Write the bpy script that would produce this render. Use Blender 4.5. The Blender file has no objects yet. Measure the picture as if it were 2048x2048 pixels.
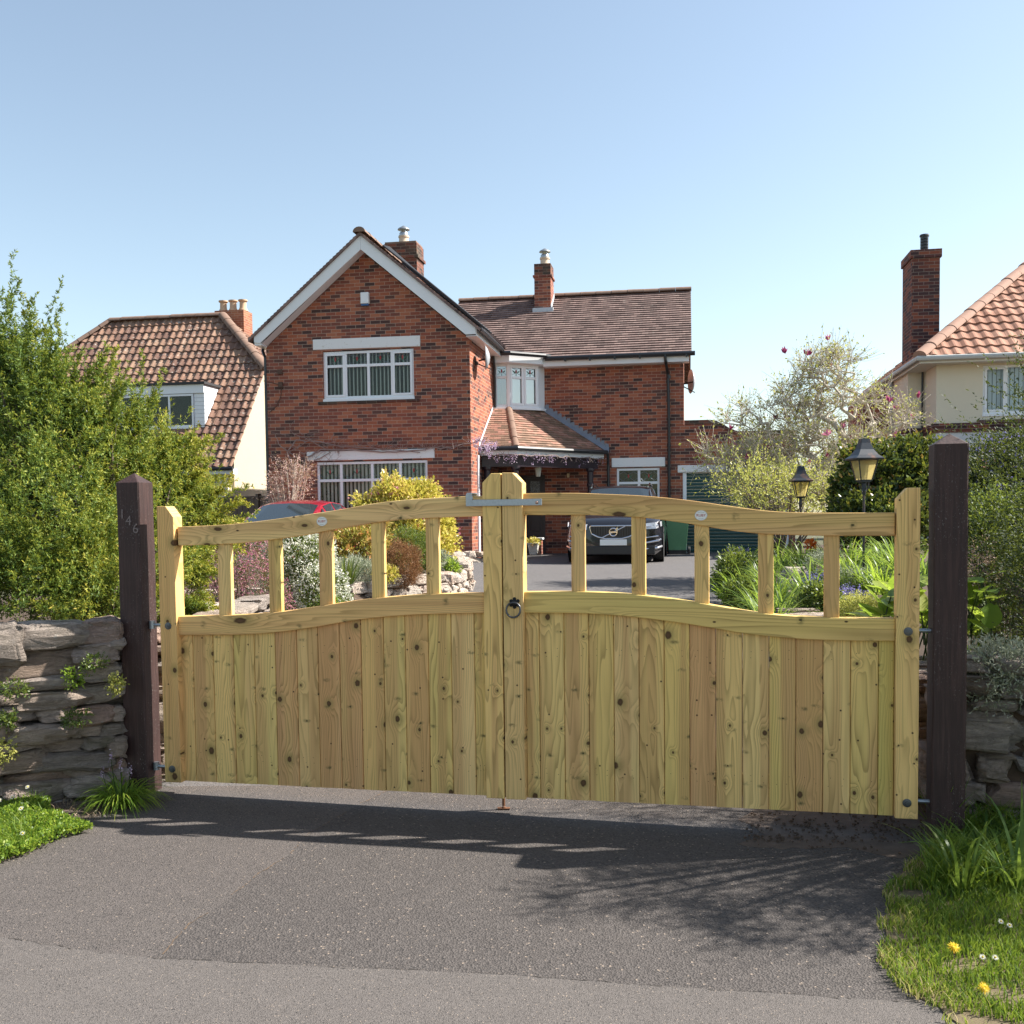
import bpy, math, random
import numpy as np
from math import *
random.seed(7)
RNG = np.random.default_rng(11)
S = bpy.context.scene
COL = S.collection

# ---------------------------------------------------------------- camera
F = 2000.; CX = 1024.; CY = 1130.; ROLL = 0.012; PITCH = atan(100/F); CZ = 1.41
cp, sp = cos(PITCH), sin(PITCH)
FWD = (0, cp, -sp); _u = (0, sp, cp)
_c, _s = cos(ROLL), sin(ROLL)
RGT = (_c, -_s*_u[1], -_s*_u[2]); UPV = (_s, _c*_u[1], _c*_u[2])
cam_d = bpy.data.cameras.new('camera'); cam = bpy.data.objects.new('camera', cam_d); COL.objects.link(cam)
S.camera = cam
cam_d.sensor_width = 36; cam_d.lens = 36*F/2048; cam_d.shift_y = (CY-1024)/2048.; cam_d.clip_end = 3000; cam_d.clip_start = .05
from mathutils import Matrix, Vector
cam.matrix_world = Matrix(((RGT[0], UPV[0], -FWD[0], 0), (RGT[1], UPV[1], -FWD[1], 0), (RGT[2], UPV[2], -FWD[2], CZ), (0, 0, 0, 1)))
S.render.resolution_x = 1024; S.render.resolution_y = 1024
# ---------------------------------------------------------------- sky, sun, exposure
SUNV = Vector((1.05, .13, 1.0)).normalized()
EL = asin(SUNV.z); AZ = atan2(SUNV.x, SUNV.y)
W = bpy.data.worlds.new('World'); S.world = W; W.use_nodes = True
nt = W.node_tree; bg = nt.nodes['Background']
sk = nt.nodes.new('ShaderNodeTexSky'); sk.sky_type = 'NISHITA'; sk.sun_disc = False
sk.sun_elevation = EL; sk.sun_rotation = AZ; sk.altitude = 0; sk.air_density = 1.1; sk.dust_density = .8; sk.ozone_density = 1.3
_hs = nt.nodes.new('ShaderNodeHueSaturation'); _hs.inputs['Saturation'].default_value = .83; nt.links.new(sk.outputs[0], _hs.inputs['Color'])
_tm = nt.nodes.new('ShaderNodeMix'); _tm.data_type = 'RGBA'; _tm.blend_type = 'MULTIPLY'; _tm.inputs[0].default_value = 1; _tm.inputs[7].default_value = (.97, .985, .94, 1); nt.links.new(_hs.outputs[0], _tm.inputs[6]); nt.links.new(_tm.outputs[2], bg.inputs[0]); bg.inputs[1].default_value = 0.091
sd = bpy.data.lights.new('sun', 'SUN'); sd.energy = 5.0; sd.angle = radians(.53); sd.color = (1, .95, .87)
so = bpy.data.objects.new('sun', sd); COL.objects.link(so); so.location = (30, 4, 40)
so.rotation_euler = (-SUNV).to_track_quat('-Z', 'Y').to_euler()
S.view_settings.view_transform = 'Standard'; S.view_settings.look = 'None'; S.view_settings.exposure = 1.28; S.view_settings.gamma = 1
S.render.engine = 'CYCLES'

# ---------------------------------------------------------------- measuring helpers (pixel -> metric place at its own distance)
def ray(px, py):
    x = (px-CX)/F; y = -(py-CY)/F
    return tuple(FWD[i]+x*RGT[i]+y*UPV[i] for i in range(3))
def atY(px, py, Y):
    d = ray(px, py); t = Y/d[1]; return (d[0]*t, Y, CZ+d[2]*t)
def gnd(px, py, z=0):
    d = ray(px, py); t = (z-CZ)/d[2]; return (d[0]*t, d[1]*t)
class Fr:
    def __init__(s, loc, rz): s.loc = loc; s.rz = rz; s.c = cos(rz); s.s = sin(rz)
    def w(s, a, b, z): return (s.loc[0]+a*s.c-b*s.s, s.loc[1]+a*s.s+b*s.c, s.loc[2]+z)
    def l(s, p):
        x = p[0]-s.loc[0]; y = p[1]-s.loc[1]; return (x*s.c+y*s.s, -x*s.s+y*s.c, p[2]-s.loc[2])
    def pix(s, px, py, b=0):
        d = ray(px, py); den = -d[0]*s.s+d[1]*s.c; num = b+(-s.loc[0]*s.s+s.loc[1]*s.c)
        t = num/den; return s.l((d[0]*t, d[1]*t, CZ+d[2]*t))
    def az(s, px, py, b=0):
        p = s.pix(px, py, b); return (p[0], p[2])
def gz(X, Y):
    "height of the drive"
    return min(max((Y-5.2)*.031, 0), .44)

# ---------------------------------------------------------------- object helpers
def tag(o, label=None, cat=None, group=None, kind=None):
    if label: o['label'] = label
    if cat: o['category'] = cat
    if group: o['group'] = group
    if kind: o['kind'] = kind
    return o
def thing(name, label, cat, loc=(0, 0, 0), rz=0, group=None):
    o = bpy.data.objects.new(name, None); COL.objects.link(o); o.location = loc; o.rotation_euler = (0, 0, rz)
    o.empty_display_size = .2
    return tag(o, label, cat, group)
class MB:
    def __init__(s): s.v = []; s.f = []; s.m = []; s.r = []; s.g = []
    def add(s, vs, fs, m=0, r=0., g=None):
        n = len(s.v); s.v += [tuple(p) for p in vs]; s.f += [tuple(i+n for i in q) for q in fs]
        s.m += [m]*len(fs); s.r += [r]*len(vs) if not isinstance(r, list) else r
        s.g += (g if g is not None else [tuple(p) for p in vs])
        return s
    def box(s, x0, x1, y0, y1, z0, z1, m=0, r=0., g=None):
        if x0 > x1: x0, x1 = x1, x0
        if y0 > y1: y0, y1 = y1, y0
        if z0 > z1: z0, z1 = z1, z0
        vs = [(x, y, z) for z in (z0, z1) for y in (y0, y1) for x in (x0, x1)]
        return s.add(vs, [(0, 2, 3, 1), (4, 5, 7, 6), (0, 1, 5, 4), (2, 6, 7, 3), (0, 4, 6, 2), (1, 3, 7, 5)], m, r, g)
    def prism_xz(s, pts, y0, y1, m=0, r=0., g=None):
        "outline in x,z (counter-clockwise seen from -y), thick from y0 to y1"
        n = len(pts); vs = [(p[0], y0, p[1]) for p in pts]+[(p[0], y1, p[1]) for p in pts]
        fs = [tuple(range(n)), tuple(range(2*n-1, n-1, -1))]+[((i+1) % n, i, n+i, n+(i+1) % n) for i in range(n)]
        return s.add(vs, fs, m, r, g)
    def prism_yz(s, pts, x0, x1, m=0, r=0.):
        n = len(pts); vs = [(x0, p[0], p[1]) for p in pts]+[(x1, p[0], p[1]) for p in pts]
        fs = [tuple(range(n)), tuple(range(2*n-1, n-1, -1))]+[((i+1) % n, i, n+i, n+(i+1) % n) for i in range(n)]
        return s.add(vs, fs, m, r)
    def prism_xy(s, pts, z0, z1, m=0, r=0.):
        n = len(pts); vs = [(p[0], p[1], z0) for p in pts]+[(p[0], p[1], z1) for p in pts]
        fs = [tuple(range(n-1, -1, -1)), tuple(range(n, 2*n))]+[(i, (i+1) % n, n+(i+1) % n, n+i) for i in range(n)]
        return s.add(vs, fs, m, r)
    def ribbon(s, top, bot, y0, y1, m=0, r=0., g=None):
        "solid between two polylines of x,z"
        n = len(top); vs = []
        for (a, b) in zip(top, bot): vs += [(a[0], y0, a[1]), (b[0], y0, b[1]), (a[0], y1, a[1]), (b[0], y1, b[1])]
        fs = []
        for i in range(n-1):
            j = 4*i; k = j+4
            fs += [(j, j+1, k+1, k), (j+2, k+2, k+3, j+3), (j, k, k+2, j+2), (j+1, j+3, k+3, k+1)]
        fs += [(0, 2, 3, 1), (4*n-4, 4*n-3, 4*n-1, 4*n-2)]
        return s.add(vs, fs, m, r, g)
    def tube(s, pts, rad, n=8, m=0, r=0., cap=True):
        pts = [Vector(p) for p in pts]
        if not hasattr(rad, '__len__'): rad = [rad]*len(pts)
        vs = []; fs = []; prev = None
        for i, p in enumerate(pts):
            t = (pts[min(i+1, len(pts)-1)]-pts[max(i-1, 0)])
            if t.length < 1e-9: t = Vector((0, 0, 1))
            t.normalize()
            if prev is None:
                a = Vector((1, 0, 0)) if abs(t.x) < .8 else Vector((0, 1, 0))
            else: a = prev
            x = (a-t*a.dot(t)).normalized(); y = t.cross(x); prev = x
            for k in range(n):
                q = 2*pi*k/n; vs.append(tuple(p+(x*cos(q)+y*sin(q))*rad[i]))
        for i in range(len(pts)-1):
            for k in range(n):
                a = i*n+k; b = i*n+(k+1) % n; fs.append((a, b, b+n, a+n))
        if cap: fs += [tuple(range(n-1, -1, -1)), tuple(range((len(pts)-1)*n, len(pts)*n))]
        return s.add(vs, fs, m, r)
    def lathe(s, prof, cx=0, cy=0, z=0, n=16, m=0, r=0.):
        "prof: list of (radius,z)"
        vs = []; fs = []
        for (rr, zz) in prof:
            for k in range(n):
                q = 2*pi*k/n; vs.append((cx+rr*cos(q), cy+rr*sin(q), z+zz))
        for i in range(len(prof)-1):
            for k in range(n):
                a = i*n+k; b = i*n+(k+1) % n; fs.append((a, b, b+n, a+n))
        fs += [tuple(range(n-1, -1, -1)), tuple(range((len(prof)-1)*n, len(prof)*n))]
        return s.add(vs, fs, m, r)
    def blob(s, c, rad, n=10, jit=.15, m=0, r=0., seed=None):
        "irregular stone-like lump"
        rr = random.Random(seed if seed is not None else random.random())
        vs = []; fs = []; rows = n//2
        ph = [rr.uniform(0, 6) for _ in range(6)]
        for i in range(rows+1):
            th = pi*i/rows
            for k in range(n):
                q = 2*pi*k/n
                d = (sin(th)*cos(q), sin(th)*sin(q), cos(th))
                # squarish super-ellipsoid
                e = [abs(x)**.6*(1 if x > 0 else -1) for x in d]
                j = 1+jit*(sin(3*d[0]+ph[0])*cos(4*d[1]+ph[1])+.6*sin(6*d[2]+ph[2])+.5*sin(7*d[0]+ph[3]))+rr.uniform(-jit, jit)*.35
                vs.append((c[0]+rad[0]*e[0]*j, c[1]+rad[1]*e[1]*j, c[2]+rad[2]*e[2]*j))
        for i in range(rows):
            for k in range(n):
                a = i*n+k; b = i*n+(k+1) % n; fs.append((a, a+n, b+n, b))
        return s.add(vs, fs, m, r)
    def build(s, name, mats, parent=None, smooth=False, org=None, bevel=0, auto=None):
        me = bpy.data.meshes.new(name)
        vs = s.v
        if org is not None: vs = [(x-org[0], y-org[1], z-org[2]) for x, y, z in vs]
        me.from_pydata(vs, [], s.f)
        if not isinstance(mats, (list, tuple)): mats = [mats]
        for mm in mats: me.materials.append(mm)
        if len(mats) > 1: me.polygons.foreach_set('material_index', s.m)
        a = me.attributes.new('rnd', 'FLOAT', 'POINT'); a.data.foreach_set('value', np.array(s.r, dtype=np.float32))
        a = me.attributes.new('gp', 'FLOAT_VECTOR', 'POINT'); a.data.foreach_set('vector', np.array(s.g, dtype=np.float32).ravel())
        if smooth: me.polygons.foreach_set('use_smooth', [True]*len(s.f))
        me.update()
        o = bpy.data.objects.new(name, me); COL.objects.link(o)
        if org is not None: o.location = org
        if parent is not None: o.parent = parent
        if smooth and auto is not None:
            try: me.set_sharp_from_angle(angle=radians(auto))
            except Exception: pass
        if bevel:
            b = o.modifiers.new('bevel', 'BEVEL'); b.width = bevel; b.segments = 2; b.limit_method = 'ANGLE'; b.angle_limit = radians(40)
        return o
def npmesh(name, V, Fq, mat, rnd, parent=None, org=None, matidx=None):
    "big mesh of quads from numpy arrays"
    V = np.asarray(V, dtype=np.float32)
    if org is not None: V = V-np.array(org, dtype=np.float32)
    me = bpy.data.meshes.new(name); n = len(V); q = len(Fq); k = Fq.shape[1]
    me.vertices.add(n); me.vertices.foreach_set('co', V.ravel())
    me.loops.add(q*k); me.loops.foreach_set('vertex_index', Fq.astype(np.int32).ravel())
    me.polygons.add(q); me.polygons.foreach_set('loop_start', np.arange(0, q*k, k, dtype=np.int32))
    for mm in (mat if isinstance(mat, (list, tuple)) else [mat]): me.materials.append(mm)
    if matidx is not None: me.polygons.foreach_set('material_index', matidx.astype(np.int32))
    a = me.attributes.new('rnd', 'FLOAT', 'POINT'); a.data.foreach_set('value', np.asarray(rnd, dtype=np.float32))
    me.update(calc_edges=True); me.validate()
    o = bpy.data.objects.new(name, me); COL.objects.link(o)
    if org is not None and parent is None: o.location = org
    if parent is not None: o.parent = parent
    return o
def text_part(name, txt, size, mat, parent, loc, rot, depth=.001, align='CENTER', spacing=1.0):
    cu = bpy.data.curves.new('t', 'FONT'); cu.body = txt; cu.size = size; cu.extrude = depth; cu.align_x = align; cu.align_y = 'CENTER'; cu.space_character = spacing
    ob = bpy.data.objects.new('t', cu); COL.objects.link(ob)
    dg = bpy.context.evaluated_depsgraph_get(); me = bpy.data.meshes.new_from_object(ob.evaluated_get(dg)); me.name = name
    bpy.data.objects.remove(ob); me.materials.clear(); me.materials.append(mat)
    o = bpy.data.objects.new(name, me); COL.objects.link(o); o.parent = parent; o.location = loc; o.rotation_euler = rot
    return o
# ================================================================ materials
class NT:
    def __init__(s, name):
        s.mat = bpy.data.materials.new(name); s.mat.use_nodes = True; s.t = s.mat.node_tree; s.b = s.t.nodes['Principled BSDF']; s.out = s.t.nodes['Material Output']
    def n(s, typ, **kw):
        x = s.t.nodes.new(typ)
        for k, v in kw.items():
            if k.startswith('i_'):
                x.inputs[k[2:]].default_value = v
            else: setattr(x, k, v)
        return x
    def l(s, a, b): s.t.links.new(a, b)
    def val(s, x, inp):
        if hasattr(x, 'is_output') or hasattr(x, 'links'): s.l(x, inp)
        else: inp.default_value = x
    def math(s, op, a, b=None, c=None, clamp=False):
        m = s.n('ShaderNodeMath', operation=op); m.use_clamp = clamp
        s.val(a, m.inputs[0])
        if b is not None: s.val(b, m.inputs[1])
        if c is not None: s.val(c, m.inputs[2])
        return m.outputs[0]
    def noise(s, vec, scale, detail=3, rough=.55, dist=0):
        x = s.n('ShaderNodeTexNoise'); x.inputs['Scale'].default_value = scale; x.inputs['Detail'].default_value = detail; x.inputs['Roughness'].default_value = rough; x.inputs['Distortion'].default_value = dist
        if vec is not None: s.l(vec, x.inputs['Vector'])
        return x.outputs['Fac']
    def ramp(s, fac, stops, interp='LINEAR'):
        r = s.n('ShaderNodeValToRGB'); r.color_ramp.interpolation = interp
        e = r.color_ramp.elements
        while len(e) > 1: e.remove(e[0])
        e[0].position = stops[0][0]; e[0].color = (*stops[0][1], 1)
        for p, c in stops[1:]:
            k = e.new(p); k.color = (*c, 1)
        s.l(fac, r.inputs[0]); return r.outputs[0]
    def mix(s, fac, a, b, mode='MIX'):
        m = s.n('ShaderNodeMix', data_type='RGBA', blend_type=mode)
        s.val(fac, m.inputs[0])
        for x, i in ((a, 6), (b, 7)):
            if isinstance(x, tuple): m.inputs[i].default_value = (*x[:3], 1)
            else: s.l(x, m.inputs[i])
        return m.outputs[2]
    def maprange(s, v, a, b, c=0, d=1):
        m = s.n('ShaderNodeMapRange'); s.l(v, m.inputs[0])
        for i, x in enumerate((a, b, c, d)): m.inputs[i+1].default_value = x
        return m.outputs[0]
    def obj(s): return s.n('ShaderNodeTexCoord').outputs['Object']
    def attr(s, nm, out='Fac'):
        a = s.n('ShaderNodeAttribute'); a.attribute_name = nm; return a.outputs[out]
    def scalev(s, v, sc):
        m = s.n('ShaderNodeVectorMath', operation='MULTIPLY'); s.l(v, m.inputs[0]); m.inputs[1].default_value = sc; return m.outputs[0]
    def addv(s, v, w):
        m = s.n('ShaderNodeVectorMath', operation='ADD'); s.l(v, m.inputs[0])
        if isinstance(w, tuple): m.inputs[1].default_value = w
        else: s.l(w, m.inputs[1])
        return m.outputs[0]
    def comb(s, x, y, z=0.):
        m = s.n('ShaderNodeCombineXYZ'); s.val(x, m.inputs[0]); s.val(y, m.inputs[1]); s.val(z, m.inputs[2]); return m.outputs[0]
    def sep(s, v):
        m = s.n('ShaderNodeSeparateXYZ'); s.l(v, m.inputs[0]); return m.outputs
    def bump(s, h, strength=.3, dist=.01):
        b = s.n('ShaderNodeBump'); b.inputs['Strength'].default_value = strength; b.inputs['Distance'].default_value = dist; s.l(h, b.inputs['Height']); s.l(b.outputs[0], s.b.inputs['Normal'])
        return b
    def fin(s, col=None, rough=.7, metal=0, spec=None):
        if col is not None:
            if isinstance(col, tuple): s.b.inputs['Base Color'].default_value = (*col[:3], 1)
            else: s.l(col, s.b.inputs['Base Color'])
        s.val(rough, s.b.inputs['Roughness']); s.b.inputs['Metallic'].default_value = metal
        if spec is not None: s.b.inputs['Specular IOR Level'].default_value = spec
        return s.mat

def plain(name, col, rough=.6, metal=0, nz=.12, sc=9, spec=None, bump=0):
    t = NT(name); n = t.noise(t.obj(), sc, 5, .6)
    c = t.mix(n, tuple(x*(1-nz) for x in col), tuple(min(1, x*(1+nz)) for x in col))
    if bump: t.bump(t.noise(t.obj(), sc*12, 3), bump, .004)
    return t.fin(c, rough, metal, spec)

def m_wood():
    """sawn treated softwood; gp.x across the grain, gp.y depth, gp.z along it"""
    t = NT('treated_pine'); g = t.attr('gp', 'Vector'); r = t.attr('rnd')
    off = t.comb(t.math('MULTIPLY', r, 13.7), t.math('MULTIPLY', r, 5.1), t.math('MULTIPLY', r, 31.3))
    p = t.addv(g, off); P = t.sep(p)
    # knots : stretched cells
    kv = t.comb(t.math('MULTIPLY', P[0], 9.), t.math('MULTIPLY', P[2], 3.3), 0.)
    vo = t.n('ShaderNodeTexVoronoi', voronoi_dimensions='2D', feature='F1'); vo.inputs['Scale'].default_value = 1.; vo.inputs['Randomness'].default_value = .9
    t.l(kv, vo.inputs['Vector'])
    # distance in metres to the cell point
    df = t.n('ShaderNodeVectorMath', operation='SUBTRACT'); t.l(kv, df.inputs[0]); t.l(vo.outputs['Position'], df.inputs[1])
    D = t.sep(df.outputs[0]); dx = t.math('DIVIDE', D[0], 9.); dz = t.math('DIVIDE', D[1], 3.3*1.25)
    d = t.math('SQRT', t.math('ADD', t.math('MULTIPLY', dx, dx), t.math('MULTIPLY', dz, dz)))
    cc = t.sep(vo.outputs['Color'])
    has = t.math('GREATER_THAN', cc[0], .26); size = t.math('MULTIPLY_ADD', t.math('MULTIPLY', cc[1], cc[1]), .012, .0048)
    q = t.math('DIVIDE', d, size)   # 1 at the knot's rim
    wob = t.noise(p, 90, 2); q = t.math('ADD', q, t.math('MULTIPLY', t.math('SUBTRACT', wob, .5), .55))
    infl = t.math('MULTIPLY', has, t.math('POWER', 2.718, t.math('MULTIPLY', t.math('MULTIPLY', q, q), -.07)))
    # grain: contour lines of a field stretched along the board
    low = t.noise(t.scalev(p, (9., 3., .75)), 1., 2, .5, .15)
    field = t.math('ADD', t.math('MULTIPLY', low, 13.), t.math('MULTIPLY', P[0], t.math('MULTIPLY_ADD', r, 75, 20)))
    field = t.math('ADD', field, t.math('MULTIPLY', infl, 2.6))
    saw = t.math('FRACT', field)
    line = t.math('POWER', saw, 2.6)
    line = t.math('MULTIPLY', line, t.math('SUBTRACT', 1., t.math('POWER', saw, 30)))
    fine = t.noise(t.scalev(p, (420., 60., 6.)), 1., 2, .6)
    base = t.ramp(r, [(0, (.90, .58, .21)), (.15, (.76, .53, .17)), (.3, (.92, .62, .26)), (.42, (.62, .38, .14)), (.55, (.90, .60, .22)), (.7, (.70, .38, .16)), (.85, (.86, .57, .19)), (1, (.66, .51, .14))])
    green = t.noise(t.scalev(p, (7., 5., 1.1)), 1., 3, .6)
    base = t.mix(t.maprange(green, .5, .75, 0, .30), base, (.44, .43, .12))
    pink = t.noise(t.addv(t.scalev(p, (6., 5., .8)), (7, 3, 1)), 1., 2, .5)
    base = t.mix(t.maprange(pink, .55, .72, 0, .45), base, (.72, .40, .21))
    sc = t.noise(t.scalev(p, (3., 3., 2.)), 1., 3)
    hw = t.noise(t.addv(t.scalev(p, (16., 6., .35)), (3, 1, 8)), 1., 1, .4); base = t.mix(t.maprange(hw, .50, .60, 0, .5), base, (.52, .27, .11))
    dark = t.mix(.72, base, (.20, .115, .03))
    amt = t.math('MULTIPLY', line, t.maprange(sc, .3, .62, .4, 1.))
    c = t.mix(amt, base, dark)
    c = t.mix(t.maprange(fine, .45, .8, 0, .22), c, (.22, .15, .06))
    # knots' colours
    halo = t.math('MULTIPLY', has, t.maprange(q, 1.0, 3.2, 1, 0))
    c = t.mix(t.math('MULTIPLY', halo, .6), c, (.30, .22, .07))
    kn = t.math('MULTIPLY', has, t.maprange(q, .75, 1.1, 1, 0))
    c = t.mix(t.math('MULTIPLY', kn, .95), c, (.075, .035, .013))
    mid = t.math('MULTIPLY', has, t.maprange(q, .3, .55, 1, 0))
    c = t.mix(t.math('MULTIPLY', mid, .5), c, (.14, .065, .03))
    kv2 = t.comb(t.math('MULTIPLY', P[0], 15.), t.math('MULTIPLY', P[2], 7.), 3.3)
    v2 = t.n('ShaderNodeTexVoronoi', voronoi_dimensions='2D', feature='F1'); v2.inputs['Scale'].default_value = 1.; t.l(kv2, v2.inputs['Vector'])
    d2 = t.n('ShaderNodeVectorMath', operation='SUBTRACT'); t.l(kv2, d2.inputs[0]); t.l(v2.outputs['Position'], d2.inputs[1]); E = t.sep(d2.outputs[0]); ex = t.math('DIVIDE', E[0], 15.); ez = t.math('DIVIDE', E[1], 7.); e = t.math('SQRT', t.math('ADD', t.math('MULTIPLY', ex, ex), t.math('MULTIPLY', ez, ez))); c2 = t.sep(v2.outputs['Color'])
    k2 = t.math('MULTIPLY', t.math('GREATER_THAN', c2[0], .72), t.maprange(e, .0030, .0052, 1, 0)); c = t.mix(t.math('MULTIPLY', k2, .95), c, (.05, .024, .010))
    st = t.math('MULTIPLY', t.math('GREATER_THAN', c2[1], .78), t.maprange(t.math('SQRT', t.math('ADD', t.math('MULTIPLY', ex, ex), t.math('MULTIPLY', t.math('MULTIPLY', ez, ez), 5.))), .004, .026, 1, 0)); wq = t.noise(p, 55, 3); c = t.mix(t.math('MULTIPLY', st, t.maprange(wq, .38, .6, .0, .85)), c, (.075, .075, .025))
    h = t.math('ADD', t.math('MULTIPLY', line, -.5), t.math('MULTIPLY', fine, .7)); t.bump(h, .25, .0012)
    return t.fin(c, .68, spec=.3)

def m_darkwood():
    t = NT('dark_stained_wood'); p = t.obj()
    f = t.noise(t.scalev(p, (90, 90, 4)), 1, 3, .65)
    n = t.noise(p, 5, 4)
    c = t.mix(n, (.024, .0115, .0105), (.044, .021, .018))
    c = t.mix(t.maprange(f, .45, .75, 0, .6), c, (.085, .042, .036))
    sp_ = t.noise(t.scalev(p, (260, 260, 90)), 1, 2, .7)
    zone = t.noise(t.scalev(p, (8, 8, 2.5)), 1, 3)
    c = t.mix(t.math('MULTIPLY', t.math('GREATER_THAN', sp_, .665), t.maprange(zone, .42, .62, 0, .75)), c, (.32, .29, .27))
    # worn top
    t.bump(f, .5, .003)
    return t.fin(c, .62, spec=.4)

def m_brick(name='brick_wall', tones=None, mortar=(.46, .35, .27), blot=.0, weather=None):
    """stretcher brickwork in the object's own metres"""
    tones = tones or [(0, (.06, .038, .038)), (.07, (.115, .058, .050)), (.17, (.20, .070, .052)), (.42, (.285, .088, .058)), (.62, (.365, .115, .064)), (.84, (.42, .150, .084))]
    t = NT(name); P = t.sep(t.obj()); geo = t.n('ShaderNodeNewGeometry'); 
    vt = t.n('ShaderNodeVectorTransform', vector_type='NORMAL', convert_from='WORLD', convert_to='OBJECT'); t.l(geo.outputs['True Normal'], vt.inputs[0])
    N = t.sep(vt.outputs[0]); side = t.math('GREATER_THAN', t.math('ABSOLUTE', N[0]), .6)
    u = t.math('ADD', t.math('MULTIPLY', P[0], t.math('SUBTRACT', 1., side)), t.math('MULTIPLY', P[1], side))
    wob = t.noise(t.obj(), 14, 2); z = t.math('ADD', P[2], t.math('MULTIPLY', t.math('SUBTRACT', wob, .5), .006))
    z = t.math('ADD', z, 20.)
    row = t.math('FLOOR', t.math('DIVIDE', z, .075)); fz = t.math('FRACT', t.math('DIVIDE', z, .075))
    sh = t.math('MULTIPLY', t.math('MODULO', row, 2.), .5)
    uu = t.math('ADD', t.math('DIVIDE', t.math('ADD', u, 40.), .225), sh); colm = t.math('FLOOR', uu); fu = t.math('FRACT', uu)
    wn = t.n('ShaderNodeTexWhiteNoise', noise_dimensions='3D'); t.l(t.comb(colm, row, t.math('MULTIPLY', side, 7.)), wn.inputs['Vector'])
    c = t.ramp(wn.outputs['Value'], tones, 'CONSTANT')
    big = t.noise(t.obj(), .8, 3); c = t.mix(t.maprange(big, .3, .7, 0, .25), c, t.mix(.6, c, (.2, .08, .05)))
    gr = t.noise(t.obj(), 60, 4, .7); c = t.mix(t.maprange(gr, .35, .75, 0, .3), c, (.12, .055, .04))
    m = t.math('MAXIMUM', t.math('LESS_THAN', fz, .125), t.math('LESS_THAN', fu, .042))
    c = t.mix(t.math('MULTIPLY', m, .72), c, mortar)
    if weather:
        wz = t.noise(t.obj(), 2.2, 5, .7); c = t.mix(t.maprange(wz, weather[1], weather[1]+.25, 0, .85), c, weather[0])
    spk = t.noise(t.obj(), 26, 1); c = t.mix(t.math('GREATER_THAN', spk, .80), c, (.6, .56, .5))
    h = t.math('ADD', t.math('MULTIPLY', m, -1.), t.math('MULTIPLY', gr, .5)); t.bump(h, .5, .006)
    return t.fin(c, .85, spec=.25)

def m_tile(name, tones, tw, ch, lichen=.0, stain=.3, lc=(.5, .48, .42)):
    "roof tiles coloured one by one: gp.x along the course, gp.y up the slope"
    t = NT(name); g = t.attr('gp', 'Vector'); G = t.sep(g)
    row = t.math('FLOOR', t.math('DIVIDE', t.math('ADD', G[1], .0005), ch))
    uu = t.math('ADD', t.math('DIVIDE', t.math('ADD', G[0], 50.), tw), t.math('MULTIPLY', t.math('MODULO', row, 2.), .5 if tw < .2 else 0.))
    wn = t.n('ShaderNodeTexWhiteNoise', noise_dimensions='2D'); t.l(t.comb(t.math('FLOOR', uu), row), wn.inputs['Vector'])
    c = t.ramp(wn.outputs['Value'], tones)
    n = t.noise(g, 1.6, 5, .65); c = t.mix(t.maprange(n, .45, .75, 0, stain), c, (.05, .035, .032))
    f = t.noise(g, 45, 4, .7); c = t.mix(t.maprange(f, .4, .8, 0, .35), c, (.09, .06, .05))
    if lichen:
        l = t.noise(g, 11, 4, .75); z = t.noise(g, 1.1, 3)
        c = t.mix(t.math('MULTIPLY', t.maprange(l, .56, .66, 0, 1), t.maprange(z, .38, .6, 0, lichen)), c, lc)
    if tw < .2:
        e = t.math('LESS_THAN', t.math('FRACT', uu), .04); c = t.mix(t.math('MULTIPLY', e, .6), c, (.04, .03, .03))
    t.bump(f, .3, .004)
    return t.fin(c, .85, spec=.2)

def m_asphalt(name, c1, c2, agg=230., bump=.7, soil=0., pale=.0):
    t = NT(name); p = t.obj()
    v = t.n('ShaderNodeTexVoronoi'); v.inputs['Scale'].default_value = agg; t.l(p, v.inputs['Vector'])
    vc = t.sep(v.outputs['Color'])
    n = t.noise(p, 1.3, 5, .6); n2 = t.noise(p, 9, 4, .7); n3 = t.noise(p, agg*1.7, 2, .6)
    c = t.mix(n, c1, c2)
    c = t.mix(t.maprange(n2, .4, .75, 0, .3), c, tuple(x*.62 for x in c1))
    c = t.mix(t.maprange(vc[0], .2, 1, 0, .38), c, tuple(min(1, x*2.0) for x in c2))
    c = t.mix(t.math('MULTIPLY', t.math('GREATER_THAN', vc[1], .988), .6), c, (.34, .27, .21))
    c = t.mix(t.math('MULTIPLY', t.math('LESS_THAN', vc[2], .07), .8), c, (.025, .024, .024))
    if soil:
        s1 = t.noise(p, 2.1, 6, .7); c = t.mix(t.maprange(s1, .5, .66, 0, soil), c, (.12, .08, .055))
    h = t.math('ADD', v.outputs['Distance'], t.math('MULTIPLY', n3, .5)); t.bump(h, bump, .0035)
    return t.fin(c, .85, spec=.35)

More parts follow.
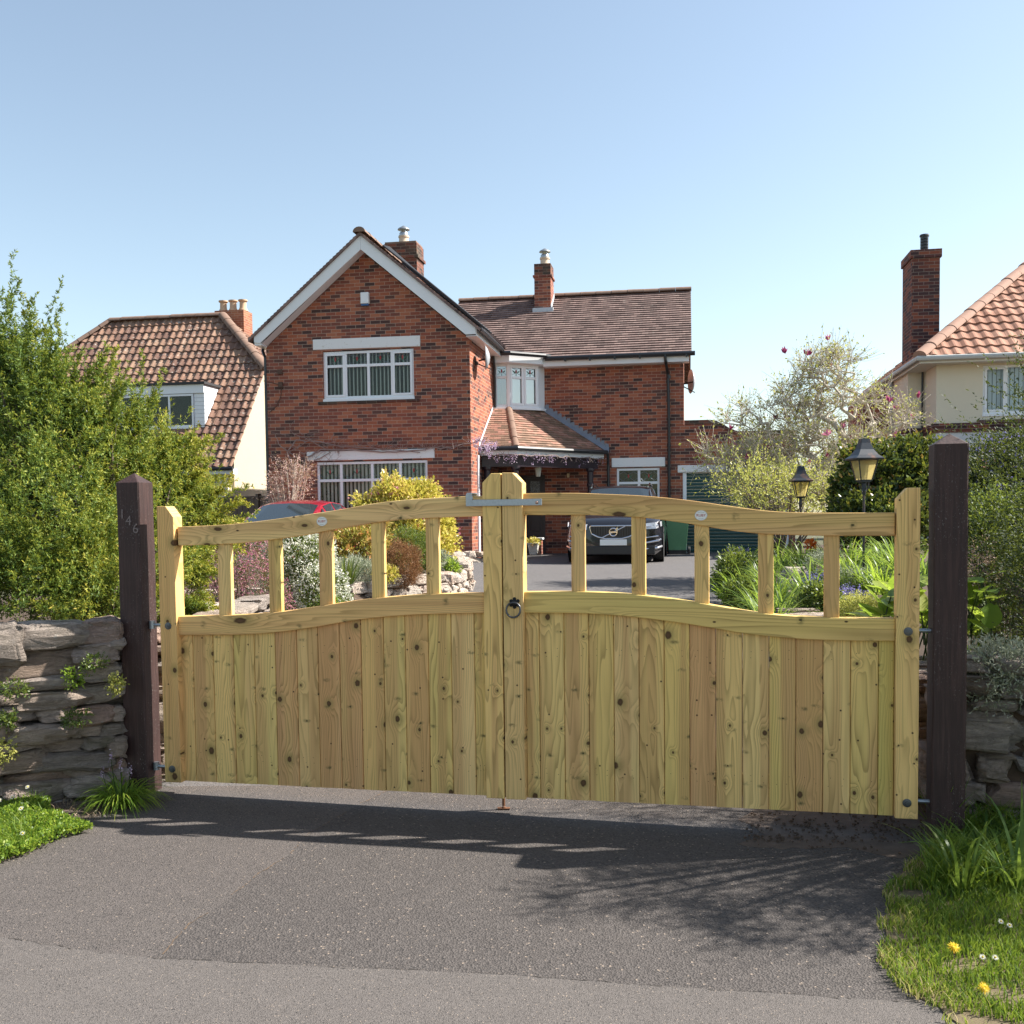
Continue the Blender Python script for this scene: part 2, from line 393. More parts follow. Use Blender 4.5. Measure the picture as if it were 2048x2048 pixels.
def m_stone(name='dry_stone', k=1.):
    t = NT(name); p = t.obj(); r = t.attr('rnd')
    q = t.addv(p, t.comb(r, r, t.math('MULTIPLY', r, 9.)))
    base = t.ramp(r, [(0, (.42, .31, .24)), (.2, (.60, .50, .42)), (.4, (.36, .30, .26)), (.55, (.66, .52, .43)), (.7, (.46, .40, .36)), (.85, (.54, .36, .28)), (1, (.54, .48, .43))])
    lay = t.noise(t.scalev(q, (7, 7, 34)), 1, 7, .8, 1.3); n = t.noise(q, 9, 6, .7); f = t.noise(q, 70, 4, .7)
    if k != 1.: base = t.mix(1., base, (k, k, k), 'MULTIPLY'); base = t.mix(.35, base, (.62, .54, .44))
    c = t.mix(t.maprange(lay, .42, .68, 0, .62/k), base, (.075, .062, .052))
    c = t.mix(t.maprange(n, .5, .72, 0, .6), c, (.36, .31, .25))
    c = t.mix(t.maprange(f, .5, .8, 0, .4), c, (.09, .07, .055))
    li = t.noise(q, 24, 3, .6); c = t.mix(t.maprange(li, .68, .75, 0, .7), c, (.5, .49, .44))
    mo = t.noise(q, 3.3, 4, .6); c = t.mix(t.maprange(mo, .6, .74, 0, .45), c, (.10, .105, .04))
    h = t.math('ADD', t.math('MULTIPLY', lay, 1.3), t.math('ADD', n, t.math('MULTIPLY', f, .35))); t.bump(h, 1., .045)
    return t.fin(c, .9, spec=.2)

def m_leaf(name, stops, trans=.35, rough=.45, tcol=None):
    t = NT(name); r = t.attr('rnd'); c = t.ramp(r, stops)
    v = t.noise(t.obj(), 30, 2); c = t.mix(t.maprange(v, .3, .7, 0, .25), c, t.mix(.5, c, (.02, .03, .005)))
    t.l(c, t.b.inputs['Base Color']); t.b.inputs['Roughness'].default_value = rough; t.b.inputs['Specular IOR Level'].default_value = .35
    tr = t.n('ShaderNodeBsdfTranslucent'); tc = t.mix(.35, c, tcol if tcol else (.45, .5, .05)); t.l(tc, tr.inputs[0])
    mx = t.n('ShaderNodeMixShader'); mx.inputs[0].default_value = trans; t.l(t.b.outputs[0], mx.inputs[1]); t.l(tr.outputs[0], mx.inputs[2]); t.l(mx.outputs[0], t.out.inputs[0])
    return t.mat

def m_glass(name, tint=(.9, .95, .95), base=.0):
    "pane: see-through with sky reflection"
    t = NT(name); tr = t.n('ShaderNodeBsdfTransparent'); tr.inputs[0].default_value = (*tint, 1)
    gl = t.n('ShaderNodeBsdfGlossy'); gl.inputs['Roughness'].default_value = .03
    fr = t.n('ShaderNodeFresnel'); fr.inputs[0].default_value = 1.5; f = t.math('ADD', fr.outputs[0], base, clamp=True)
    mx = t.n('ShaderNodeMixShader'); t.l(f, mx.inputs[0]); t.l(tr.outputs[0], mx.inputs[1]); t.l(gl.outputs[0], mx.inputs[2]); t.l(mx.outputs[0], t.out.inputs[0])
    return t.mat

WOOD = m_wood(); DARK = m_darkwood()
BRICK = m_brick()
BRICK_OLD = m_brick('old_chimney_brick', [(0, (.03, .024, .024)), (.3, (.07, .035, .03)), (.55, (.14, .05, .035)), (.8, (.2, .07, .045))], (.25, .2, .16), weather=((.12, .105, .07), .5))
BRICK_NB = m_brick('neighbour_brick', [(0, (.045, .028, .034)), (.3, (.09, .036, .036)), (.55, (.16, .05, .036)), (.8, (.24, .075, .045))], (.3, .24, .2))
TILE = m_tile('plain_clay_tile', [(0, (.16, .112, .102)), (.35, (.205, .142, .128)), (.7, (.25, .172, .154)), (1, (.30, .21, .185))], .165, .1, .25, .35)
TILE_P = m_tile('porch_tile', [(0, (.18, .12, .085)), (.4, (.27, .17, .12)), (.75, (.36, .19, .14)), (1, (.46, .26, .2))], .165, .1, .5, .25, (.5, .42, .28))
PANT = m_tile('weathered_pantile', [(0, (.15, .085, .066)), (.4, (.22, .125, .09)), (.75, (.28, .16, .11)), (1, (.33, .21, .145))], .235, .33, .85, .4)
PANT2 = m_tile('clean_pantile', [(0, (.31, .155, .105)), (.5, (.37, .19, .13)), (1, (.43, .235, .165))], .3, .3, 0., .12)
RIDGE = plain('ridge_tile', (.20, .125, .09), .85, nz=.4, sc=7, bump=.4)
RIDGE2 = plain('pale_ridge_tile', (.37, .215, .155), .85, nz=.15, sc=7, bump=.2)
WHITE = plain('white_upvc', (.78, .79, .82), .35, nz=.03, sc=4)
FASCIA = plain('white_fascia', (.76, .77, .79), .45, nz=.06, sc=3)
LINT = NT('painted_lintel'); _n = LINT.noise(LINT.obj(), 18, 6, .75); _m = LINT.noise(LINT.obj(), 3, 3)
LINT = LINT.fin(LINT.mix(LINT.math('MULTIPLY', LINT.maprange(_n, .58, .66, 0, 1), LINT.maprange(_m, .45, .6, 0, .75)), (.76, .76, .76), (.42, .36, .27)), .8)
BLACKP = plain('black_plastic', (.018, .019, .022), .35, nz=.2)
GREYP = plain('grey_plastic', (.35, .36, .38), .4)
GALV = NT('galvanised_steel'); _n = GALV.noise(GALV.obj(), 80, 4, .7); GALV.bump(_n, .15, .001)
GALV = GALV.fin(GALV.mix(_n, (.27, .30, .33), (.50, .53, .56)), .45, .85)
IRON = plain('black_iron', (.018, .018, .018), .4, .6, nz=.3, sc=30, bump=.4)
RUST = plain('rusty_steel', (.17, .075, .035), .8, .2, nz=.4, sc=60, bump=.4)
LEAD = plain('lead_flashing', (.19, .215, .26), .5, .3, nz=.3, sc=8)
MAROON = plain('dark_brown_paint', (.028, .018, .024), .35, nz=.15)
GARAGE = plain('dark_green_paint', (.013, .060, .055), .45, nz=.1)
RENDER = NT('pebbledash'); _n = RENDER.noise(RENDER.obj(), 42, 3, .8); RENDER.bump(_n, .8, .012)
RENDER = RENDER.fin(RENDER.mix(RENDER.maprange(_n, .35, .65), (.36, .29, .19), (.66, .57, .44)), .95)
CREAM = plain('cream_render', (.68, .61, .48), .9, nz=.07, sc=1.5, bump=.15)
GLASS = m_glass('window_glass'); GLASS_SKY = m_glass('coated_glass', base=.38)
STONE_PALE = None
DIM = plain('painted_dim_room', (.02, .032, .012), .9, nz=.4, sc=2)  # near-black green painted for unlit rooms and greenery mirrored in the panes
BLIND = plain('pale_blind', (.66, .70, .62), .8, nz=.1)
SKYBL = plain('pale_blue_blind_and_sky', (.78, .84, .88), .8, nz=.05)
STONE = m_stone(); STONE_PALE = m_stone('sunlit_rockery_stone', 1.6)  # rockery copy of the dry stone, its colour lightened to look sunlit
SOIL = plain('garden_soil', (.075, .048, .032), .95, nz=.5, sc=14, bump=.9)
EARTH = plain('dusty_earth', (.10, .074, .058), .95, nz=.5, sc=16, bump=1.); BOLT = plain('dull_bolt', (.13, .135, .14), .45, .8, nz=.3, sc=60)
RED = plain('red_glass', (.30, .012, .015), .3); GRN = plain('green_glass', (.01, .11, .06), .3)
STICK = plain('sticker_white', (.80, .79, .74), .4, nz=.03); STRED = plain('sticker_red', (.42, .03, .02), .5); STGREY = plain('sticker_grey', (.45, .44, .41), .5)
# ================================================================ ground
def strip(name, rows, dz, mat, kind='structure', bot=None):
    mb = MB(); vs = []
    for (Y, xl, xr) in rows: vs += [(xl, Y, gz(0, Y)+dz), (xr, Y, gz(0, Y)+dz)]
    fs = [(2*i, 2*i+1, 2*i+3, 2*i+2) for i in range(len(rows)-1)]
    mb.add(vs, fs); return tag(mb.build(name, mat), kind=kind)
strip('ground', [(-300, -600, 600), (0, -600, 600), (5.2, -600, 600), (19.394, -600, 600), (60, -600, 600), (900, -900, 900)], -.03, plain('soil_and_turf', (.075, .075, .035), .95, nz=.4, sc=2, bump=.6))
def flat(name, pts, z, mat, kind='structure'):
    n = len(pts); mb = MB(); mb.add([(x, y, z) for x, y in pts]+[(x, y, min(z-.002, -.002)) for x, y in pts], [tuple(range(n))]+[(i, n+i, n+(i+1) % n, (i+1) % n) for i in range(n)]); o = mb.build(name, mat); return tag(o, kind=kind)
seam_px = [(-60, 1868), (0, 1876), (100, 1892), (196, 1907), (318, 1919), (470, 1927), (636, 1934.6), (840, 1944), (1024, 1953), (1236, 1969), (1474, 1985), (1650, 1996), (1766, 2003.5), (1900, 2012)]
seam = [gnd(*p) for p in seam_px]
diag_px = [(318, 1919), (350, 1882), (381, 1850), (440, 1813), (480, 1780), (519, 1749), (583, 1707), (625, 1664), (689, 1627), (768, 1585)]
diag = [gnd(*p) for p in diag_px]; diag.append((diag[-1][0]+.15, 5.2))
rj = random.Random(3)
A_NEW = m_asphalt('coarse_asphalt', (.056, .048, .045), (.076, .067, .062), 150., 1.0)
A_OLD = m_asphalt('worn_asphalt', (.068, .059, .054), (.091, .079, .073), 210., .8, soil=.0)
A_PAV = m_asphalt('pavement_asphalt', (.082, .072, .066), (.106, .094, .087), 300., .55)
flat('pavement', [(-40, -3), (40, -3), (40, 2.6)]+seam[::-1]+[(-40, 5.0)], .0045, A_PAV)
flat('driveway_worn_side', [(-12, 4.0), ]+seam[:5]+diag[1:]+[(-2.15, 5.2), (-2.15, 4.9), (-12, 4.9)], .0045, A_OLD)
flat('driveway_threshold', seam[4:]+[(3, 3.4), (2.0, 4.2), (2.0, 5.2)]+diag[::-1][:-1], .0045, A_NEW)
# the cracks where the patches meet
def crack(name, pts, z, w, mat, seed):
    r = random.Random(seed); mb = MB(); P = []
    for (a, b) in zip(pts[:-1], pts[1:]):
        L = hypot(b[0]-a[0], b[1]-a[1]); n = max(2, int(L/.012))
        for i in range(n): t = i/n; P.append((a[0]+(b[0]-a[0])*t, a[1]+(b[1]-a[1])*t))
    off = 0; vs = []; fs = []
    for i, p in enumerate(P):
        q = P[min(i+1, len(P)-1)]; o = P[max(i-1, 0)]; d = (q[0]-o[0], q[1]-o[1]); L = hypot(*d) or 1; nx, ny = -d[1]/L, d[0]/L
        off = off*.85+r.uniform(-.0035, .0035); ww = w*(.25+1.5*r.random()**2)
        vs += [(p[0]+nx*(off-ww), p[1]+ny*(off-ww), z), (p[0]+nx*(off+ww), p[1]+ny*(off+ww), z)]
    fs = [(2*i, 2*i+1, 2*i+3, 2*i+2) for i in range(len(P)-1) if sin(i*.13+seed)+.8*sin(i*.31)+r.uniform(-.8, .8) > -.35]
    mb.add(vs, fs); return tag(mb.build(name, mat), kind='structure')
crack('pavement_joint', seam, .0062, .0011, plain('crack_dirt', (.03, .025, .02), .95, nz=.5, sc=40), 5)
crack('driveway_joint', diag, .0062, .0022, plain('joint_dirt', (.12, .08, .05), .95, nz=.6, sc=30), 6)
strip('driveway', [(5.2, -2.1, 1.95), (8, -1.75, 2.4), (11, -1.95, 2.85), (12.6, -1.5, 2.9), (13.6, -.85, 3.0), (15, -.72, 3.2), (17, -.85, 3.6), (17.6, -9.5, 3.9), (19.394, -9.5, 4.6), (20.5, -9.5, 8.5), (26, -9.5, 9.0)], .004, m_asphalt('drive_asphalt', (.085, .079, .078), (.115, .108, .107), 190., .5))
# dusty earth under the right leaf and beside the posts
def rag(pts, seed, amp=.03, n=5):
    r = random.Random(seed); out = []
    for i, a in enumerate(pts):
        b = pts[(i+1) % len(pts)]
        for k in range(n): t = k/n; out.append((a[0]+(b[0]-a[0])*t+r.uniform(-amp, amp), a[1]+(b[1]-a[1])*t+r.uniform(-amp, amp)))
    return out
flat('earth_patch', rag([gnd(*p) for p in [(1470, 1692), (1530, 1672), (1480, 1640), (1560, 1590), (1900, 1600), (1950, 1690), (1800, 1720), (1690, 1698), (1560, 1700)]], 2, .014), .0065, EARTH)
_r = random.Random(31); mb = MB()
for _ in range(420):
    q = gnd(_r.uniform(1490, 1860), 1690-abs(_r.gauss(0, 34)) if _r.random() < .8 else _r.uniform(1630, 1715)); s_ = _r.uniform(.002, .007); mb.blob((q[0], q[1], .012+s_*.4), (s_, s_, s_*.7), 6, .3, 0, _r.random(), _r.random())
tag(mb.build('soil_crumbs', SOIL), 'loose soil crumbs under the right leaf', 'soil', kind='stuff')
flat('earth_edge', rag([gnd(*p) for p in [(0, 1728), (60, 1706), (110, 1680), (140, 1650), (215, 1628), (300, 1612), (250, 1590), (0, 1590)]], 4, .014), .0065, EARTH)
verge_px = [(1960, 1640), (1870, 1690), (1850, 1715), (1800, 1730), (1770, 1775), (1745, 1790), (1765, 1820), (1740, 1850), (1752, 1885), (1735, 1925), (1765, 1965), (1800, 1998), (1850, 2026), (1890, 2052)]
verge = [gnd(*p) for p in verge_px]
flat('grass_verge', rag([(x+.045, y+.01) for x, y in verge], 9, .012, 3)[:-3]+[(1.6, 1.4), (6, 1.4), (6, 4.45), (2.0, 4.5)], .009, plain('verge_soil', (.13, .10, .055), .95, nz=.5, sc=14, bump=.8))

# ================================================================ the gate
_L = ray(333, 1563); _R = ray(1835, 1637)
GL = (_L[0]*5.115, _L[1]*5.115); GR = (_R[0]*4.246, _R[1]*4.246)
GRZ = atan2(GR[1]-GL[1], GR[0]-GL[0]); G = Fr((GL[0], GL[1], 0), GRZ)
def P(*a, y=0.): return [G.az(px, py, y) for px, py in a]
def hz(mb, n0):
    for i in range(n0, len(mb.v)): x, y, z = mb.v[i]; mb.g[i] = (z*1.0, y, x*.55)
def densify(pts, n=6):
    "Catmull-Rom through x,z points"
    out = []; m = len(pts)
    for i in range(m-1):
        p0 = pts[max(i-1, 0)]; p1 = pts[i]; p2 = pts[i+1]; p3 = pts[min(i+2, m-1)]
        for k in range(n):
            t = k/n; out.append(tuple(.5*((2*p1[j])+(-p0[j]+p2[j])*t+(2*p0[j]-5*p1[j]+4*p2[j]-p3[j])*t*t+(-p0[j]+3*p1[j]-3*p2[j]+p3[j])*t**3) for j in (0, 1)))
    out.append(pts[-1]); return out
def resample(pts, xs):
    return [(x, float(np.interp(x, [p[0] for p in pts], [p[1] for p in pts]))) for x in xs]
LT_u = [(352, 1053.5), (380, 1052.6), (455, 1048.7), (530, 1040.6), (605, 1030), (680, 1018.7), (755, 1005.4), (830, 998), (929, 992.5), (966, 992)]
LT_l = [(352, 1091.5), (380, 1090.7), (455, 1088), (530, 1081), (605, 1070.6), (665, 1059.5), (755, 1044.5), (830, 1037.6), (959, 1032.5), (966, 1032.5)]
LM_u = [(354, 1233), (380, 1232.7), (485, 1229.7), (560, 1223.7), (635, 1213), (695, 1203.6), (770, 1194.6), (860, 1188.6), (960, 1186), (968, 1186)]
LM_l = [(354, 1271), (380, 1270.8), (485, 1269.6), (560, 1264), (635, 1253.7), (680, 1245.6), (740, 1237), (830, 1229.7), (960, 1226.7), (968, 1226.7)]
RT_u = [(1044, 986.6), (1140, 985.7), (1200, 987.5), (1290, 991.7), (1380, 1000.7), (1467, 1013), (1534, 1021.5), (1601, 1025), (1700, 1025.5), (1791, 1025)]
RT_l = [(1044, 1030), (1140, 1030.2), (1200, 1031), (1290, 1036), (1380, 1048), (1467, 1062), (1534, 1068.5), (1635, 1071.5), (1700, 1072), (1791, 1072)]
RM_u = [(1046, 1183.8), (1170, 1183.8), (1260, 1188.6), (1350, 1198.8), (1440, 1213), (1534, 1228), (1635, 1235), (1700, 1236.5), (1791, 1237)]
RM_l = [(1046, 1225.8), (1170, 1227.6), (1260, 1234), (1350, 1244.8), (1433, 1258), (1500, 1269), (1601, 1278.5), (1700, 1282), (1791, 1282.5)]
def rail(u, l, y0, y1, parent, nm, r):
    pu = densify(P(*u)); pl = densify(P(*l)); x0 = pu[0][0]; x1 = pu[-1][0]; xs = [x0+(x1-x0)*i/48 for i in range(49)]
    mb = MB(); mb.ribbon(resample(pu, xs), resample(pl, xs), y0, y1, 0, r); hz(mb, 0)
    return mb.build(nm, WOOD, parent, bevel=.004), (pu, pl)
bz = lambda x: .070+.0088*x          # the gate's lower edge
def gate_leaf(side):
    left = side == 'L'
    t = thing('wooden_gate', 'left leaf of the pale pine double gate, hinged on the dark post numbered 146' if left else 'right leaf of the pale pine double gate, carrying the ring handle and latch bar', 'gate', (GL[0], GL[1], 0), GRZ, 'pair of curved timber gate leaves')
    zt = lambda pl, x: float(np.interp(x, [p[0] for p in pl], [p[1] for p in pl]))
    if left:
        _, tr = rail(LT_u, LT_l, .012, .062, t, 'top_rail', .31); _, mr = rail(LM_u, LM_l, .006, .062, t, 'middle_rail', .63)
        bxs = [G.az(x, 1400)[0] for x in (352, 383, 423.3, 464, 505.8, 547.6, 590.8, 633.3, 676.5, 719.8, 765, 808.3, 854.7, 900.7, 947.2, 972)]
        bal = [(435.5, 461), (537, 561.5), (638, 664.5), (743, 769), (852, 878)]; yb = 1150
        sx0 = (0., .0925); sm = G.az(970, 1300)[0], G.az(1007.3, 1300)[0]
    else:
        _, tr = rail(RT_u, RT_l, .012, .062, t, 'top_rail', .47); _, mr = rail(RM_u, RM_l, .006, .062, t, 'middle_rail', .15)
        bxs = [G.az(x, 1400)[0] for x in (1050, 1077, 1127, 1176.5, 1226.5, 1277, 1327.5, 1378.7, 1431, 1484.5, 1538, 1592, 1646.5, 1702, 1758, 1790)]
        bal = [(1142.6, 1170), (1263, 1291), (1389, 1418), (1516, 1547), (1648, 1679)]; yb = 1150
        sx0 = (3.503, 3.5955); sm = G.az(1008.3, 1300)[0], G.az(1049, 1300)[0]
    # balusters
    for (a, b) in bal:
        xa = G.az(a, yb, .02)[0]; xb = G.az(b, yb, .02)[0]; xc = (xa+xb)/2; mb = MB()
        mb.box(xa, xb, .022, .052, zt(mr[0], xc)-.015, zt(tr[1], xc)+.012, 0, random.random()); mb.build('baluster', WOOD, t, bevel=.003)
    # tongue-and-groove boards, one part
    mb = MB(); rr = random.Random(5 if left else 8)
    for i, (a, b) in enumerate(zip(bxs[:-1], bxs[1:])):
        top0 = zt(mr[1], a)+.02; top1 = zt(mr[1], b)+.02; c = .0032; r = rr.random()
        yy = .026
        n0 = len(mb.v)
        # front face with a chamfer on both long edges -> V joint
        pr = [(a+.0006, yy+c+.002), (a+c, yy), (b-c, yy), (b-.0006, yy+c+.002), (b-.0006, yy+.02), (a+.0006, yy+.02)]
        vs = [(x, y, bz(x)+rr.uniform(0, .0015)) for x, y in pr]+[(x, y, top0+(top1-top0)*(x-a)/(b-a)) for x, y in pr]
        fs = [(k, (k+1) % 6, 6+(k+1) % 6, 6+k) for k in range(6)]+[(5, 4, 3, 2, 1, 0), (6, 7, 8, 9, 10, 11)]
        mb.add(vs, fs, 0, r)
    for i, (a, b) in enumerate(zip(bxs[:-1], bxs[1:])):
        for z0 in (.185, .215, .74, .77):
            for k in (.27, .73):
                if rr.random() < .85:
                    x = a+(b-a)*k+rr.uniform(-.008, .008); z = z0+.01*x+rr.uniform(-.006, .006); mb.add([(x+.0017*cos(q*pi/3), .0257, z+.0017*sin(q*pi/3)) for q in range(6)], [(0, 1, 2, 3, 4, 5)], 1)
    mb.build('board_panel', [WOOD, IRON], t)
    # stiles
    mb = MB()
    if left:
        o = P((313, 1012.5), (320, 1300), (332, 1563)); top = P((331.8, 1012.5), (347, 1034))
        x0, x1 = sx0; zt0 = top[0][1]; zs = top[1][1]
        mb.prism_xz([(x0, bz(x0)), (x1, bz(x1)), (x1-.003, zs), (x0+.048, zt0), (x0-.004, zt0)], -.012, .068, 0, .77)
        mb.build('hinge_stile', WOOD, t, bevel=.003)
        mb = MB(); a, b = P((981, 947), (1002.3, 947)); c = P((963.8, 966))[0]
        mb.prism_xz([(sm[0], bz(sm[0])), (sm[1]-.002, bz(sm[1])), (sm[1]-.002, a[1]), (a[0]+.004, a[1]), (sm[0], c[1])], -.012, .068, 0, .03)
    else:
        x0, x1 = sx0; a = P((1790.8, 998))[0]; b = P((1814, 975.6))[0]
        mb.prism_xz([(x0, bz(x0)), (x1, bz(x1)), (x1, b[1]), (b[0], b[1]), (x0, a[1])], -.012, .068, 0, .58)
        mb.build('hinge_stile', WOOD, t, bevel=.003)
        mb = MB(); a, b = P((1004, 945.4), (1026.5, 945.4)); c = P((1044, 965.5))[0]
        mb.prism_xz([(sm[0]+.002, bz(sm[0])), (sm[1], bz(sm[1])), (sm[1], c[1]), (b[0], b[1]), (sm[0]+.002, a[1])], -.013, .068, 0, .36)
    mb.build('meeting_stile', WOOD, t, bevel=.003)
    # bracing behind
    mb = MB(); xa, xb = (.093, sm[0]) if left else (sm[1], 3.503)
    mb.box(xa, xb, .0462, .066, bz(xa)+.06, bz(xa)+.16, 0, .2); hz(mb, 0); mb.build('bottom_rail', WOOD, t)
    # hinge pins with bolts
    for k, (px, py) in enumerate(((336.5, 1252), (344.5, 1538)) if left else ((1816.5, 1263), (1814, 1606))):
        x, z = G.az(px, py, -.012); mb = MB()
        mb.lathe([(.0185, 0), (.018, .003), (.012, .004), (.012, .009), (.006, .0095), (.006, .014)], n=14)
        mb.v = [(x+vx, -.012-vz, z+vy) for vx, vy, vz in mb.v]; hb = mb.build('hinge_bolt', BOLT, t)
        mb = MB(); xe = -.075 if left else 3.672; mb.tube([(sx0[0] if left else sx0[1], .03, z), (xe, .03, z)], .009, 10); mb.lathe([(.016, -.02), (.016, .02)], xe, .03, z, 10)
        mb.build('hinge_pin', GALV, t)
    # maker's badge
    x, z = G.az(643.6, 1042.7, .01) if left else G.az(1402, 1030.7, .01)
    mb = MB(); mb.lathe([(.0275, 0), (.0275, .0016)], n=32); mb.v = [(x+vx, .0118-vz, z+vy*.83) for vx, vy, vz in mb.v]; bd = mb.build('badge', STICK, t)
    mb = MB()
    for ring in range(40):
        q = 2*pi*ring/40; q2 = 2*pi*(ring+1)/40
        if abs(sin(q)) < .25 and ring % 2: pass
        vs = [(x+cos(a)*rr_, .0118-.0021, z+sin(a)*rr_*.83) for a, rr_ in ((q, .0268), (q2, .0268), (q2, .0254), (q, .0254))]; mb.add(vs, [(0, 1, 2, 3)])
    for row, zz in ((1, .0145), (-1, -.0155)):
        for k in range(9 if row > 0 else 7):
            n = 9 if row > 0 else 7; xx = x+(k-(n-1)/2)*.0032; mb.box(xx-.0011, xx+.0011, .0118-.0021, .0118-.0016, z+zz-.0014-abs(k-(n-1)/2)*.0004*row, z+zz+.0012-abs(k-(n-1)/2)*.0004*row)
    mb.build('badge_print', STGREY, bd)
    text_part('badge_lettering', 'RUBY', .0165, STRED, bd, (x, .0118-.0022, z-.0002), (pi/2, 0, 0), .0003, spacing=1.02)
    if left:
        x, z0 = G.az(1002, 1600, .05); x = G.az(1002, 1600, .04)[0]; mb = MB(); mb.tube([(x, .09, .6), (x, .09, .022)], .0075, 8); mb.build('drop_bolt', RUST, t)
    else:
        # galvanised throw-over bar
        a = G.az(930.8, 1005, -.03); b = G.az(1082.8, 1005, -.03); zc = (G.az(1000, 1011.7, -.03)[1], G.az(1000, 998.6, -.03)[1])
        mb = MB(); mb.box(a[0]+.03, b[0], -.024, -.0165, zc[0], zc[1]); 
        hx = G.az(944, 1000, -.03)[0]; ztop = G.az(937, 985.5, -.03)[1]
        mb.prism_xz([(a[0], zc[0]), (a[0]+.03, zc[0]), (a[0]+.03, zc[1]), (hx+.003, zc[1]+.004), (hx-.002, zc[1]+.014), (hx-.003, ztop), (a[0]+.006, ztop), (a[0], ztop-.01)], -.024, -.0165)
        mb.box(a[0]+.002, a[0]+.03, -.0165, .075, ztop-.007, ztop); mb.box(a[0]+.002, a[0]+.03, .068, .075, ztop-.06, ztop-.007)
        lb = mb.build('latch_bar', GALV, t, bevel=.0015)
        x, z = G.az(1073, 1005, -.03); mb = MB(); mb.lathe([(.0075, 0), (.0072, .003), (.005, .006), (.0015, .0072)], n=14); mb.v = [(x+vx, -.024-vz, z+vy) for vx, vy, vz in mb.v]; mb.build('coach_bolt', plain('coppery_bolt', (.42, .26, .2), .35, .7, nz=.2), lb, smooth=True)
        # twisted ring handle on a scalloped plate
        h = bpy.data.objects.new('ring_handle', None)
        x, z = G.az(1029, 1206, -.015); mb = MB(); mb.lathe([(.017, 0), (.017, .003), (.010, .006), (.009, .014), (.0, .016)], n=18)
        for k in range(6):
            q = pi/6+2*pi*k/6; mb.lathe([(.0085, 0), (.0085, .0028), (.003, .0032), (.0025, .0045)], .0185*cos(q), .0185*sin(q), 0, 10)
        mb.v = [(x+vx, -.0135-vz, z+vy) for vx, vy, vz in mb.v]; pl = mb.build('handle_plate', IRON, t, smooth=True, auto=35)
        mb = MB(); R = .033; cx_, cz_ = G.az(1026.6, 1220, -.03); pts = []; rad = []
        n = 56
        vs = []; fs = []
        for i in range(n):
            q = 2*pi*i/n; c0 = (cx_+R*cos(q), -.030+.004*sin(q), cz_+R*sin(q)*1.03)
            for k in range(10):
                w = 2*pi*k/10; rr_ = .0046*(1+.17*cos(3*(w+q*6))); vs.append((c0[0]+rr_*cos(w)*cos(q), c0[1]+rr_*sin(w), c0[2]+rr_*cos(w)*sin(q)))
        for i in range(n):
            for k in range(10): a_ = i*10+k; b_ = i*10+(k+1) % 10; c_ = ((i+1) % n)*10; fs.append((a_, b_, c_+(k+1) % 10, c_+k))
        mb.add(vs, fs); mb.build('ring', plain('worn_iron', (.10, .10, .105), .32, .85, nz=.5, sc=60, bump=.2), pl, smooth=True)
        bpy.data.objects.remove(h)
    return t
GATE_L = gate_leaf('L'); GATE_R = gate_leaf('R')
# floor socket for the bolt
mb = MB(); bx = G.w(G.az(1002, 1600, .04)[0], .09, 0); mb.box(bx[0]-.03, bx[0]+.03, bx[1]-.012, bx[1]+.014, .008, .0125); mb.lathe([(.0095, 0), (.0095, .004)], bx[0], bx[1], .0125, 10)
tag(mb.build('bolt_socket', RUST, org=(bx[0], bx[1], 0)), 'rusty bolt keep set in the asphalt under the meeting stiles', 'bolt socket')

# ---------------------------------------------------------------- dark gate posts
def gate_post(x0, x1, y0, y1, ztop, zsh, label, numerals=False, rz=0):
    cx = (x0+x1)/2; cy = (y0+y1)/2; w = G.w(cx, cy, 0); t = thing('gate_post', label, 'gate post', (w[0], w[1], 0), GRZ+rz, 'dark stained gate posts')
    hw = (x1-x0)/2; hd = (y1-y0)/2; mb = MB(); rr = random.Random(int(x0*100)); n = 14; vs = []; fs = []
    c = .006
    ring = [(-hw+c, -hd), (hw-c, -hd), (hw, -hd+c), (hw, hd-c), (hw-c, hd), (-hw+c, hd), (-hw, hd-c), (-hw, -hd+c)]
    for i in range(n+1):
        z = -.05+(zsh+.05)*i/n; ox = rr.uniform(-.0012, .0012); oy = rr.uniform(-.0012, .0012)
        for (x, y) in ring: vs.append((x+ox+rr.uniform(-.001, .001), y+oy+rr.uniform(-.001, .001), z))
    for i in range(n):
        for k in range(8): a = i*8+k; b = i*8+(k+1) % 8; fs.append((a, b, b+8, a+8))
    top = len(vs); vs.append((0, 0, ztop))
    for k in range(8): fs.append((n*8+k, n*8+(k+1) % 8, top))
    mb.add(vs, fs); p = mb.build('post_shaft', DARK, t)
    if numerals:
        for ch, px, py in (('1', 244.8, 1029), ('4', 257.5, 1042), ('6', 271.6, 1058)):
            x, z = G.az(px, py, y0); text_part('numeral', ch, .068, plain('worn_numeral', (.15, .115, .11), .5, nz=.3, sc=40), t, (x-cx, -hd-.0015, z), (pi/2, 0, 0), .002)
        t['label'] = label
    return t
a = G.az(241.5, 1300, -.03)[0]; b = G.az(286.5, 1300, -.03)[0]
gate_post(a, b, -.03, .10, G.az(269.7, 946, .035)[1], G.az(260, 965, -.03)[1], 'dark brown gate post with the raised number 146 below its pointed top', True)
a = G.az(1866, 1300, -.03)[0]; b = G.az(1934.5, 1300, -.03)[0]
gate_post(a, b, -.03, .118, G.az(1894, 867, .04)[1], G.az(1895, 887.5, -.03)[1], 'dark brown gate post speckled with pale weathering, beside the right hinge stile')

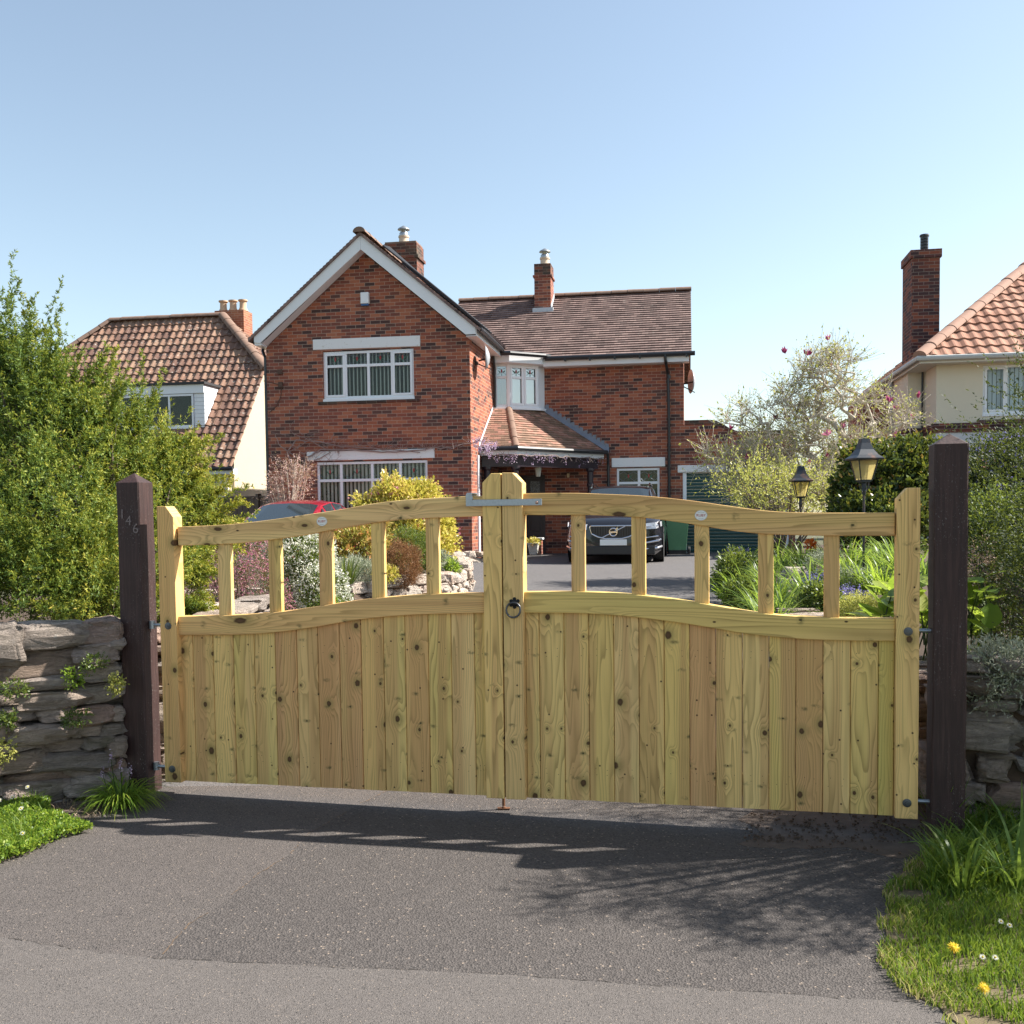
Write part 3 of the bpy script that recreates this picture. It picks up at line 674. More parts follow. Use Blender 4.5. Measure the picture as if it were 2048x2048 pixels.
# ---------------------------------------------------------------- dry stone walls
from mathutils import noise as mnoise
def stones(mb, p0, p1, z0, z1, th, seed, hmin=.05, hmax=.13, lmin=.14, lmax=.42, jit=.10, capz=None, zf=None):
    r = random.Random(seed); dx, dy = p1[0]-p0[0], p1[1]-p0[1]; L = hypot(dx, dy); ux, uy = dx/L, dy/L; nx, ny = -uy, ux
    z = z0
    while z < z1:
        h = r.uniform(hmin, hmax)
        if capz and z+h*1.3 > z1: h = max(z1-z, hmin)*1.15
        s = -r.uniform(0, .2)
        while s < L:
            l = r.uniform(lmin, lmax); 
            if h < hmin*1.3: l *= .8
            hh = h*r.uniform(.85, 1.12); c = s+l/2; off = r.uniform(-.025, .02); zz = z+h/2+r.uniform(-.008, .008)
            a0 = len(mb.v); gzv = zf(c/L) if zf else 0
            stone(mb, (0, 0, 0), (l/2*1.03, th/2, hh/2*1.0), r, jit, 26, True)
            tilt = r.uniform(-.05, .05); yaw = r.uniform(-.08, .08)
            for i in range(a0, len(mb.v)):
                x, y, q = mb.v[i]; x, q = x-q*tilt, q+x*tilt; x, y = x-y*yaw, y+x*yaw
                mb.v[i] = (p0[0]+ux*(c+x)+nx*(y+off), p0[1]+uy*(c+x)+ny*(y+off), gzv+zz+q)
            s += l*.98
        z += h*.97
def stone(mb, c, rad, r, jit=.1, n=16, rough=False):
    "angular split stone: super-ellipsoid with chipped facets"
    rows = 16 if rough else 10; vs = []; fs = []; rv = r.random(); ph = [r.uniform(0, 6.28) for _ in range(8)]
    planes = []
    for _ in range(12):
        d = Vector((r.gauss(0, 1), r.gauss(0, 1.2), r.gauss(0, .8))).normalized(); planes.append((d, r.uniform(.92, 1.28)))
    for i in range(rows+1):
        th_ = pi*i/rows
        for k in range(n):
            q = 2*pi*k/n; d = Vector((sin(th_)*cos(q), sin(th_)*sin(q), cos(th_)))
            e = Vector([abs(x)**.30*(1 if x > 0 else -1) for x in d])
            for pd, dist in planes:
                m = e.dot(pd)
                if m > dist: e -= pd*(m-dist)*.9
            j = 1+jit*(.5*sin(2.3*d.x+ph[0])*cos(3*d.y+ph[1])+.35*sin(5*d.z+ph[2]+d.x*4))+r.uniform(-jit, jit)*.16
            X_, Y_, Z_ = rad[0]*e.x*j, rad[1]*e.y*j, rad[2]*e.z*j
            if rough:
                o_ = rv*37; Z_ += rad[2]*(.26*mnoise.noise((X_*9+o_, .3, (1 if Z_ > 0 else -1)*3.))+.12*mnoise.noise((X_*30+o_, Y_*20, 1.))); s_ = mnoise.noise((X_*7+o_, Z_*55, 2.))+.6*mnoise.noise((X_*24, Z_*90+o_, 5.)); Y_ += -.017*s_; X_ += .02*mnoise.noise((Z_*30+o_, Y_*8, 9.))
            vs.append((c[0]+X_, c[1]+Y_, c[2]+Z_))
    for i in range(rows):
        for k in range(n): a = i*n+k; b = i*n+(k+1) % n; fs.append((a, a+n, b+n, b))
    mb.add(vs, fs, 0, rv)
def stone_wall(name, label, cat, segs, th, seed, core, mat=None, **kw):
    org = (segs[0][0][0], segs[0][0][1], 0); mb = MB()
    for i, (p0, p1, z0, z1) in enumerate(segs): stones(mb, p0, p1, z0, z1, th, seed+i, **kw)
    t = thing(name, label, cat, org); o = mb.build('stonework', mat or STONE, None, org=org, smooth=True, auto=18); o.parent = t; o.location = (0, 0, 0)
    if core:
        mb = MB()  # hidden soil-coloured box added behind the stones to block light
        for (p0, p1, z0, z1) in segs:
            dx, dy = p1[0]-p0[0], p1[1]-p0[1]; L = hypot(dx, dy); nx, ny = -dy/L*th*.30, dx/L*th*.30
            mb.prism_xy([(p0[0]-nx, p0[1]-ny), (p1[0]-nx, p1[1]-ny), (p1[0]+nx, p1[1]+ny), (p0[0]+nx, p0[1]+ny)], z0, z1-.12)
        o = mb.build('light_block_core', SOIL, None, org=org); o.parent = t; o.location = (0, 0, 0)
    return t
WF = Fr((-1.99, 5.30, 0), atan2(.40, .92))
wl = stone_wall('dry_stone_wall', 'low wall of long flat split stones beside the post numbered 146', 'stone wall', [((-4.2, 4.40), (-1.93, 5.40), -.02, .80), ((-1.98, 5.45), (-2.15, 8.4), 0, .75)], .30, 21, True, capz=1, hmin=.045, hmax=.11, lmin=.2, lmax=.5, jit=.12)
mb = MB(); r_ = random.Random(77)
for (cx_, cy_, hw_, hh_) in [(30, 400, 150, 165), (500, 312, 350, 108), (930, 285, 140, 110), (385, 555, 340, 135), (850, 460, 165, 85), (880, 635, 190, 72), (290, 732, 310, 56), (70, 855, 120, 50), (480, 857, 285, 72), (870, 825, 180, 85), (160, 980, 215, 68), (520, 992, 165, 66), (800, 1000, 170, 72), (1010, 990, 70, 60), (50, 1130, 110, 78), (420, 1142, 270, 72), (750, 1130, 120, 56), (970, 1122, 125, 52), (170, 1262, 205, 52), (540, 1257, 185, 52), (850, 1222, 130, 52), (1000, 1275, 95, 85), (190, 1392, 200, 82), (610, 1392, 340, 88), (330, 1545, 300, 68), (750, 1485, 170, 66), (980, 1440, 120, 60), (120, 1640, 140, 50), (410, 1655, 320, 82), (820, 1600, 220, 78), (1050, 1560, 100, 90), (560, 1790, 160, 62), (890, 1710, 130, 60), (250, 1790, 160, 60), (40, 1770, 110, 70), (980, 380, 100, 60), (-180, 500, 160, 130), (-200, 760, 180, 90), (-220, 980, 190, 90), (-180, 1200, 160, 90), (-200, 1440, 190, 100), (-180, 1680, 190, 110)]:
    px, py = cx_/4.392, 1200+cy_/4.392; a_, _, z_ = WF.pix(px, py, -.15); sc_ = hypot(*WF.w(a_, -.15, 0)[:2])/F; n0 = len(mb.v)
    stone(mb, (0, 0, 0), (hw_/4.392*sc_*1.03, r_.uniform(.10, .15), hh_/4.392*sc_*1.0), r_, .12, 44, True); yw = r_.uniform(-.12, .12); tl_ = r_.uniform(-.06, .06); bo_ = -.12+r_.uniform(-.035, .03)
    for i in range(n0, len(mb.v)):
        x, y, z = mb.v[i]; x, z = x-z*tl_, z+x*tl_; x, y = x-y*yw, y+x*yw; w_ = WF.w(a_+x, bo_+y, z_+z); mb.v[i] = w_
o = mb.build('face_stones', STONE, None, org=tuple(wl.location), smooth=True, auto=16); o.parent = wl; o.location = (0, 0, 0)
stone_wall('dry_stone_wall', 'shaded rough stone wall under the shrubs right of the speckled post', 'stone wall', [((2.03, 4.52), (4.2, 3.98), -.02, .74), ((2.0, 4.75), (2.3, 8.0), 0, .60)], .36, 41, True, capz=1, hmin=.07, hmax=.17, lmin=.14, lmax=.34, jit=.2)
# ================================================================ building helpers
def V3(p): return Vector(p)
def courses(mb, LL, LR, UR, UL, g, step=.016, over=0.):
    "overlapping flat tile courses on a plane quad"
    LL, LR, UR, UL = map(V3, (LL, LR, UR, UL)); U = (LR-LL).normalized(); N = U.cross(UL-LL).normalized()
    if N.z < 0: N = -N
    Vd = N.cross(U).normalized()
    if Vd.z < 0: Vd = -Vd
    H = (UL-LL).dot(Vd); n = max(1, round(H/g)); g = H/n
    for i in range(n):
        a0 = i/n; a1 = (i+1)/n; l0 = LL.lerp(UL, a0); r0 = LR.lerp(UR, a0); l1 = LL.lerp(UL, a1); r1 = LR.lerp(UR, a1)
        q = [l0+N*step, r0+N*step, r1, l1, l0, r0]
        gp = [((p-LL).dot(U), max(min((p-LL).dot(Vd), (i+.97)*g), (i+.03)*g)/g*.1, 0) for p in q]
        mb.add(q, [(0, 1, 2, 3), (4, 5, 1, 0)], 0, 0., gp)
def pantiles(mb, LL, LR, UR, UL, g, pitch, amp=.045, step=.035, seg=6):
    LL, LR, UR, UL = map(V3, (LL, LR, UR, UL)); U = (LR-LL).normalized(); N = U.cross(UL-LL).normalized()
    if N.z < 0: N = -N
    Vd = N.cross(U).normalized()
    if Vd.z < 0: Vd = -Vd
    H = (UL-LL).dot(Vd); n = max(1, round(H/g)); g = H/n; rr = random.Random(4)
    for i in range(n):
        a0 = i/n; a1 = (i+1)/n; uL0 = (LL.lerp(UL, a0)-LL).dot(U); uR0 = (LR.lerp(UR, a0)-LL).dot(U); uL1 = (LL.lerp(UL, a1)-LL).dot(U); uR1 = (LR.lerp(UR, a1)-LL).dot(U)
        k0 = int(floor(min(uL0, uL1)/pitch*seg)); k1 = int(ceil(max(uR0, uR1)/pitch*seg)); vs = []; gp = []; fs = []; m = 0; jit = {}
        for k in range(k0, k1+1):
            u = k*pitch/seg; ub = min(max(u, uL0), uR0); ut = min(max(u, uL1), uR1)
            tid = k//seg; j = jit.setdefault(tid, rr.uniform(-.004, .006))
            def w(x, k=k):
                f = (k % seg)/seg; return amp*(.5+.5*cos(2*pi*(f-.22)))**1.3 if f < .72 else amp*.15*(.5+.5*cos(2*pi*(f-.22)))
            b = LL+U*ub+Vd*(i*g)+N*(w(ub)+step+j); b2 = LL+U*ub+Vd*(i*g)+N*(w(ub)-.002); t_ = LL+U*ut+Vd*((i+1)*g)+N*w(ut)
            vs += [b2, b, t_]; gv = (i+.5)*.33; gu = ub
            gp += [(gu, (i+.03)*.33, 0), (gu, (i+.03)*.33, 0), (ut, (i+.97)*.33, 0)]
            if m: q = 3*m; fs += [(q-3, q, q+1, q-2), (q-2, q+1, q+2, q-1)]
            m += 1
        mb.add(vs, fs, 0, 0., gp)
def ridge(mb, p0, p1, r=.11, L=.42, seed=1, lift=.0):
    "half-round ridge tiles end to end"
    rr = random.Random(seed); p0, p1 = V3(p0), V3(p1); D = p1-p0; n = max(1, round(D.length/L)); t = D.normalized(); s = t.cross(Vector((0, 0, 1))).normalized(); u = s.cross(t)
    for i in range(n):
        a = p0+D*(i/n); b = p0+D*((i+.985)/n); vs = []; h = rr.uniform(-.006, .008)
        for (c, rad) in ((a, r*1.06), (b, r)):
            for k in range(9): q = pi*k/8; vs.append(c+s*cos(q)*rad+u*(sin(q)*rad*.8+h+lift-.03))
        c0 = len(vs); mb.add(vs, [(k, k+1, 10+k, 9+k) for k in range(8)]+[tuple(range(8, -1, -1)), tuple(range(9, 18))], 0, rr.random())
def wall_xz(mb, outline_top, a0, a1, z0, b, th, holes):
    """wall slab in the plane y=b (front face), thickness th backwards; outline_top: list of (a,z) for the top edge from a0 to a1; rectangular holes"""
    xs = sorted(set([a0, a1]+[p[0] for p in outline_top]+[h[i] for h in holes for i in (0, 1)]))
    topz = lambda x: float(np.interp(x, [p[0] for p in outline_top], [p[1] for p in outline_top]))
    for x0, x1 in zip(xs[:-1], xs[1:]):
        xm = (x0+x1)/2; hs = sorted([(h[2], h[3]) for h in holes if h[0] < xm < h[1]]); z = z0; parts = []
        for (h0, h1) in hs: parts.append((z, h0, False)); z = h1
        parts.append((z, None, True))
        for (c0, c1, top) in parts:
            if top: q = [(x0, b, c0), (x1, b, c0), (x1, b, topz(x1)), (x0, b, topz(x0))]
            else: q = [(x0, b, c0), (x1, b, c0), (x1, b, c1), (x0, b, c1)]
            mb.add(q, [(0, 1, 2, 3)])
    for h in holes:
        x0, x1, c0, c1 = h
        mb.add([(x0, b, c0), (x0, b+th, c0), (x0, b+th, c1), (x0, b, c1)], [(0, 1, 2, 3)]); mb.add([(x1, b, c0), (x1, b, c1), (x1, b+th, c1), (x1, b+th, c0)], [(0, 1, 2, 3)])
        mb.add([(x0, b, c1), (x0, b+th, c1), (x1, b+th, c1), (x1, b, c1)], [(0, 1, 2, 3)]); mb.add([(x0, b, c0), (x1, b, c0), (x1, b+th, c0), (x0, b+th, c0)], [(0, 1, 2, 3)])
def tulip(mb_r, mb_g, x, z, y, s):
    mb_r.prism_xz([(x, z-s), (x+.42*s, z-.1*s), (x+.25*s, z+.6*s), (x, z+1.1*s), (x-.25*s, z+.6*s), (x-.42*s, z-.1*s)], y, y+.004)
    for sg in (-1, 1):
        pts = [(x+sg*.35*s, z-.95*s), (x+sg*1.0*s, z-.55*s), (x+sg*1.75*s, z+.45*s), (x+sg*1.0*s, z+.1*s), (x+sg*.6*s, z-.3*s)]
        if sg < 0: pts = pts[::-1]
        mb_g.prism_xz(pts, y, y+.004)
    mb_g.prism_xz([(x-.12*s, z-1.9*s), (x+.12*s, z-1.9*s), (x+.12*s, z-1.05*s), (x-.12*s, z-1.05*s)], y, y+.004)
def window(par, a0, a1, z0, z1, b, cols, ztr, casements=(), tul=True, blinds=True, fr=.055, slat=.089, slw=.03, glass=None, bm=None, rz=None, org=None, name='window', cill=True, dark=True):
    """upvc window; cols: column edges inside a0..a1. ztr: transom height. local x=a, y=b. if org given, built in its own turned frame"""
    mb = MB(); y0 = b; y1 = b+.06
    mb.box(a0, a1, y0, y1, z0, z0+fr*1.2); mb.box(a0, a1, y0, y1, z1-fr, z1); zz0, zz1 = z0+fr*1.2, z1-fr
    mb.box(a0, a0+fr, y0, y1, zz0, zz1); mb.box(a1-fr, a1, y0, y1, zz0, zz1)
    edges = [a0+fr*.5]+list(cols)+[a1-fr*.5]
    for c in cols: mb.box(c-fr*.55, c+fr*.55, y0-.001, y1, zz0, zz1)
    panes = []
    for i in range(len(edges)-1):
        x0 = edges[i]+fr*.5; x1 = edges[i+1]-fr*.5
        rows = [(zz0, ztr-.03), (ztr+.03, zz1)] if ztr else [(zz0, zz1)]
        if ztr: mb.box(x0, x1, y0+.001, y1, ztr-.03, ztr+.03)
        k = .035 if i in casements else 0
        if k:
            mb.box(x0-.015, x1+.015, y0-.014, y0, zz0-.01, zz0+k); mb.box(x0-.015, x1+.015, y0-.014, y0, zz1-k, zz1+.01); mb.box(x0-.015, x0+k, y0-.014, y0, zz0+k, zz1-k); mb.box(x1-k, x1+.015, y0-.014, y0, zz0+k, zz1-k)
        panes += [(x0, x1, r[0], r[1], j, k) for j, r in enumerate(rows)]
    if cill: mb.box(a0-.01, a1+.01, y0-.05, y0-.002, z0-.045, z0+.008)
    w = mb.build(name, WHITE, par, bevel=.004)
    if org is not None: w.location = org; w.rotation_euler = (0, 0, rz)
    for (x0, x1, c0, c1, j, k) in panes:
        mb = MB(); mb.add([(x0, y0+.03, c0), (x1, y0+.03, c0), (x1, y0+.03, c1), (x0, y0+.03, c1)], [(0, 1, 2, 3)]); R = MB(); Gm = MB(); Ln = MB()
        if tul and j == 1 and ztr:
            xc = (x0+x1)/2; zc = (c0+c1)/2; tulip(R, Gm, xc, zc, y0+.018, .055)
            for sg in (-1, 1):
                Ln.tube([(xc+sg*.05, y0+.022, zc-.05), (xc+sg*.14, y0+.022, c0+.02), (x0 if sg < 0 else x1, y0+.022, c0+.1)], .0045, 4); Ln.tube([(xc+sg*.02, y0+.022, zc+.05), (xc+sg*.12, y0+.022, c1-.03), (x0 if sg < 0 else x1, y0+.022, c1-.09)], .0045, 4)
            for mi, q in ((1, R), (2, Gm), (3, Ln)): mb.add(q.v, q.f, mi)
            mb.build('pane', [glass or GLASS, RED, GRN, LEAD], w)
        else: mb.build('pane', glass or GLASS, w)
    if blinds:
        B = MB(); n = int((a1-a0-.1)/slat); rr = random.Random(int(abs(a0)*77)); tb = bm or BLIND
        for i in range(n):
            x = a0+.06+(i+.5)*(a1-a0-.12)/n; hw = slw/2; y = b+.15; sk_ = rr.uniform(-.002, .002)
            B.add([(x-hw, y, z0+.06), (x+hw, y+.01, z0+.06), (x+hw+sk_, y+.01, z1-.04), (x-hw+sk_, y, z1-.04)], [(0, 1, 2, 3)], 0, rr.random())
        B.build('blinds', tb, w)
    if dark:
        D = MB(); D.box(a0+.002, a1-.002, b+.26, b+.9, z0-.0, z1+.0); D.build('painted_dim_room', DIM, w)
    return w
def gutter(mb, pts, r=.055, n=8):
    mb.tube(pts, r, n)
def pipe_downs(name, par, path, r=.034, mat=None, coll=()):
    mb = MB(); mb.tube(path, r, 10)
    for p in coll: mb.lathe([(r*1.35, -.04), (r*1.35, .04)], p[0], p[1], p[2], 10)
    return mb.build(name, mat or BLACKP, par)
def cowl_pot(par, x, y, z, pot=.13, h=.3, clay=(.55, .44, .33), metal=True):
    mb = MB(); mb.lathe([(pot*1.1, 0), (pot*.92, h*.15), (pot*.9, h*.75), (pot*1.02, h*.8), (pot*1.02, h)], x, y, z, 16); p = mb.build('chimney_pot', plain('clay_pot', clay, .8, nz=.2), par, smooth=True, auto=40)
    if metal:
        mb = MB(); r = pot*.8
        mb.lathe([(r*1.05, 0), (r*1.05, .06), (r*.85, .09)], x, y, z+h, 14)
        for k in range(4): q = pi/4+pi/2*k; mb.tube([(x+r*.8*cos(q), y+r*.8*sin(q), z+h+.06), (x+r*.8*cos(q), y+r*.8*sin(q), z+h+.18)], .012, 5)
        mb.lathe([(r*1.45, .15), (r*1.3, .18), (r*.5, .23), (.03, .245)], x, y, z+h, 14)
        mb.build('cowl', plain('cowl_metal', (.42, .43, .43), .35, .8), p, smooth=True, auto=40)
    return p

# ================================================================ the brick house
HTH = -atan(.175); _C = ray(944, 1108); HC = (_C[0]*21.7, _C[1]*21.7, .40)
H = Fr(HC, HTH)
house = thing('brick_house', 'red brick house with a white-boarded gable and a lower wing behind the gate', 'house', HC, HTH)
# --- walls
wt = [(-4.62, 4.80), (-2.30, 6.74), (0.01, 4.80)]
WIN_U = (-3.30, -1.235, 3.60, 4.66); WIN_L = (-3.50, -.965, .78, 2.24)
mb = MB(); wall_xz(mb, wt, -4.62, 0, -.4, 0, .1, [WIN_U, WIN_L])
mb.add([(0, 0, -.4), (0, 3.53, -.4), (0, 3.53, 4.86), (0, 0, 4.80)], [(0, 1, 2, 3)]); mb.add([(-4.62, 9, -.4), (-4.62, 0, -.4), (-4.62, 0, 4.8), (-4.62, 9, 4.8)], [(0, 1, 2, 3)])
DOOR = (.30, 1.12, -.1, 2.0); WIN_M = (2.90, 3.945, 1.0, 2.13); GAR = (4.50, 7.0, -.1, 1.985)
mb.add([(-4.62, 9, -.4), (4.53, 9, -.4), (4.53, 9, 4.75), (-4.62, 9, 4.75)], [(3, 2, 1, 0)])
top = [(0, 4.78), (4.53, 4.78)]
wall_xz(mb, [(0, 4.78), (4.529, 4.78), (4.53, 3.14)] + [(4.6, 3.14), (5.15, 3.14), (5.3, 3.11), (5.45, 3.04), (5.62, 2.92), (5.8, 2.85), (7.15, 2.85)], 0, 7.15, -.4, 3.53, .1, [DOOR, WIN_M, GAR])
mb.add([(4.53, 3.53, 2.9), (4.53, 9, 2.9), (4.53, 9, 4.78), (4.53, 6.2, 6.8), (4.53, 3.53, 4.78)], [(0, 1, 2, 3, 4)])
mb.add([(7.15, 3.53, -.4), (7.15, 9, -.4), (7.15, 9, 2.8), (7.15, 3.53, 2.8)], [(0, 1, 2, 3)])
mb.build('wall', BRICK, house)
# parapet coping course
mb = MB(); pts = [(4.54, 3.14), (5.15, 3.14), (5.3, 3.11), (5.45, 3.04), (5.62, 2.92), (5.8, 2.85), (7.15, 2.85)]
mb.ribbon([(x, z+.11) for x, z in pts], pts, 3.52, 3.75); mb.build('parapet_coping', BRICK_OLD, house)
# --- lintels & sills
mb = MB(); mb.prism_xz([(-3.52, 4.70), (-1.08, 4.685), (-1.08, 4.915), (-3.52, 4.925)], -.02, .08); mb.build('lintel', LINT, house, bevel=.008)
mb = MB(); mb.prism_xz([(-3.72, 2.26), (-.80, 2.27), (-.80, 2.475), (-3.72, 2.465)], -.02, .08); mb.build('lintel', LINT, house, bevel=.008)
mb = MB(); mb.box(2.78, 4.08, 3.505, 3.6, 2.15, 2.375); mb.build('lintel', LINT, house, bevel=.008)
mb = MB(); mb.box(4.38, 7.15, 3.50, 3.6, 1.99, 2.165); mb.build('lintel', LINT, house, bevel=.008)
mb = MB(); mb.box(-3.42, -1.12, -.035, .0, 3.50, 3.552); mb.build('sill', BRICK_OLD, house)
# --- windows
cu = [H.az(x, 760, .05)[0] for x in (692, 737.5, 785)]; cl = [H.az(x, 1000, .05)[0] for x in (684, 746, 802)]
window(house, WIN_U[0], WIN_U[1], WIN_U[2], WIN_U[3]-.012, .035, cu, 4.33, casements=(0, 3), slw=.026)
window(house, WIN_L[0], WIN_L[1], WIN_L[2], WIN_L[3]-.012, .035, cl, 1.82, casements=(), slw=.046)
cm = [H.az(1278, 960, 3.57)[0]]
window(house, WIN_M[0], WIN_M[1], WIN_M[2], WIN_M[3]-.01, 3.565, cm, 1.76, casements=(), blinds=False)
# --- gable roof of the wing
sl = .83
def ze(a): return 5.00-(abs(a+2.28)-2.52)*sl     # top of the rafters at distance from the ridge
ap = ze(-2.28)
mb = MB()
for sg in (-1, 1):
    e = -2.28+sg*2.60
    if sg < 0: courses(mb, (e, 9.3, ze(e)), (e, -.36, ze(e)), (-2.28, -.36, ap), (-2.28, 9.3, ap), .1)
    else: courses(mb, (e, -.36, ze(e)), (e, 9.3, ze(e)), (-2.28, 9.3, ap), (-2.28, -.36, ap), .1)
rf = mb.build('roof', TILE, house)
mb = MB()   # underside + verge edge with tile ends
for sg in (-1, 1):
    e = -2.28+sg*2.60; n = 34
    for i in range(n):
        x0 = -2.28+(e+2.28)*i/n; x1 = -2.28+(e+2.28)*(i+1)/n; mb.add([(x0, -.37, ze(x0)-.055), (x1, -.37, ze(x1)-.055), (x1, -.37, ze(x1)+.022), (x0, -.37, ze(x0)+.004), (x0, -.2, ze(x0)-.055), (x1, -.2, ze(x1)-.055)], [(0, 1, 2, 3), (0, 4, 5, 1)], 0, 0, [(i*.1+.02, .5, 0)]*6)
    mb.add([(-2.28, -.3, ap-.06), (e, -.3, ze(e)-.06), (e, 9.3, ze(e)-.06), (-2.28, 9.3, ap-.06)], [(0, 1, 2, 3)])
mb.build('verge', TILE, rf)
mb = MB(); ridge(mb, (-2.28, -.42, ap+.03), (-2.28, 9.2, ap+.03), .13); mb.build('ridge_tiles', RIDGE, rf, smooth=True, auto=40)
# bargeboards (white, deep) and soffit box ends
mb = MB(); d = .055; hgt = .30
lo = -4.76; hi = .215
t_l, t_r = ze(-2.28)-d, ze(-2.28)-d
mb.prism_xz([(lo, ze(lo)-d), (lo, 4.865), (lo+.13, 4.835), (-2.28, ap-d-hgt), (-2.28, ap-d)][::1], -.325, -.30)
mb.prism_xz([(-2.277, ap-d), (-2.277, ap-d-hgt), (hi-.22, 4.835), (hi, 4.835), (hi, ze(hi)-d)], -.325, -.30)
mb.build('bargeboard', FASCIA, house, bevel=.004)
mb = MB(); mb.prism_xz([(lo, 4.80), (-4.60, 4.80), (-4.60, 4.98), (lo, 4.93)], -.295, 9.); mb.box(.0, hi, -.295, 3.3, 4.80, 4.815)
mb.add([(-4.6, -.3, 4.83), (-2.28, -.3, ap-.33), (-2.28, 0, ap-.33), (-4.6, 0, 4.83)], [(0, 1, 2, 3)]); mb.add([(0, -.3, 4.83), (-2.28, -.3, ap-.33), (-2.28, 0, ap-.33), (0, 0, 4.83)], [(3, 2, 1, 0)])
mb.build('soffit', FASCIA, house)
mb = MB(); mb.box(.215, .235, -.3, 3.25, 4.80, 4.98); mb.build('fascia', FASCIA, house)
mb = MB(); gutter(mb, [(.29, -.26, 4.95), (.29, 2.3, 4.93)]); 
for k in range(4): mb.lathe([(.066, -.03), (.066, .03)], .29, 0, 0, 8)if False else None
mb.build('gutter', BLACKP, house)
mb = MB(); mb.tube([(-4.80, -.2, 4.88), (-4.80, 9, 4.88)], .05, 8); mb.build('gutter', BLACKP, house)
pipe_downs('downpipe', house, [(-4.80, .25, 4.84), (-4.79, .2, 4.75), (-4.655, .02, 4.58), (-4.655, .0, -.1)])
# solar pool tubing / panel on the right slope
mb = MB()
def on(a, b, h): s_ = 1/sqrt(1+sl*sl); return (a+h*sl*s_, b, ze(a)+h*s_)
for k in range(7):
    b = .35+k*.055; mb.tube([on(-2.05, b, .10+.01*k), on(-1.2, b, .11), on(-.3, b, .10), on(.30, b, .09)], .022, 6)
mb.build('black_hoses', BLACKP, house)
mb = MB(); a0_, a1_ = -1.75, .1; q = [on(a0_, .9, .06), on(a1_, .9, .06), on(a1_, 4.2, .06), on(a0_, 4.2, .06), on(a0_, .9, .12), on(a1_, .9, .12), on(a1_, 4.2, .12), on(a0_, 4.2, .12)]
mb.add(q, [(3, 2, 1, 0), (4, 5, 6, 7), (0, 1, 5, 4), (1, 2, 6, 5), (2, 3, 7, 6), (3, 0, 4, 7)]); mb.build('solar_panel', plain('solar_black', (.012, .013, .018), .2, nz=.1), house)
# chimney on the wing
mb = MB(); mb.box(-2.62, -1.80, 2.5, 3.15, 6.1, 7.60); mb.box(-2.66, -1.76, 2.46, 3.19, 7.24, 7.31); ch = mb.build('chimney', BRICK_OLD, house)
mb = MB(); mb.box(-2.60, -1.82, 2.52, 3.13, 7.60, 7.65); mb.build('flaunching', RIDGE, ch)
cowl_pot(ch, -2.20, 2.8, 7.65, .13, .2)
# --- main roof
ME = (3.18, 4.84); MR = (6.2, 6.93); L0 = -1.6; L1 = 4.72
mb = MB(); courses(mb, (L0, ME[0], ME[1]), (L1, ME[0], ME[1]), (L1, MR[0], MR[1]), (L0, MR[0], MR[1]), .13, .03); courses(mb, (L1, 9.3, ME[1]), (L0, 9.3, ME[1]), (L0, MR[0], MR[1]), (L1, MR[0], MR[1]), .1)
mr = mb.build('roof', TILE, house)
mb = MB(); ridge(mb, (L0, MR[0], MR[1]+.03), (L1+.02, MR[0], MR[1]+.03), .12, seed=3); mb.build('ridge_tiles', RIDGE, mr, smooth=True, auto=40)
mb = MB(); mb.prism_yz([(ME[0], ME[1]-.06), (ME[0], ME[1]), (MR[0], MR[1]), (9.3, ME[1]), (9.3, ME[1]-.06), (MR[0], MR[1]-.08)], L1-.06, L1-.002); mb.build('verge', RIDGE, mr)
mb = MB(); mb.box(1.15, 4.66, 3.20, 3.225, 4.62, 4.80); mb.box(4.54, 4.66, 3.225, 3.53, 4.62, 4.80); mb.box(1.15, 4.54, 3.225, 3.53, 4.62, 4.64); mb.build('fascia', FASCIA, house)
mb = MB(); gutter(mb, [(1.2, 3.13, 4.80), (4.80, 3.13, 4.795)])
for x in (1.7, 2.3, 2.9, 3.5, 4.1, 4.6): mb.box(x-.02, x+.02, 3.08, 3.2, 4.72, 4.80)
mb.build('gutter', BLACKP, house)
xd = H.az(1338, 900, 3.45)[0]
pipe_downs('downpipe', house, [(xd-.08, 3.13, 4.76), (xd-.07, 3.14, 4.66), (xd-.02, 3.46, 4.36), (xd, 3.46, 3.2), (xd, 3.46, -.05)], .036, coll=[(xd, 3.46, 4.3), (xd, 3.46, 2.65)])
# chimney on the main ridge
mb = MB(); mb.box(.61, 1.05, 5.5, 6.1, 6.2, 7.66); mb.box(.575, 1.085, 5.465, 6.135, 7.33, 7.38); ch = mb.build('chimney', BRICK, house)
mb = MB(); mb.box(.608, 1.052, 5.498, 6.102, 7.38, 7.68); mb.build('weathered_top', BRICK_OLD, ch)
cowl_pot(ch, .86, 5.8, 7.68, .135, .22)
mb = MB(); mb.box(.57, 1.12, 5.40, 5.497, 6.36, 6.50); mb.prism_yz([(5.45, 6.45), (6.15, 6.95), (6.15, 7.03), (5.45, 6.56)], 1.052, 1.075); mb.build('flashing', plain('pale_lead', (.5, .53, .56), .5, nz=.2), ch)
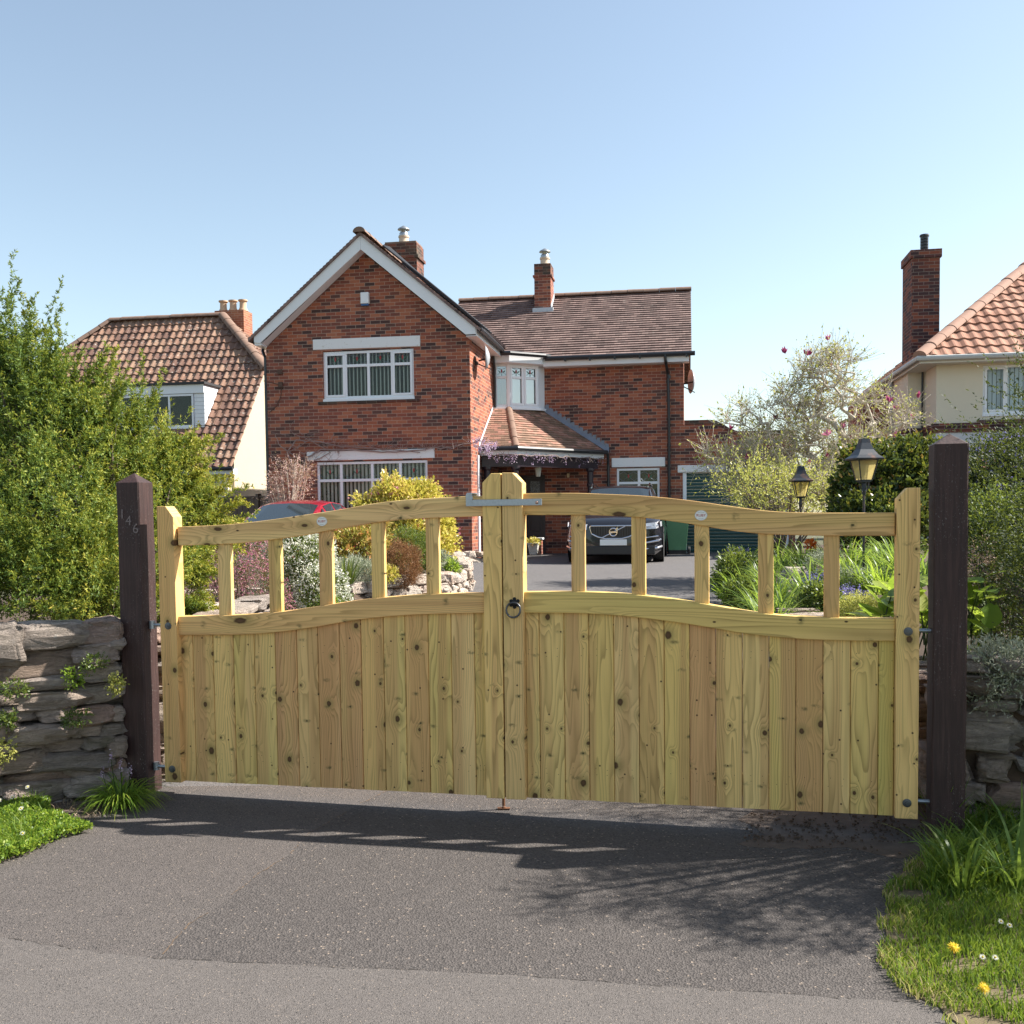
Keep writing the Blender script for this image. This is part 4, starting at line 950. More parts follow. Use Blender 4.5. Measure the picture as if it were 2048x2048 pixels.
# satellite dishes
def dish(x, y, z, r, yaw, s=1):
    mb = MB(); vs = []; fs = []; n = 20
    for i, f in enumerate((0, .35, .7, 1.0)):
        for k in range(n): q = 2*pi*k/n; vs.append((f*r*cos(q)*.9, .10*f*f*-1, f*r*sin(q)))
    for i in range(3):
        for k in range(n): a = i*n+k; b = i*n+(k+1) % n; fs.append((a, b, b+n, a+n))
    mb.add(vs, fs); c_, s_ = cos(yaw), sin(yaw)
    mb.v = [(x+vx*c_-vy*s_, y+vx*s_+vy*c_, z+vz) for vx, vy, vz in mb.v]; d = mb.build('satellite_dish', GREYP, house, smooth=True)
    so_ = d.modifiers.new('thick', 'SOLIDIFY'); so_.thickness = .012
    m2 = MB(); m2.tube([(x, y, z), (x-.12*s_*-1, y+.12*c_, z-.02), (x-s*.28, y+.15, z-.03)], .02, 6); m2.tube([(x, y, z-r*.9), (x+.3*s_, y-.35*c_, z-.12)], .014, 6); m2.box(x+.3*s_-.03, x+.3*s_+.03, y-.40*c_-.02, y-.33*c_+.02, z-.16, z-.08); m2.build('dish_arm', BLACKP, d)
dish(.33, .65, 4.48, .27, radians(-78)); dish(4.80, 4.1, 4.25, .30, radians(-75))
# alarm box
mb = MB(); mb.box(-2.385, -2.20, -.09, 0, 5.64, 5.885); ab = mb.build('alarm_box', WHITE, house, bevel=.015)
mb = MB(); mb.box(-2.375, -2.21, -.08, -.01, 5.60, 5.638); mb.build('blue_base', plain('alarm_blue', (.02, .09, .25), .4), ab)
# old brackets and cable on the left
mb = MB(); x, z = H.az(561, 744, 0); mb.box(x-.05, x+.05, -.05, 0, z-.05, z+.05); x, z = H.az(562, 770, 0); mb.box(x-.04, x+.05, -.07, 0, z-.06, z+.06); mb.tube([(x, -.05, z), (x-.3, -.25, z+.07)], .01, 5); mb.tube([(x+.02, -.02, z-.05), (x, -.02, z-.25), (x-.1, -.02, z-.45), (x-.3, -.02, z-.62)], .008, 5); mb.build('wall_bracket', plain('rust_iron', (.09, .05, .035), .8, nz=.4), house)
# --- corner bay window (first floor)
bp = [(0.03, 2.74), (.36, 2.80), (1.02, 3.27), (1.13, 3.53)]; zs, zt = 3.62, 4.66
def seg_frame(p, q): return atan2(q[1]-p[1], q[0]-p[0]), hypot(q[0]-p[0], q[1]-p[1])
mb = MB(); mb.prism_xy([(-.0, 2.66), (.38, 2.72), (1.09, 3.23), (1.2, 3.53), (0, 3.53)], zs-.06, zs); mb.build('bay_sill', WHITE, house, bevel=.006)
mb = MB(); mb.prism_xy([(0, 2.55), (.42, 2.56), (1.14, 3.10), (1.24, 3.53), (0, 3.53)], zt, 4.84); mb.build('bay_head', FASCIA, house, bevel=.006)
rz, L = seg_frame(bp[0], bp[1]); window(house, 0, L, zs, zt, 0, (), 4.34, blinds=False, rz=rz, org=(bp[0][0], bp[0][1], 0), glass=GLASS_SKY, name='bay_window', cill=False, dark=False)
rz, L = seg_frame(bp[1], bp[2]); window(house, 0, L, zs, zt, 0, (L/2,), 4.34, casements=(0, 1), blinds=False, rz=rz, org=(bp[1][0], bp[1][1], 0), glass=GLASS_SKY, name='bay_window', cill=False, dark=False)
mb = MB(); mb.prism_xy([(bp[2][0], bp[2][1]), (bp[3][0], bp[3][1]), (bp[3][0]-.05, bp[3][1]), (bp[2][0]-.03, bp[2][1]+.06)], zs, zt); mb.build('bay_post', WHITE, house); mb = MB(); mb.prism_xy([(bp[1][0]-.03, bp[1][1]-.035), (bp[1][0]+.035, bp[1][1]-.02), (bp[1][0]+.03, bp[1][1]+.05), (bp[1][0]-.03, bp[1][1]+.04)], zs, zt); mb.build('bay_post', WHITE, house)
mb = MB(); mb.prism_xy([(.02, 3.0), (.34, 3.02), (.9, 3.42), (.95, 3.52), (.02, 3.52)], zs, zt); mb.build('bay_sky_block', SKYBL, house)  # pale blue block painted in for the sky mirrored by the bay panes
mb = MB(); mb.tube([(0.02, 2.42, 4.86), (.46, 2.44, 4.86), (1.22, 3.05, 4.86), (1.34, 3.3, 4.86)], .055, 8); mb.build('gutter', BLACKP, house)
# curtain in the small light
mb = MB(); 
for k in range(8): mb.add([(bp[0][0]+.06+k*.025, 2.86+.02*(k % 2), zs+.05), (bp[0][0]+.085+k*.025, 2.86+.02*((k+1) % 2), zs+.05), (bp[0][0]+.085+k*.025+.06, 2.86+.02*((k+1) % 2), zt-.35), (bp[0][0]+.06+k*.025+.06, 2.86+.02*(k % 2), zt-.35)], [(0, 1, 2, 3)])
mb.build('curtain', plain('beige_curtain', (.5, .42, .36), .9), house)
pipe_downs('downpipe', house, [(.06, 2.40, 4.80), (.06, 2.55, 4.5), (.05, 2.62, 3.6)], .034)
# --- porch
ez = 2.53; pe = [(0.0, .92), (.82, 1.06), (2.62, 3.40)]; pt = [(0.0, 2.66), (.37, 2.74), (1.14, 3.50)]; tz = 3.58
mb = MB(); courses(mb, (*pe[0], ez), (*pe[1], ez), (*pt[1], tz), (*pt[0], tz), .1, .02); courses(mb, (*pe[1], ez), (*pe[2], ez), (*pt[2], tz), (*pt[1], tz), .1, .02)
mb.add([(*pe[2], ez), (2.70, 3.53, ez), (1.2, 3.53, tz), (*pt[2], tz)], [(0, 1, 2, 3)])
pr_ = mb.build('porch_roof', TILE_P, house)
mb = MB(); ridge(mb, (*pe[1], ez+.03), (*pt[1], tz+.03), .08, .4); mb.build('hip_tiles', RIDGE, pr_, smooth=True, auto=40)
mb = MB(); rr = random.Random(2); n = 15
p0 = Vector((1.14, 3.515, tz+.02)); p1 = Vector((2.72, 3.515, ez+.02))
mb.add([p0+Vector((0, -.1, -.05)), p1+Vector((0, -.1, -.05)), p1+Vector((0, 0, .09)), p0+Vector((0, 0, .09))], [(0, 1, 2, 3)])
for i in range(n):
    a = p0.lerp(p1, i/n); b = p0.lerp(p1, (i+1)/n); mb.prism_xz([(a.x, a.z+.05), (b.x, b.z+.05), (b.x-.01, b.z+.05+.10+rr.uniform(0, .05)), (a.x+.02, b.z+.17+rr.uniform(-.02, .03))], 3.49+rr.uniform(0, .01), 3.515)
mb.build('stepped_flashing', LEAD, pr_)
mb = MB(); mb.add([(0.004, .9, ez), (0.004, 2.66, tz), (0.004, 2.66, tz+.09), (0.004, .9, ez+.09)], [(0, 1, 2, 3)]); mb.build('side_flashing', FASCIA, pr_)
mb = MB(); g0 = [(-.0, .86, ez-.02), (.85, 1.0, ez-.02), (2.68, 3.36, ez-.02)]; mb.tube(g0, .052, 8); mb.build('gutter', BLACKP, pr_)
mb = MB()
def wallseg(mb, p, q, z0, z1, t): 
    d = Vector((q[0]-p[0], q[1]-p[1], 0)).normalized(); n = Vector((-d.y, d.x, 0))*t
    mb.prism_xy([(p[0], p[1]), (q[0], q[1]), (q[0]+n.x, q[1]+n.y), (p[0]+n.x, p[1]+n.y)], z0, z1)
wallseg(mb, (0.0, .95), (.84, 1.09), ez-.17, ez-.01, .03); wallseg(mb, (.84, 1.09), (2.6, 3.42), ez-.17, ez-.01, .03); mb.add([(0, .97, ez-.168), (.83, 1.1, ez-.168), (2.6, 3.4, ez-.168), (2.6, 3.53, ez-.168), (0, 3.53, ez-.168)], [(4, 3, 2, 1, 0)]); mb.build('porch_fascia', FASCIA, pr_)
mb = MB(); wallseg(mb, (0.02, 1.10), (.82, 1.24), ez-.42, ez-.172, .1); wallseg(mb, (.82, 1.24), (2.45, 3.36), ez-.42, ez-.172, .1); mb.build('porch_beam', MAROON, pr_)
for (x, y) in ((.12, 1.2), (.76, 1.3), (2.30, 3.0)):
    mb = MB(); mb.lathe([(.10, -.3), (.085, -.1), (.08, 1.2), (.095, 1.22), (.095, 1.26), (.075, 1.28), (.07, 1.66), (.09, 1.68), (.09, 1.74), (.072, 1.76), (.075, 2.02), (.105, 2.06), (.105, 2.11)], x, y, 0, 14); mb.build('porch_post', MAROON, house, smooth=True, auto=35)
pipe_downs('downpipe', house, [(2.70, 3.40, ez-.05), (2.70, 3.46, 2.2), (2.70, 3.46, -.1)], .034)
mb = MB(); x, z = H.az(1076, 925, 2.0); yl = 2.0; mb.tube([(x, yl, 2.2), (x, yl, 2.12)], .008, 5); mb.lathe([(.035, .10), (.085, .085), (.08, .07), (.055, -.1), (.05, -.12)], x, yl, 2.02, 6); mb.build('porch_lantern', plain('pale_lantern', (.5, .47, .38), .4), house)
mb = MB(); x, z = H.az(1136.5, 951, 3.53); mb.box(x-.03, x+.03, 3.495, 3.53, z-.05, z+.05); mb.build('door_bell', plain('cream_plastic', (.62, .48, .28), .5), house, bevel=.008)
# front door with glazed panels
mb = MB(); mb.box(DOOR[0], DOOR[1], 3.60, 3.66, -.1, 2.0); mb.box(DOOR[0]-.0, DOOR[0]+.05, 3.54, 3.60, -.1, 2.0); mb.box(DOOR[1]-.07, DOOR[1]+.0, 3.54, 3.60, -.1, 2.0); mb.box(DOOR[0]+.05, DOOR[1]-.07, 3.54, 3.60, 1.92, 2.0)
for (x0, x1, z0, z1) in ((.42, .66, .15, .5), (.74, .98, .15, .5), (.42, .66, .6, 1.0), (.74, .98, .6, 1.0)): mb.box(x0, x1, 3.585, 3.60, z0, z1)
dr = mb.build('front_door', MAROON, house, bevel=.01)
FROST = NT('patterned_glass'); _n = FROST.noise(FROST.obj(), 60, 2, .8); FROST = FROST.fin(FROST.mix(FROST.maprange(_n, .45, .6), (.012, .012, .014), (.22, .22, .24)), .25)
mb = MB(); mb.box(.42, .66, 3.585, 3.60, 1.1, 1.85); mb.box(.74, .98, 3.585, 3.60, 1.1, 1.85); mb.build('door_glass', FROST, dr)
mb = MB(); mb.box(.36, .40, 3.56, 3.59, .95, 1.1); mb.lathe([(.02, 0), (.02, .03)], .38, 3.57, 1.15, 8); mb.build('door_handle', plain('brass', (.45, .33, .12), .3, .9), dr)
mb = MB(); mb.box(.02, .24, 3.40, 3.52, 1.0, 1.95); mb.build('porch_side_light', FROST, house)
# side window strip near the corner
mb = MB(); mb.box(-.002, .03, .66, .80, .2, 2.35); mb.build('side_window', WHITE, house)
mb = MB(); mb.box(0, 2.75, 2.9, 3.53, -.38, -.13); mb.build('door_step', plain('pale_paving', (.42, .37, .31), .9, nz=.15), house)
# garage door
mb = MB(); n = 26
for i in range(n): z = -.1+i*2.085/n; mb.prism_yz([(3.61, z), (3.598, z+.01), (3.594, z+.045), (3.605, z+.078), (3.63, z+.078), (3.63, z)], GAR[0]+.09, GAR[1]-.09)
mb.build('garage_door', GARAGE, house)
mb = MB(); mb.box(GAR[0]+.002, GAR[0]+.09, 3.55, 3.63, -.1, 1.985); mb.box(GAR[1]-.09, GAR[1]-.002, 3.55, 3.63, -.1, 1.985); mb.build('garage_frame', WHITE, house)
mb = MB(); mb.box(4.3, 4.32, 3.5, 3.53, .5, .9); mb.build('wall_box', BLACKP, house)

# ================================================================ left neighbour
_N = atY(465, 935, 28); NL = Fr((_N[0], _N[1], .4), HTH)
nl = thing('tiled_bungalow', 'cream bungalow with a steep lichen-spotted pantile roof and white dormers, left of the brick house', 'bungalow', (_N[0], _N[1], .4), HTH)
k = 1.255; zr = 2.43+4*k; A0 = -8.1
mb = MB(); pantiles(mb, (A0, 0, 2.43), (0, 0, 2.43), (0, 2.4, 2.43+2.4*k), (A0, 2.4, 2.43+2.4*k), .33, .235); pantiles(mb, (A0, 2.4, 2.43+2.4*k), (0, 2.4, 2.43+2.4*k), (-2.1, 4, zr), (A0+2.1, 4, zr), .33, .235)
pantiles(mb, (0, 2.4, 2.43+2.4*k), (0, 5.6, 2.43+2.4*k), (-2.1, 4.001, zr), (-2.1, 4, zr), .33, .235)
mb.add([(A0, 5.6, 5.44), (A0, 2.4, 5.44), (A0+2.1, 4, zr)], [(0, 1, 2)]); mb.add([(0, 8, 2.43), (A0, 8, 2.43), (A0, 5.6, 5.44), (A0+2.1, 4, zr), (-2.1, 4, zr), (0, 5.6, 5.44)], [(0, 1, 2, 3, 4, 5)])
rf = mb.build('roof', PANT, nl)
mb = MB(); ridge(mb, (A0+2.1, 4, zr+.05), (-2.1, 4, zr+.05), .15); ridge(mb, (0.05, 2.38, 5.44+.05), (-2.1, 4, zr+.06), .16, .4, 2); ridge(mb, (A0, 2.4, 5.44+.04), (A0+2.1, 4, zr+.05), .15, .4, 5); mb.build('ridge_tiles', RIDGE, rf, smooth=True, auto=40)
mb = MB(); wall_xz(mb, [(A0+.2, 2.4), (-.12, 2.4)], A0+.2, -.12, -.4, .35, .1, []); mb.add([(-.12, .35, -.4), (-.12, 7.7, -.4), (-.12, 7.7, 2.5), (-.12, 5.6, 5.4), (-.12, 2.4, 5.36), (-.12, .35, 2.75)], [(0, 1, 2, 3, 4, 5)]); mb.box(-.12, -.05, .35, 7.6, 1.28, 1.36); mb.add([(A0+.2, 7.7, -.4), (A0+.2, .35, -.4), (A0+.2, .35, 2.75), (A0+.2, 2.4, 5.36), (A0+.2, 5.6, 5.4), (A0+.2, 7.7, 2.5)], [(0, 1, 2, 3, 4, 5)]); mb.build('wall', RENDER, nl)
mb = MB(); mb.box(A0, .0, .02, .3, 2.25, 2.40); mb.build('fascia', FASCIA, nl)
mb = MB(); mb.tube([(A0, -.04, 2.40), (.03, -.04, 2.40)], .055, 8); mb.build('gutter', BLACKP, nl)
mb = MB(); mb.box(-.55, -.2, .1, .35, -.3, 2.2); mb.build('pillar', CREAM, nl)
for (a0, a1, nm) in ((-4.1, -1.27, 'wide'), (-6.9, -5.25, 'narrow')):
    zb, ztp = 3.58, 4.90; mb = MB(); bk = (ztp-2.43)/k
    mb.prism_yz([(1.0, zb), (bk+.1, ztp), (1.0, ztp)], a0, a1); dm = mb.build('dormer', FASCIA, nl)
    mb = MB(); mb.box(a0-.05, a1+.06, .86, bk+.25, ztp, ztp+.07); mb.build('dormer_roof', plain('felt_edge', (.035, .033, .035), .7), dm)
    mb = MB(); mb.box(a0, a1, .93, .999, ztp-.25, ztp-.002); 
    for i in range(9): z = zb+.02+i*.115; mb.box(a1-.33, a1-.01, .975+.0*i, .999, z, z+.108)
    mb.build('cladding', WHITE, dm)
    wv = window(nl, a0+.2, a1-.34, zb+.09, ztp-.27, .94, [a0+.2+(a1-a0-.54)*f for f in (.34, .67)] if a1-a0 > 2 else [a0+.2+(a1-a0-.54)*.5], None, tul=False, blinds=False, dark=False)
    mb = MB(); mb.box(a0+.22, a1-.36, .985, .998, zb+.1, ztp-.28); mb.build('painted_dark_interior', DIM, wv)
mb = MB(); mb.box(-2.55, -1.55, 4.35, 5.0, 6.3, 7.72); ch = mb.build('chimney', m_brick('orange_brick', [(0, (.3, .11, .06)), (.5, (.36, .15, .08)), (.8, (.26, .1, .06))]), nl)
for i in range(3):
    mb = MB(); mb.lathe([(.17, 0), (.11, .12), (.105, .30), (.15, .33), (.15, .37), (.10, .375)], -2.38+i*.34, 4.65, 7.72, 14); mb.build('chimney_pot', plain('sandy_pot', (.50, .34, .22), .85, nz=.25), ch, smooth=True, auto=40)
# fence between the plots
def fence(name, label, p0, p1, h, z):
    L = hypot(p1[0]-p0[0], p1[1]-p0[1]); an = atan2(p1[1]-p0[1], p1[0]-p0[0]); t = thing(name, label, 'fence', (p0[0], p0[1], z), an); m = plain('brown_fence', (.11, .07, .05), .85, nz=.35)
    mb = MB(); n = int(L/.11)
    for i in range(n): mb.box(i*L/n, (i+1)*L/n-.006, -.008+.006*(i % 2), .01+.006*(i % 2), 0, h-.06+random.uniform(-.01, .01), 0, random.random())
    mb.build('boards', m, t); mb = MB(); mb.box(0, L, -.03, .04, h-.058, h-.02); mb.build('top_rail', m, t)
    for i in range(int(L/1.8)+1): mb = MB(); mb.box(i*1.8-.05, i*1.8+.05, -.05, .05, 0, h+.03); mb.build('post', m, t)
a = NL.w(-1.0, -1.6, 0); b = H.w(-4.75, 1.3, 0)
fence('wooden_fence', 'brown boarded fence between the bungalow and the brick house', (a[0], a[1]), (b[0], b[1]), 1.55, .42)

# ================================================================ right neighbour
_R2 = atY(1872, 860, 21.5); NR = Fr((_R2[0], _R2[1], .4), HTH)
nr = thing('cream_house', 'cream rendered house with a clean orange pantile hipped roof at the right edge', 'house', (_R2[0], _R2[1], .4), HTH)
mb = MB(); WR = (.93, 2.9, 3.02, 4.05)
wall_xz(mb, [(0, 4.2), (8, 4.2)], 0, 8, 2.83, 0, .1, [WR]); mb.add([(0, 1.15, 2.83), (0, 0, 2.83), (0, 0, 4.2), (0, 1.15, 4.2)], [(0, 1, 2, 3)]); mb.add([(-.34, 1.15, 2.83), (0, 1.15, 2.83), (0, 1.15, 4.2), (-.34, 1.15, 4.2)], [(0, 1, 2, 3)]); mb.add([(-.34, 3.6, 2.83), (-.34, 1.15, 2.83), (-.34, 1.15, 4.2), (-.34, 3.6, 4.2)], [(0, 1, 2, 3)])
PALE = plain('pale_render', (.60, .60, .60), .9, nz=.05, sc=1.2, bump=.1)
mb.add([(8, 0, -.4), (8, 8, -.4), (8, 8, 4.2), (8, 0, 4.2)], [(0, 1, 2, 3)])
mb.build('wall', CREAM, nr)
mb = MB(); mb.add([(0, 0, -.4), (8, 0, -.4), (8, 0, 2.65), (0, 0, 2.65)], [(0, 1, 2, 3)]); mb.add([(0, 1.15, -.4), (0, 0, -.4), (0, 0, 2.65), (0, 1.15, 2.65)], [(0, 1, 2, 3)]); mb.add([(-.34, 1.15, -.4), (0, 1.15, -.4), (0, 1.15, 2.65), (-.34, 1.15, 2.65)], [(0, 1, 2, 3)]); mb.add([(-.34, 3.6, -.4), (-.34, 1.15, -.4), (-.34, 1.15, 2.65), (-.34, 3.6, 2.65)], [(0, 1, 2, 3)]); mb.build('lower_wall', PALE, nr)
mb = MB()
for (z0, z1, o) in ((2.65, 2.72, .02), (2.72, 2.78, .035), (2.78, 2.85, .05)):
    mb.box(-o, 8, -o, .1, z0, z1); mb.box(-o, .1, .1, 1.15-o, z0, z1); mb.box(-.34-o, -o-.001, 1.15-o, 1.25, z0, z1); mb.box(-.34-o, .0, 1.25, 3.6, z0, z1)
mb.build('brick_band', BRICK_NB, nr)
mb = MB(); mb.box(-1.05, -.342, 2.95, 5, -.4, 3.75); mb.box(-.34, 8, 3.6, 8, -.4, 4.15); mb.build('rear_brickwork', BRICK, nr)
pipe_downs('downpipe', nr, [(-.05, 1.05, 4.1), (-.07, 1.05, .0)], .025); pipe_downs('downpipe', nr, [(-.4, 2.75, 4.1), (-.4, 2.75, 0)], .05, GREYP)
e = -.45; zz = 4.21; hs = .80
def hz_(i): return zz+i*hs
mb = MB(); pantiles(mb, (e, e, zz), (8.4, e, zz), (8.4, 3.8, hz_(3.8-e)), (3.8, 3.8, hz_(3.8-e)), .32, .235, .03, .03); pantiles(mb, (e, 8, zz), (e, e, zz), (3.8, 3.8, hz_(3.8-e)), (3.8, 3.9, hz_(3.8-e)), .32, .235, .03, .03); mb.add([(8.4, 8, zz), (e, 8, zz), (3.8, 3.9, hz_(4.25)), (8.4, 3.8, hz_(4.25))], [(0, 1, 2, 3)])
rf = mb.build('roof', PANT2, nr)
mb = MB(); ridge(mb, (e, e, zz+.05), (3.8, 3.8, hz_(3.8-e)+.06), .15, .42); ridge(mb, (3.8, 3.8, hz_(3.8-e)+.06), (8.4, 3.8, hz_(3.8-e)+.06), .15, .42); mb.build('hip_tiles', RIDGE2, rf, smooth=True, auto=40)
mb = MB(); mb.box(e+.02, 8.4, e+.02, e+.04, zz-.13, zz-.01); mb.box(e+.02, e+.04, e+.04, 8, zz-.13, zz-.01); mb.box(e+.04, 8.4, e+.04, .0, zz-.12, zz-.1); mb.box(e+.04, -.0, 0, 8, zz-.12, zz-.1); mb.build('soffit', plain('cream_soffit', (.62, .58, .5), .6), nr)
mb = MB(); mb.tube([(e-.04, 8, zz-.03), (e-.04, e-.04, zz-.03), (8.4, e-.04, zz-.03)], .055, 8); mb.build('gutter', plain('grey_gutter', (.46, .46, .44), .5, nz=.15), nr)
mb = MB(); mb.box(-.2, .40, 1.5, 2.5, 3.9, 6.85); mb.box(-.235, .435, 1.465, 2.535, 6.72, 6.90); ch = mb.build('chimney', BRICK_NB, nr)
mb = MB(); mb.lathe([(.30, 0), (.22, .06), (.2, .08)], .15, 2.0, 6.90, 12); mb.build('flaunching', RIDGE2, ch)
mb = MB()
for i in range(5): mb.lathe([(.09, 0), (.09, .05)], .17, 2.0, 6.98+i*.068, 12)
mb.lathe([(.06, 0), (.06, .34)], .17, 2.0, 6.96, 10); mb.lathe([(.11, .34), (.10, .38), (.02, .40)], .17, 2.0, 6.98, 12); mb.build('cowl', BLACKP, ch)
mb = MB(); rr = random.Random(3)
for i in range(7): x = -.2+i*.09; mb.prism_xz([(x, zz+.12+i*.075), (x+.1, zz+.12+i*.075), (x+.1, zz+.28+i*.075), (x+.03, zz+.26+i*.075)], 1.488, 1.498)
mb.build('stepped_flashing', LEAD, ch)
window(nr, WR[0], WR[1], WR[2], WR[3], .03, [1.40, 2.2], None, casements=(0,), tul=False, bm=SKYBL, dark=True, slw=.078)
mb = MB(); mb.box(.8, 3.0, -.08, -.051, 2.86, 2.90); mb.build('sill', BRICK_NB, nr)
# lean-to roof lower right
mb = MB(); pantiles(mb, (.2, -2.2, 1.75), (5, -2.2, 1.75), (5, -.05, 3.0), (2.6, -.05, 3.0), .32, .235, .03, .03); mb.add([(.2, -.05, 1.7), (.2, -2.2, 1.7), (2.6, -.05, 3.0)], [(0, 1, 2)]); lt = mb.build('lean_to_roof', PANT2, nr)
mb = MB(); ridge(mb, (.05, -2.1, 1.82), (2.6, -.1, 3.05), .16, .42); mb.build('hip_tiles', RIDGE2, lt, smooth=True, auto=40)
mb = MB(); mb.box(.4, 5, -1.95, -.05, -.4, 1.7); mb.build('lean_to_wall', CREAM, nr)
# ================================================================ cars, bin, lamps, planter
def car(name, label, X, Y, Z, rz, sta, paint, W, iw, ir, ib, suv, wheels, wr):
    """sta rows: y, zbottom, wmax, zmid, wbelt, zbelt, wroof, zroof ; iw = cowl station, ir = first roof station, ib = last roof station"""
    t = thing(name, label, 'car', (X, Y, Z), rz)
    def sec(s):
        y, zb, wm, zm, wb, zbl, wr_, zr = s
        h = [(0, zb), (wm*.86, zb), (wm*.97, zb+.08), (wm, zm), (wb, zbl), (wb+(wr_-wb)*.5, zbl+(zr-zbl)*.52), (wr_, zr-.035 if zr-zbl > .12 else zr-.02), (wr_*.72, zr-.004), (0, zr+.012)]
        return [(x, y, z) for x, z in h]+[(-x, y, z) for x, z in h[-2:0:-1]]
    secs = [sec(s) for s in sta]; n = len(secs[0]); mb = MB(); vs = [p for s in secs for p in s]; fs = []
    for i in range(len(secs)-1):
        for k in range(n): a = i*n+k; b = i*n+(k+1) % n; fs.append((a, b, b+n, a+n))
    fs += [tuple(range(n-1, -1, -1)), tuple(range((len(secs)-1)*n, len(secs)*n))]
    mb.add(vs, fs); body = mb.build('body', paint, t, smooth=True, auto=32, bevel=.012)
    GL_ = CARGLASS
    def inset(q, d, k=.07):
        q = [V3(p) for p in q]; c = sum(q, Vector())/len(q); N = (q[1]-q[0]).cross(q[2]-q[0]).normalized(); return [c+(p-c)*(1-k)+N*d for p in q]
    A = secs[iw]; B = secs[ir]; m = n
    # windscreen : cowl points 5..-5 to roof
    def glass_quad(nm, q, d=.012, k=.05):
        mb = MB(); N = (V3(q[1])-V3(q[0])).cross(V3(q[2])-V3(q[0])); c = sum((V3(p) for p in q), Vector())/len(q)
        if N.dot(c-Vector((0, (sta[0][0]+sta[-1][0])/2, sta[iw][5]*.8))) < 0: q = q[::-1]
        mb.add(inset(q, d, k), [tuple(range(len(q)))]); return mb.build(nm, GL_, t)
    ws = [A[7], A[8], A[9], B[9], B[8], B[7]]; mb = MB()
    P_ = [A[6], A[7], A[8], A[9], A[10], B[10], B[9], B[8], B[7], B[6]]
    c = sum((V3(p) for p in P_), Vector())/len(P_); q = [c+(V3(p)-c)*.93+Vector((0, -.010, .014)) for p in P_]
    mb.add(q, [(0, 1, 8, 9), (1, 2, 7, 8), (2, 3, 6, 7), (3, 4, 5, 6)]); mb.build('windscreen', GL_, t)
    for sg in (0, 1):
        idx = (lambda k: k) if not sg else (lambda k: (n-k) % n)
        for i in range(ir, ib):
            S0, S1 = secs[i], secs[i+1]; glass_quad('side_window', [S0[idx(4)], S1[idx(4)], S1[idx(6)], S0[idx(6)]], .012, .12)
        glass_quad('side_window', [A[idx(4)], B[idx(4)], B[idx(6)]], .012, .22)
    zb = sta[2][1]
    for (x, y) in [(s*(W/2-.11), yy) for s in (-1, 1) for yy in wheels]:
        w = bpy.data.objects.new('w', None)
        mb = MB(); prof = [(wr*.62, -.11), (wr*.97, -.11), (wr, -.08), (wr, .08), (wr*.97, .11), (wr*.62, .11)]; mb.lathe(prof, n=26); sx = 1 if x > 0 else -1
        mb.v = [(x+vz, y+vx, wr+vy) for vx, vy, vz in mb.v]; tyre = mb.build('wheel', TYRE, t, smooth=True, auto=35)
        mb = MB(); mb.lathe([(.05, -.09), (wr*.6, -.085), (wr*.64, -.1), (wr*.64, .1), (wr*.6, .085), (.05, .09)], n=26); mb.v = [(x+vz, y+vx, wr+vy) for vx, vy, vz in mb.v]; mb.build('rim', RIM, tyre, smooth=True, auto=30)
        bpy.data.objects.remove(w)
        mb = MB(); pts = []; R = wr+.06
        for k in range(13): q = pi*k/12; pts.append((y-R*cos(q), wr+R*sin(q)*.98))
        pts2 = [(y-(wr-.02)*cos(pi*k/12), wr+(wr-.02)*sin(pi*k/12)) for k in range(13)]
        xo = sx*(W/2-.004)
        for k in range(12): mb.add([(xo, pts[k][0], pts[k][1]), (xo, pts[k+1][0], pts[k+1][1]), (xo, pts2[k+1][0], pts2[k+1][1]), (xo, pts2[k][0], pts2[k][1])], [(0, 1, 2, 3)])
        mb.add([(xo-sx*.001, y+(R-.02)*cos(q), wr+(R-.02)*sin(q)) for q in [2*pi*k/20 for k in range(20)]], [tuple(range(20))])
        mb.build('wheel_arch', BLACKP, t)
    return t, secs, body
CARGLASS = NT('car_glass'); CARGLASS = CARGLASS.fin((.025, .035, .042), .04, 0, 1.0)
TYRE = plain('tyre_rubber', (.022, .022, .023), .8, nz=.2); RIM = plain('alloy', (.42, .43, .45), .3, .8)
CHROME = plain('chrome', (.75, .76, .78), .12, 1.0, nz=.02)
def paint(nm, c, coat=1.0):
    t = NT(nm); m = t.fin(c, .35, .25, .5); t.b.inputs['Coat Weight'].default_value = coat; t.b.inputs['Coat Roughness'].default_value = .03; return m
BLK = paint('black_car_paint', (.008, .008, .012)); REDP = paint('red_car_paint', (.32, .006, .025))
suv = [(-.02, .20, .66, .50, .62, .66, .5, .74), (.03, .17, .82, .52, .78, .74, .62, .80), (.18, .16, .92, .55, .88, .82, .70, .88), (.55, .16, .95, .58, .90, .88, .74, .95), (1.2, .16, .955, .60, .89, .93, .76, 1.00), (1.95, .16, .955, .62, .88, .96, .64, 1.51), (2.5, .16, .955, .62, .87, .97, .65, 1.57), (3.3, .16, .955, .62, .87, .98, .65, 1.57), (4.0, .16, .95, .62, .86, 1.0, .62, 1.50), (4.45, .2, .92, .62, .84, .98, .60, 1.08), (4.68, .3, .84, .6, .78, .9, .6, .95)]
_p = atY(1227, 1083, 19.4)
sv, secs, body = car('parked_suv', 'black SUV with a silver-framed grille and blank plate parked before the porch', _p[0], 19.4, gz(0, 19.4)+.004, HTH, suv, BLK, 1.9, 4, 5, 8, True, (.82, 3.65), .35)
mb = MB(); out = [(-.30, .52), (-.16, .485), (.16, .485), (.30, .52), (.42, .58), (.46, .70), (.43, .735), (-.43, .735), (-.46, .70), (-.42, .58)]
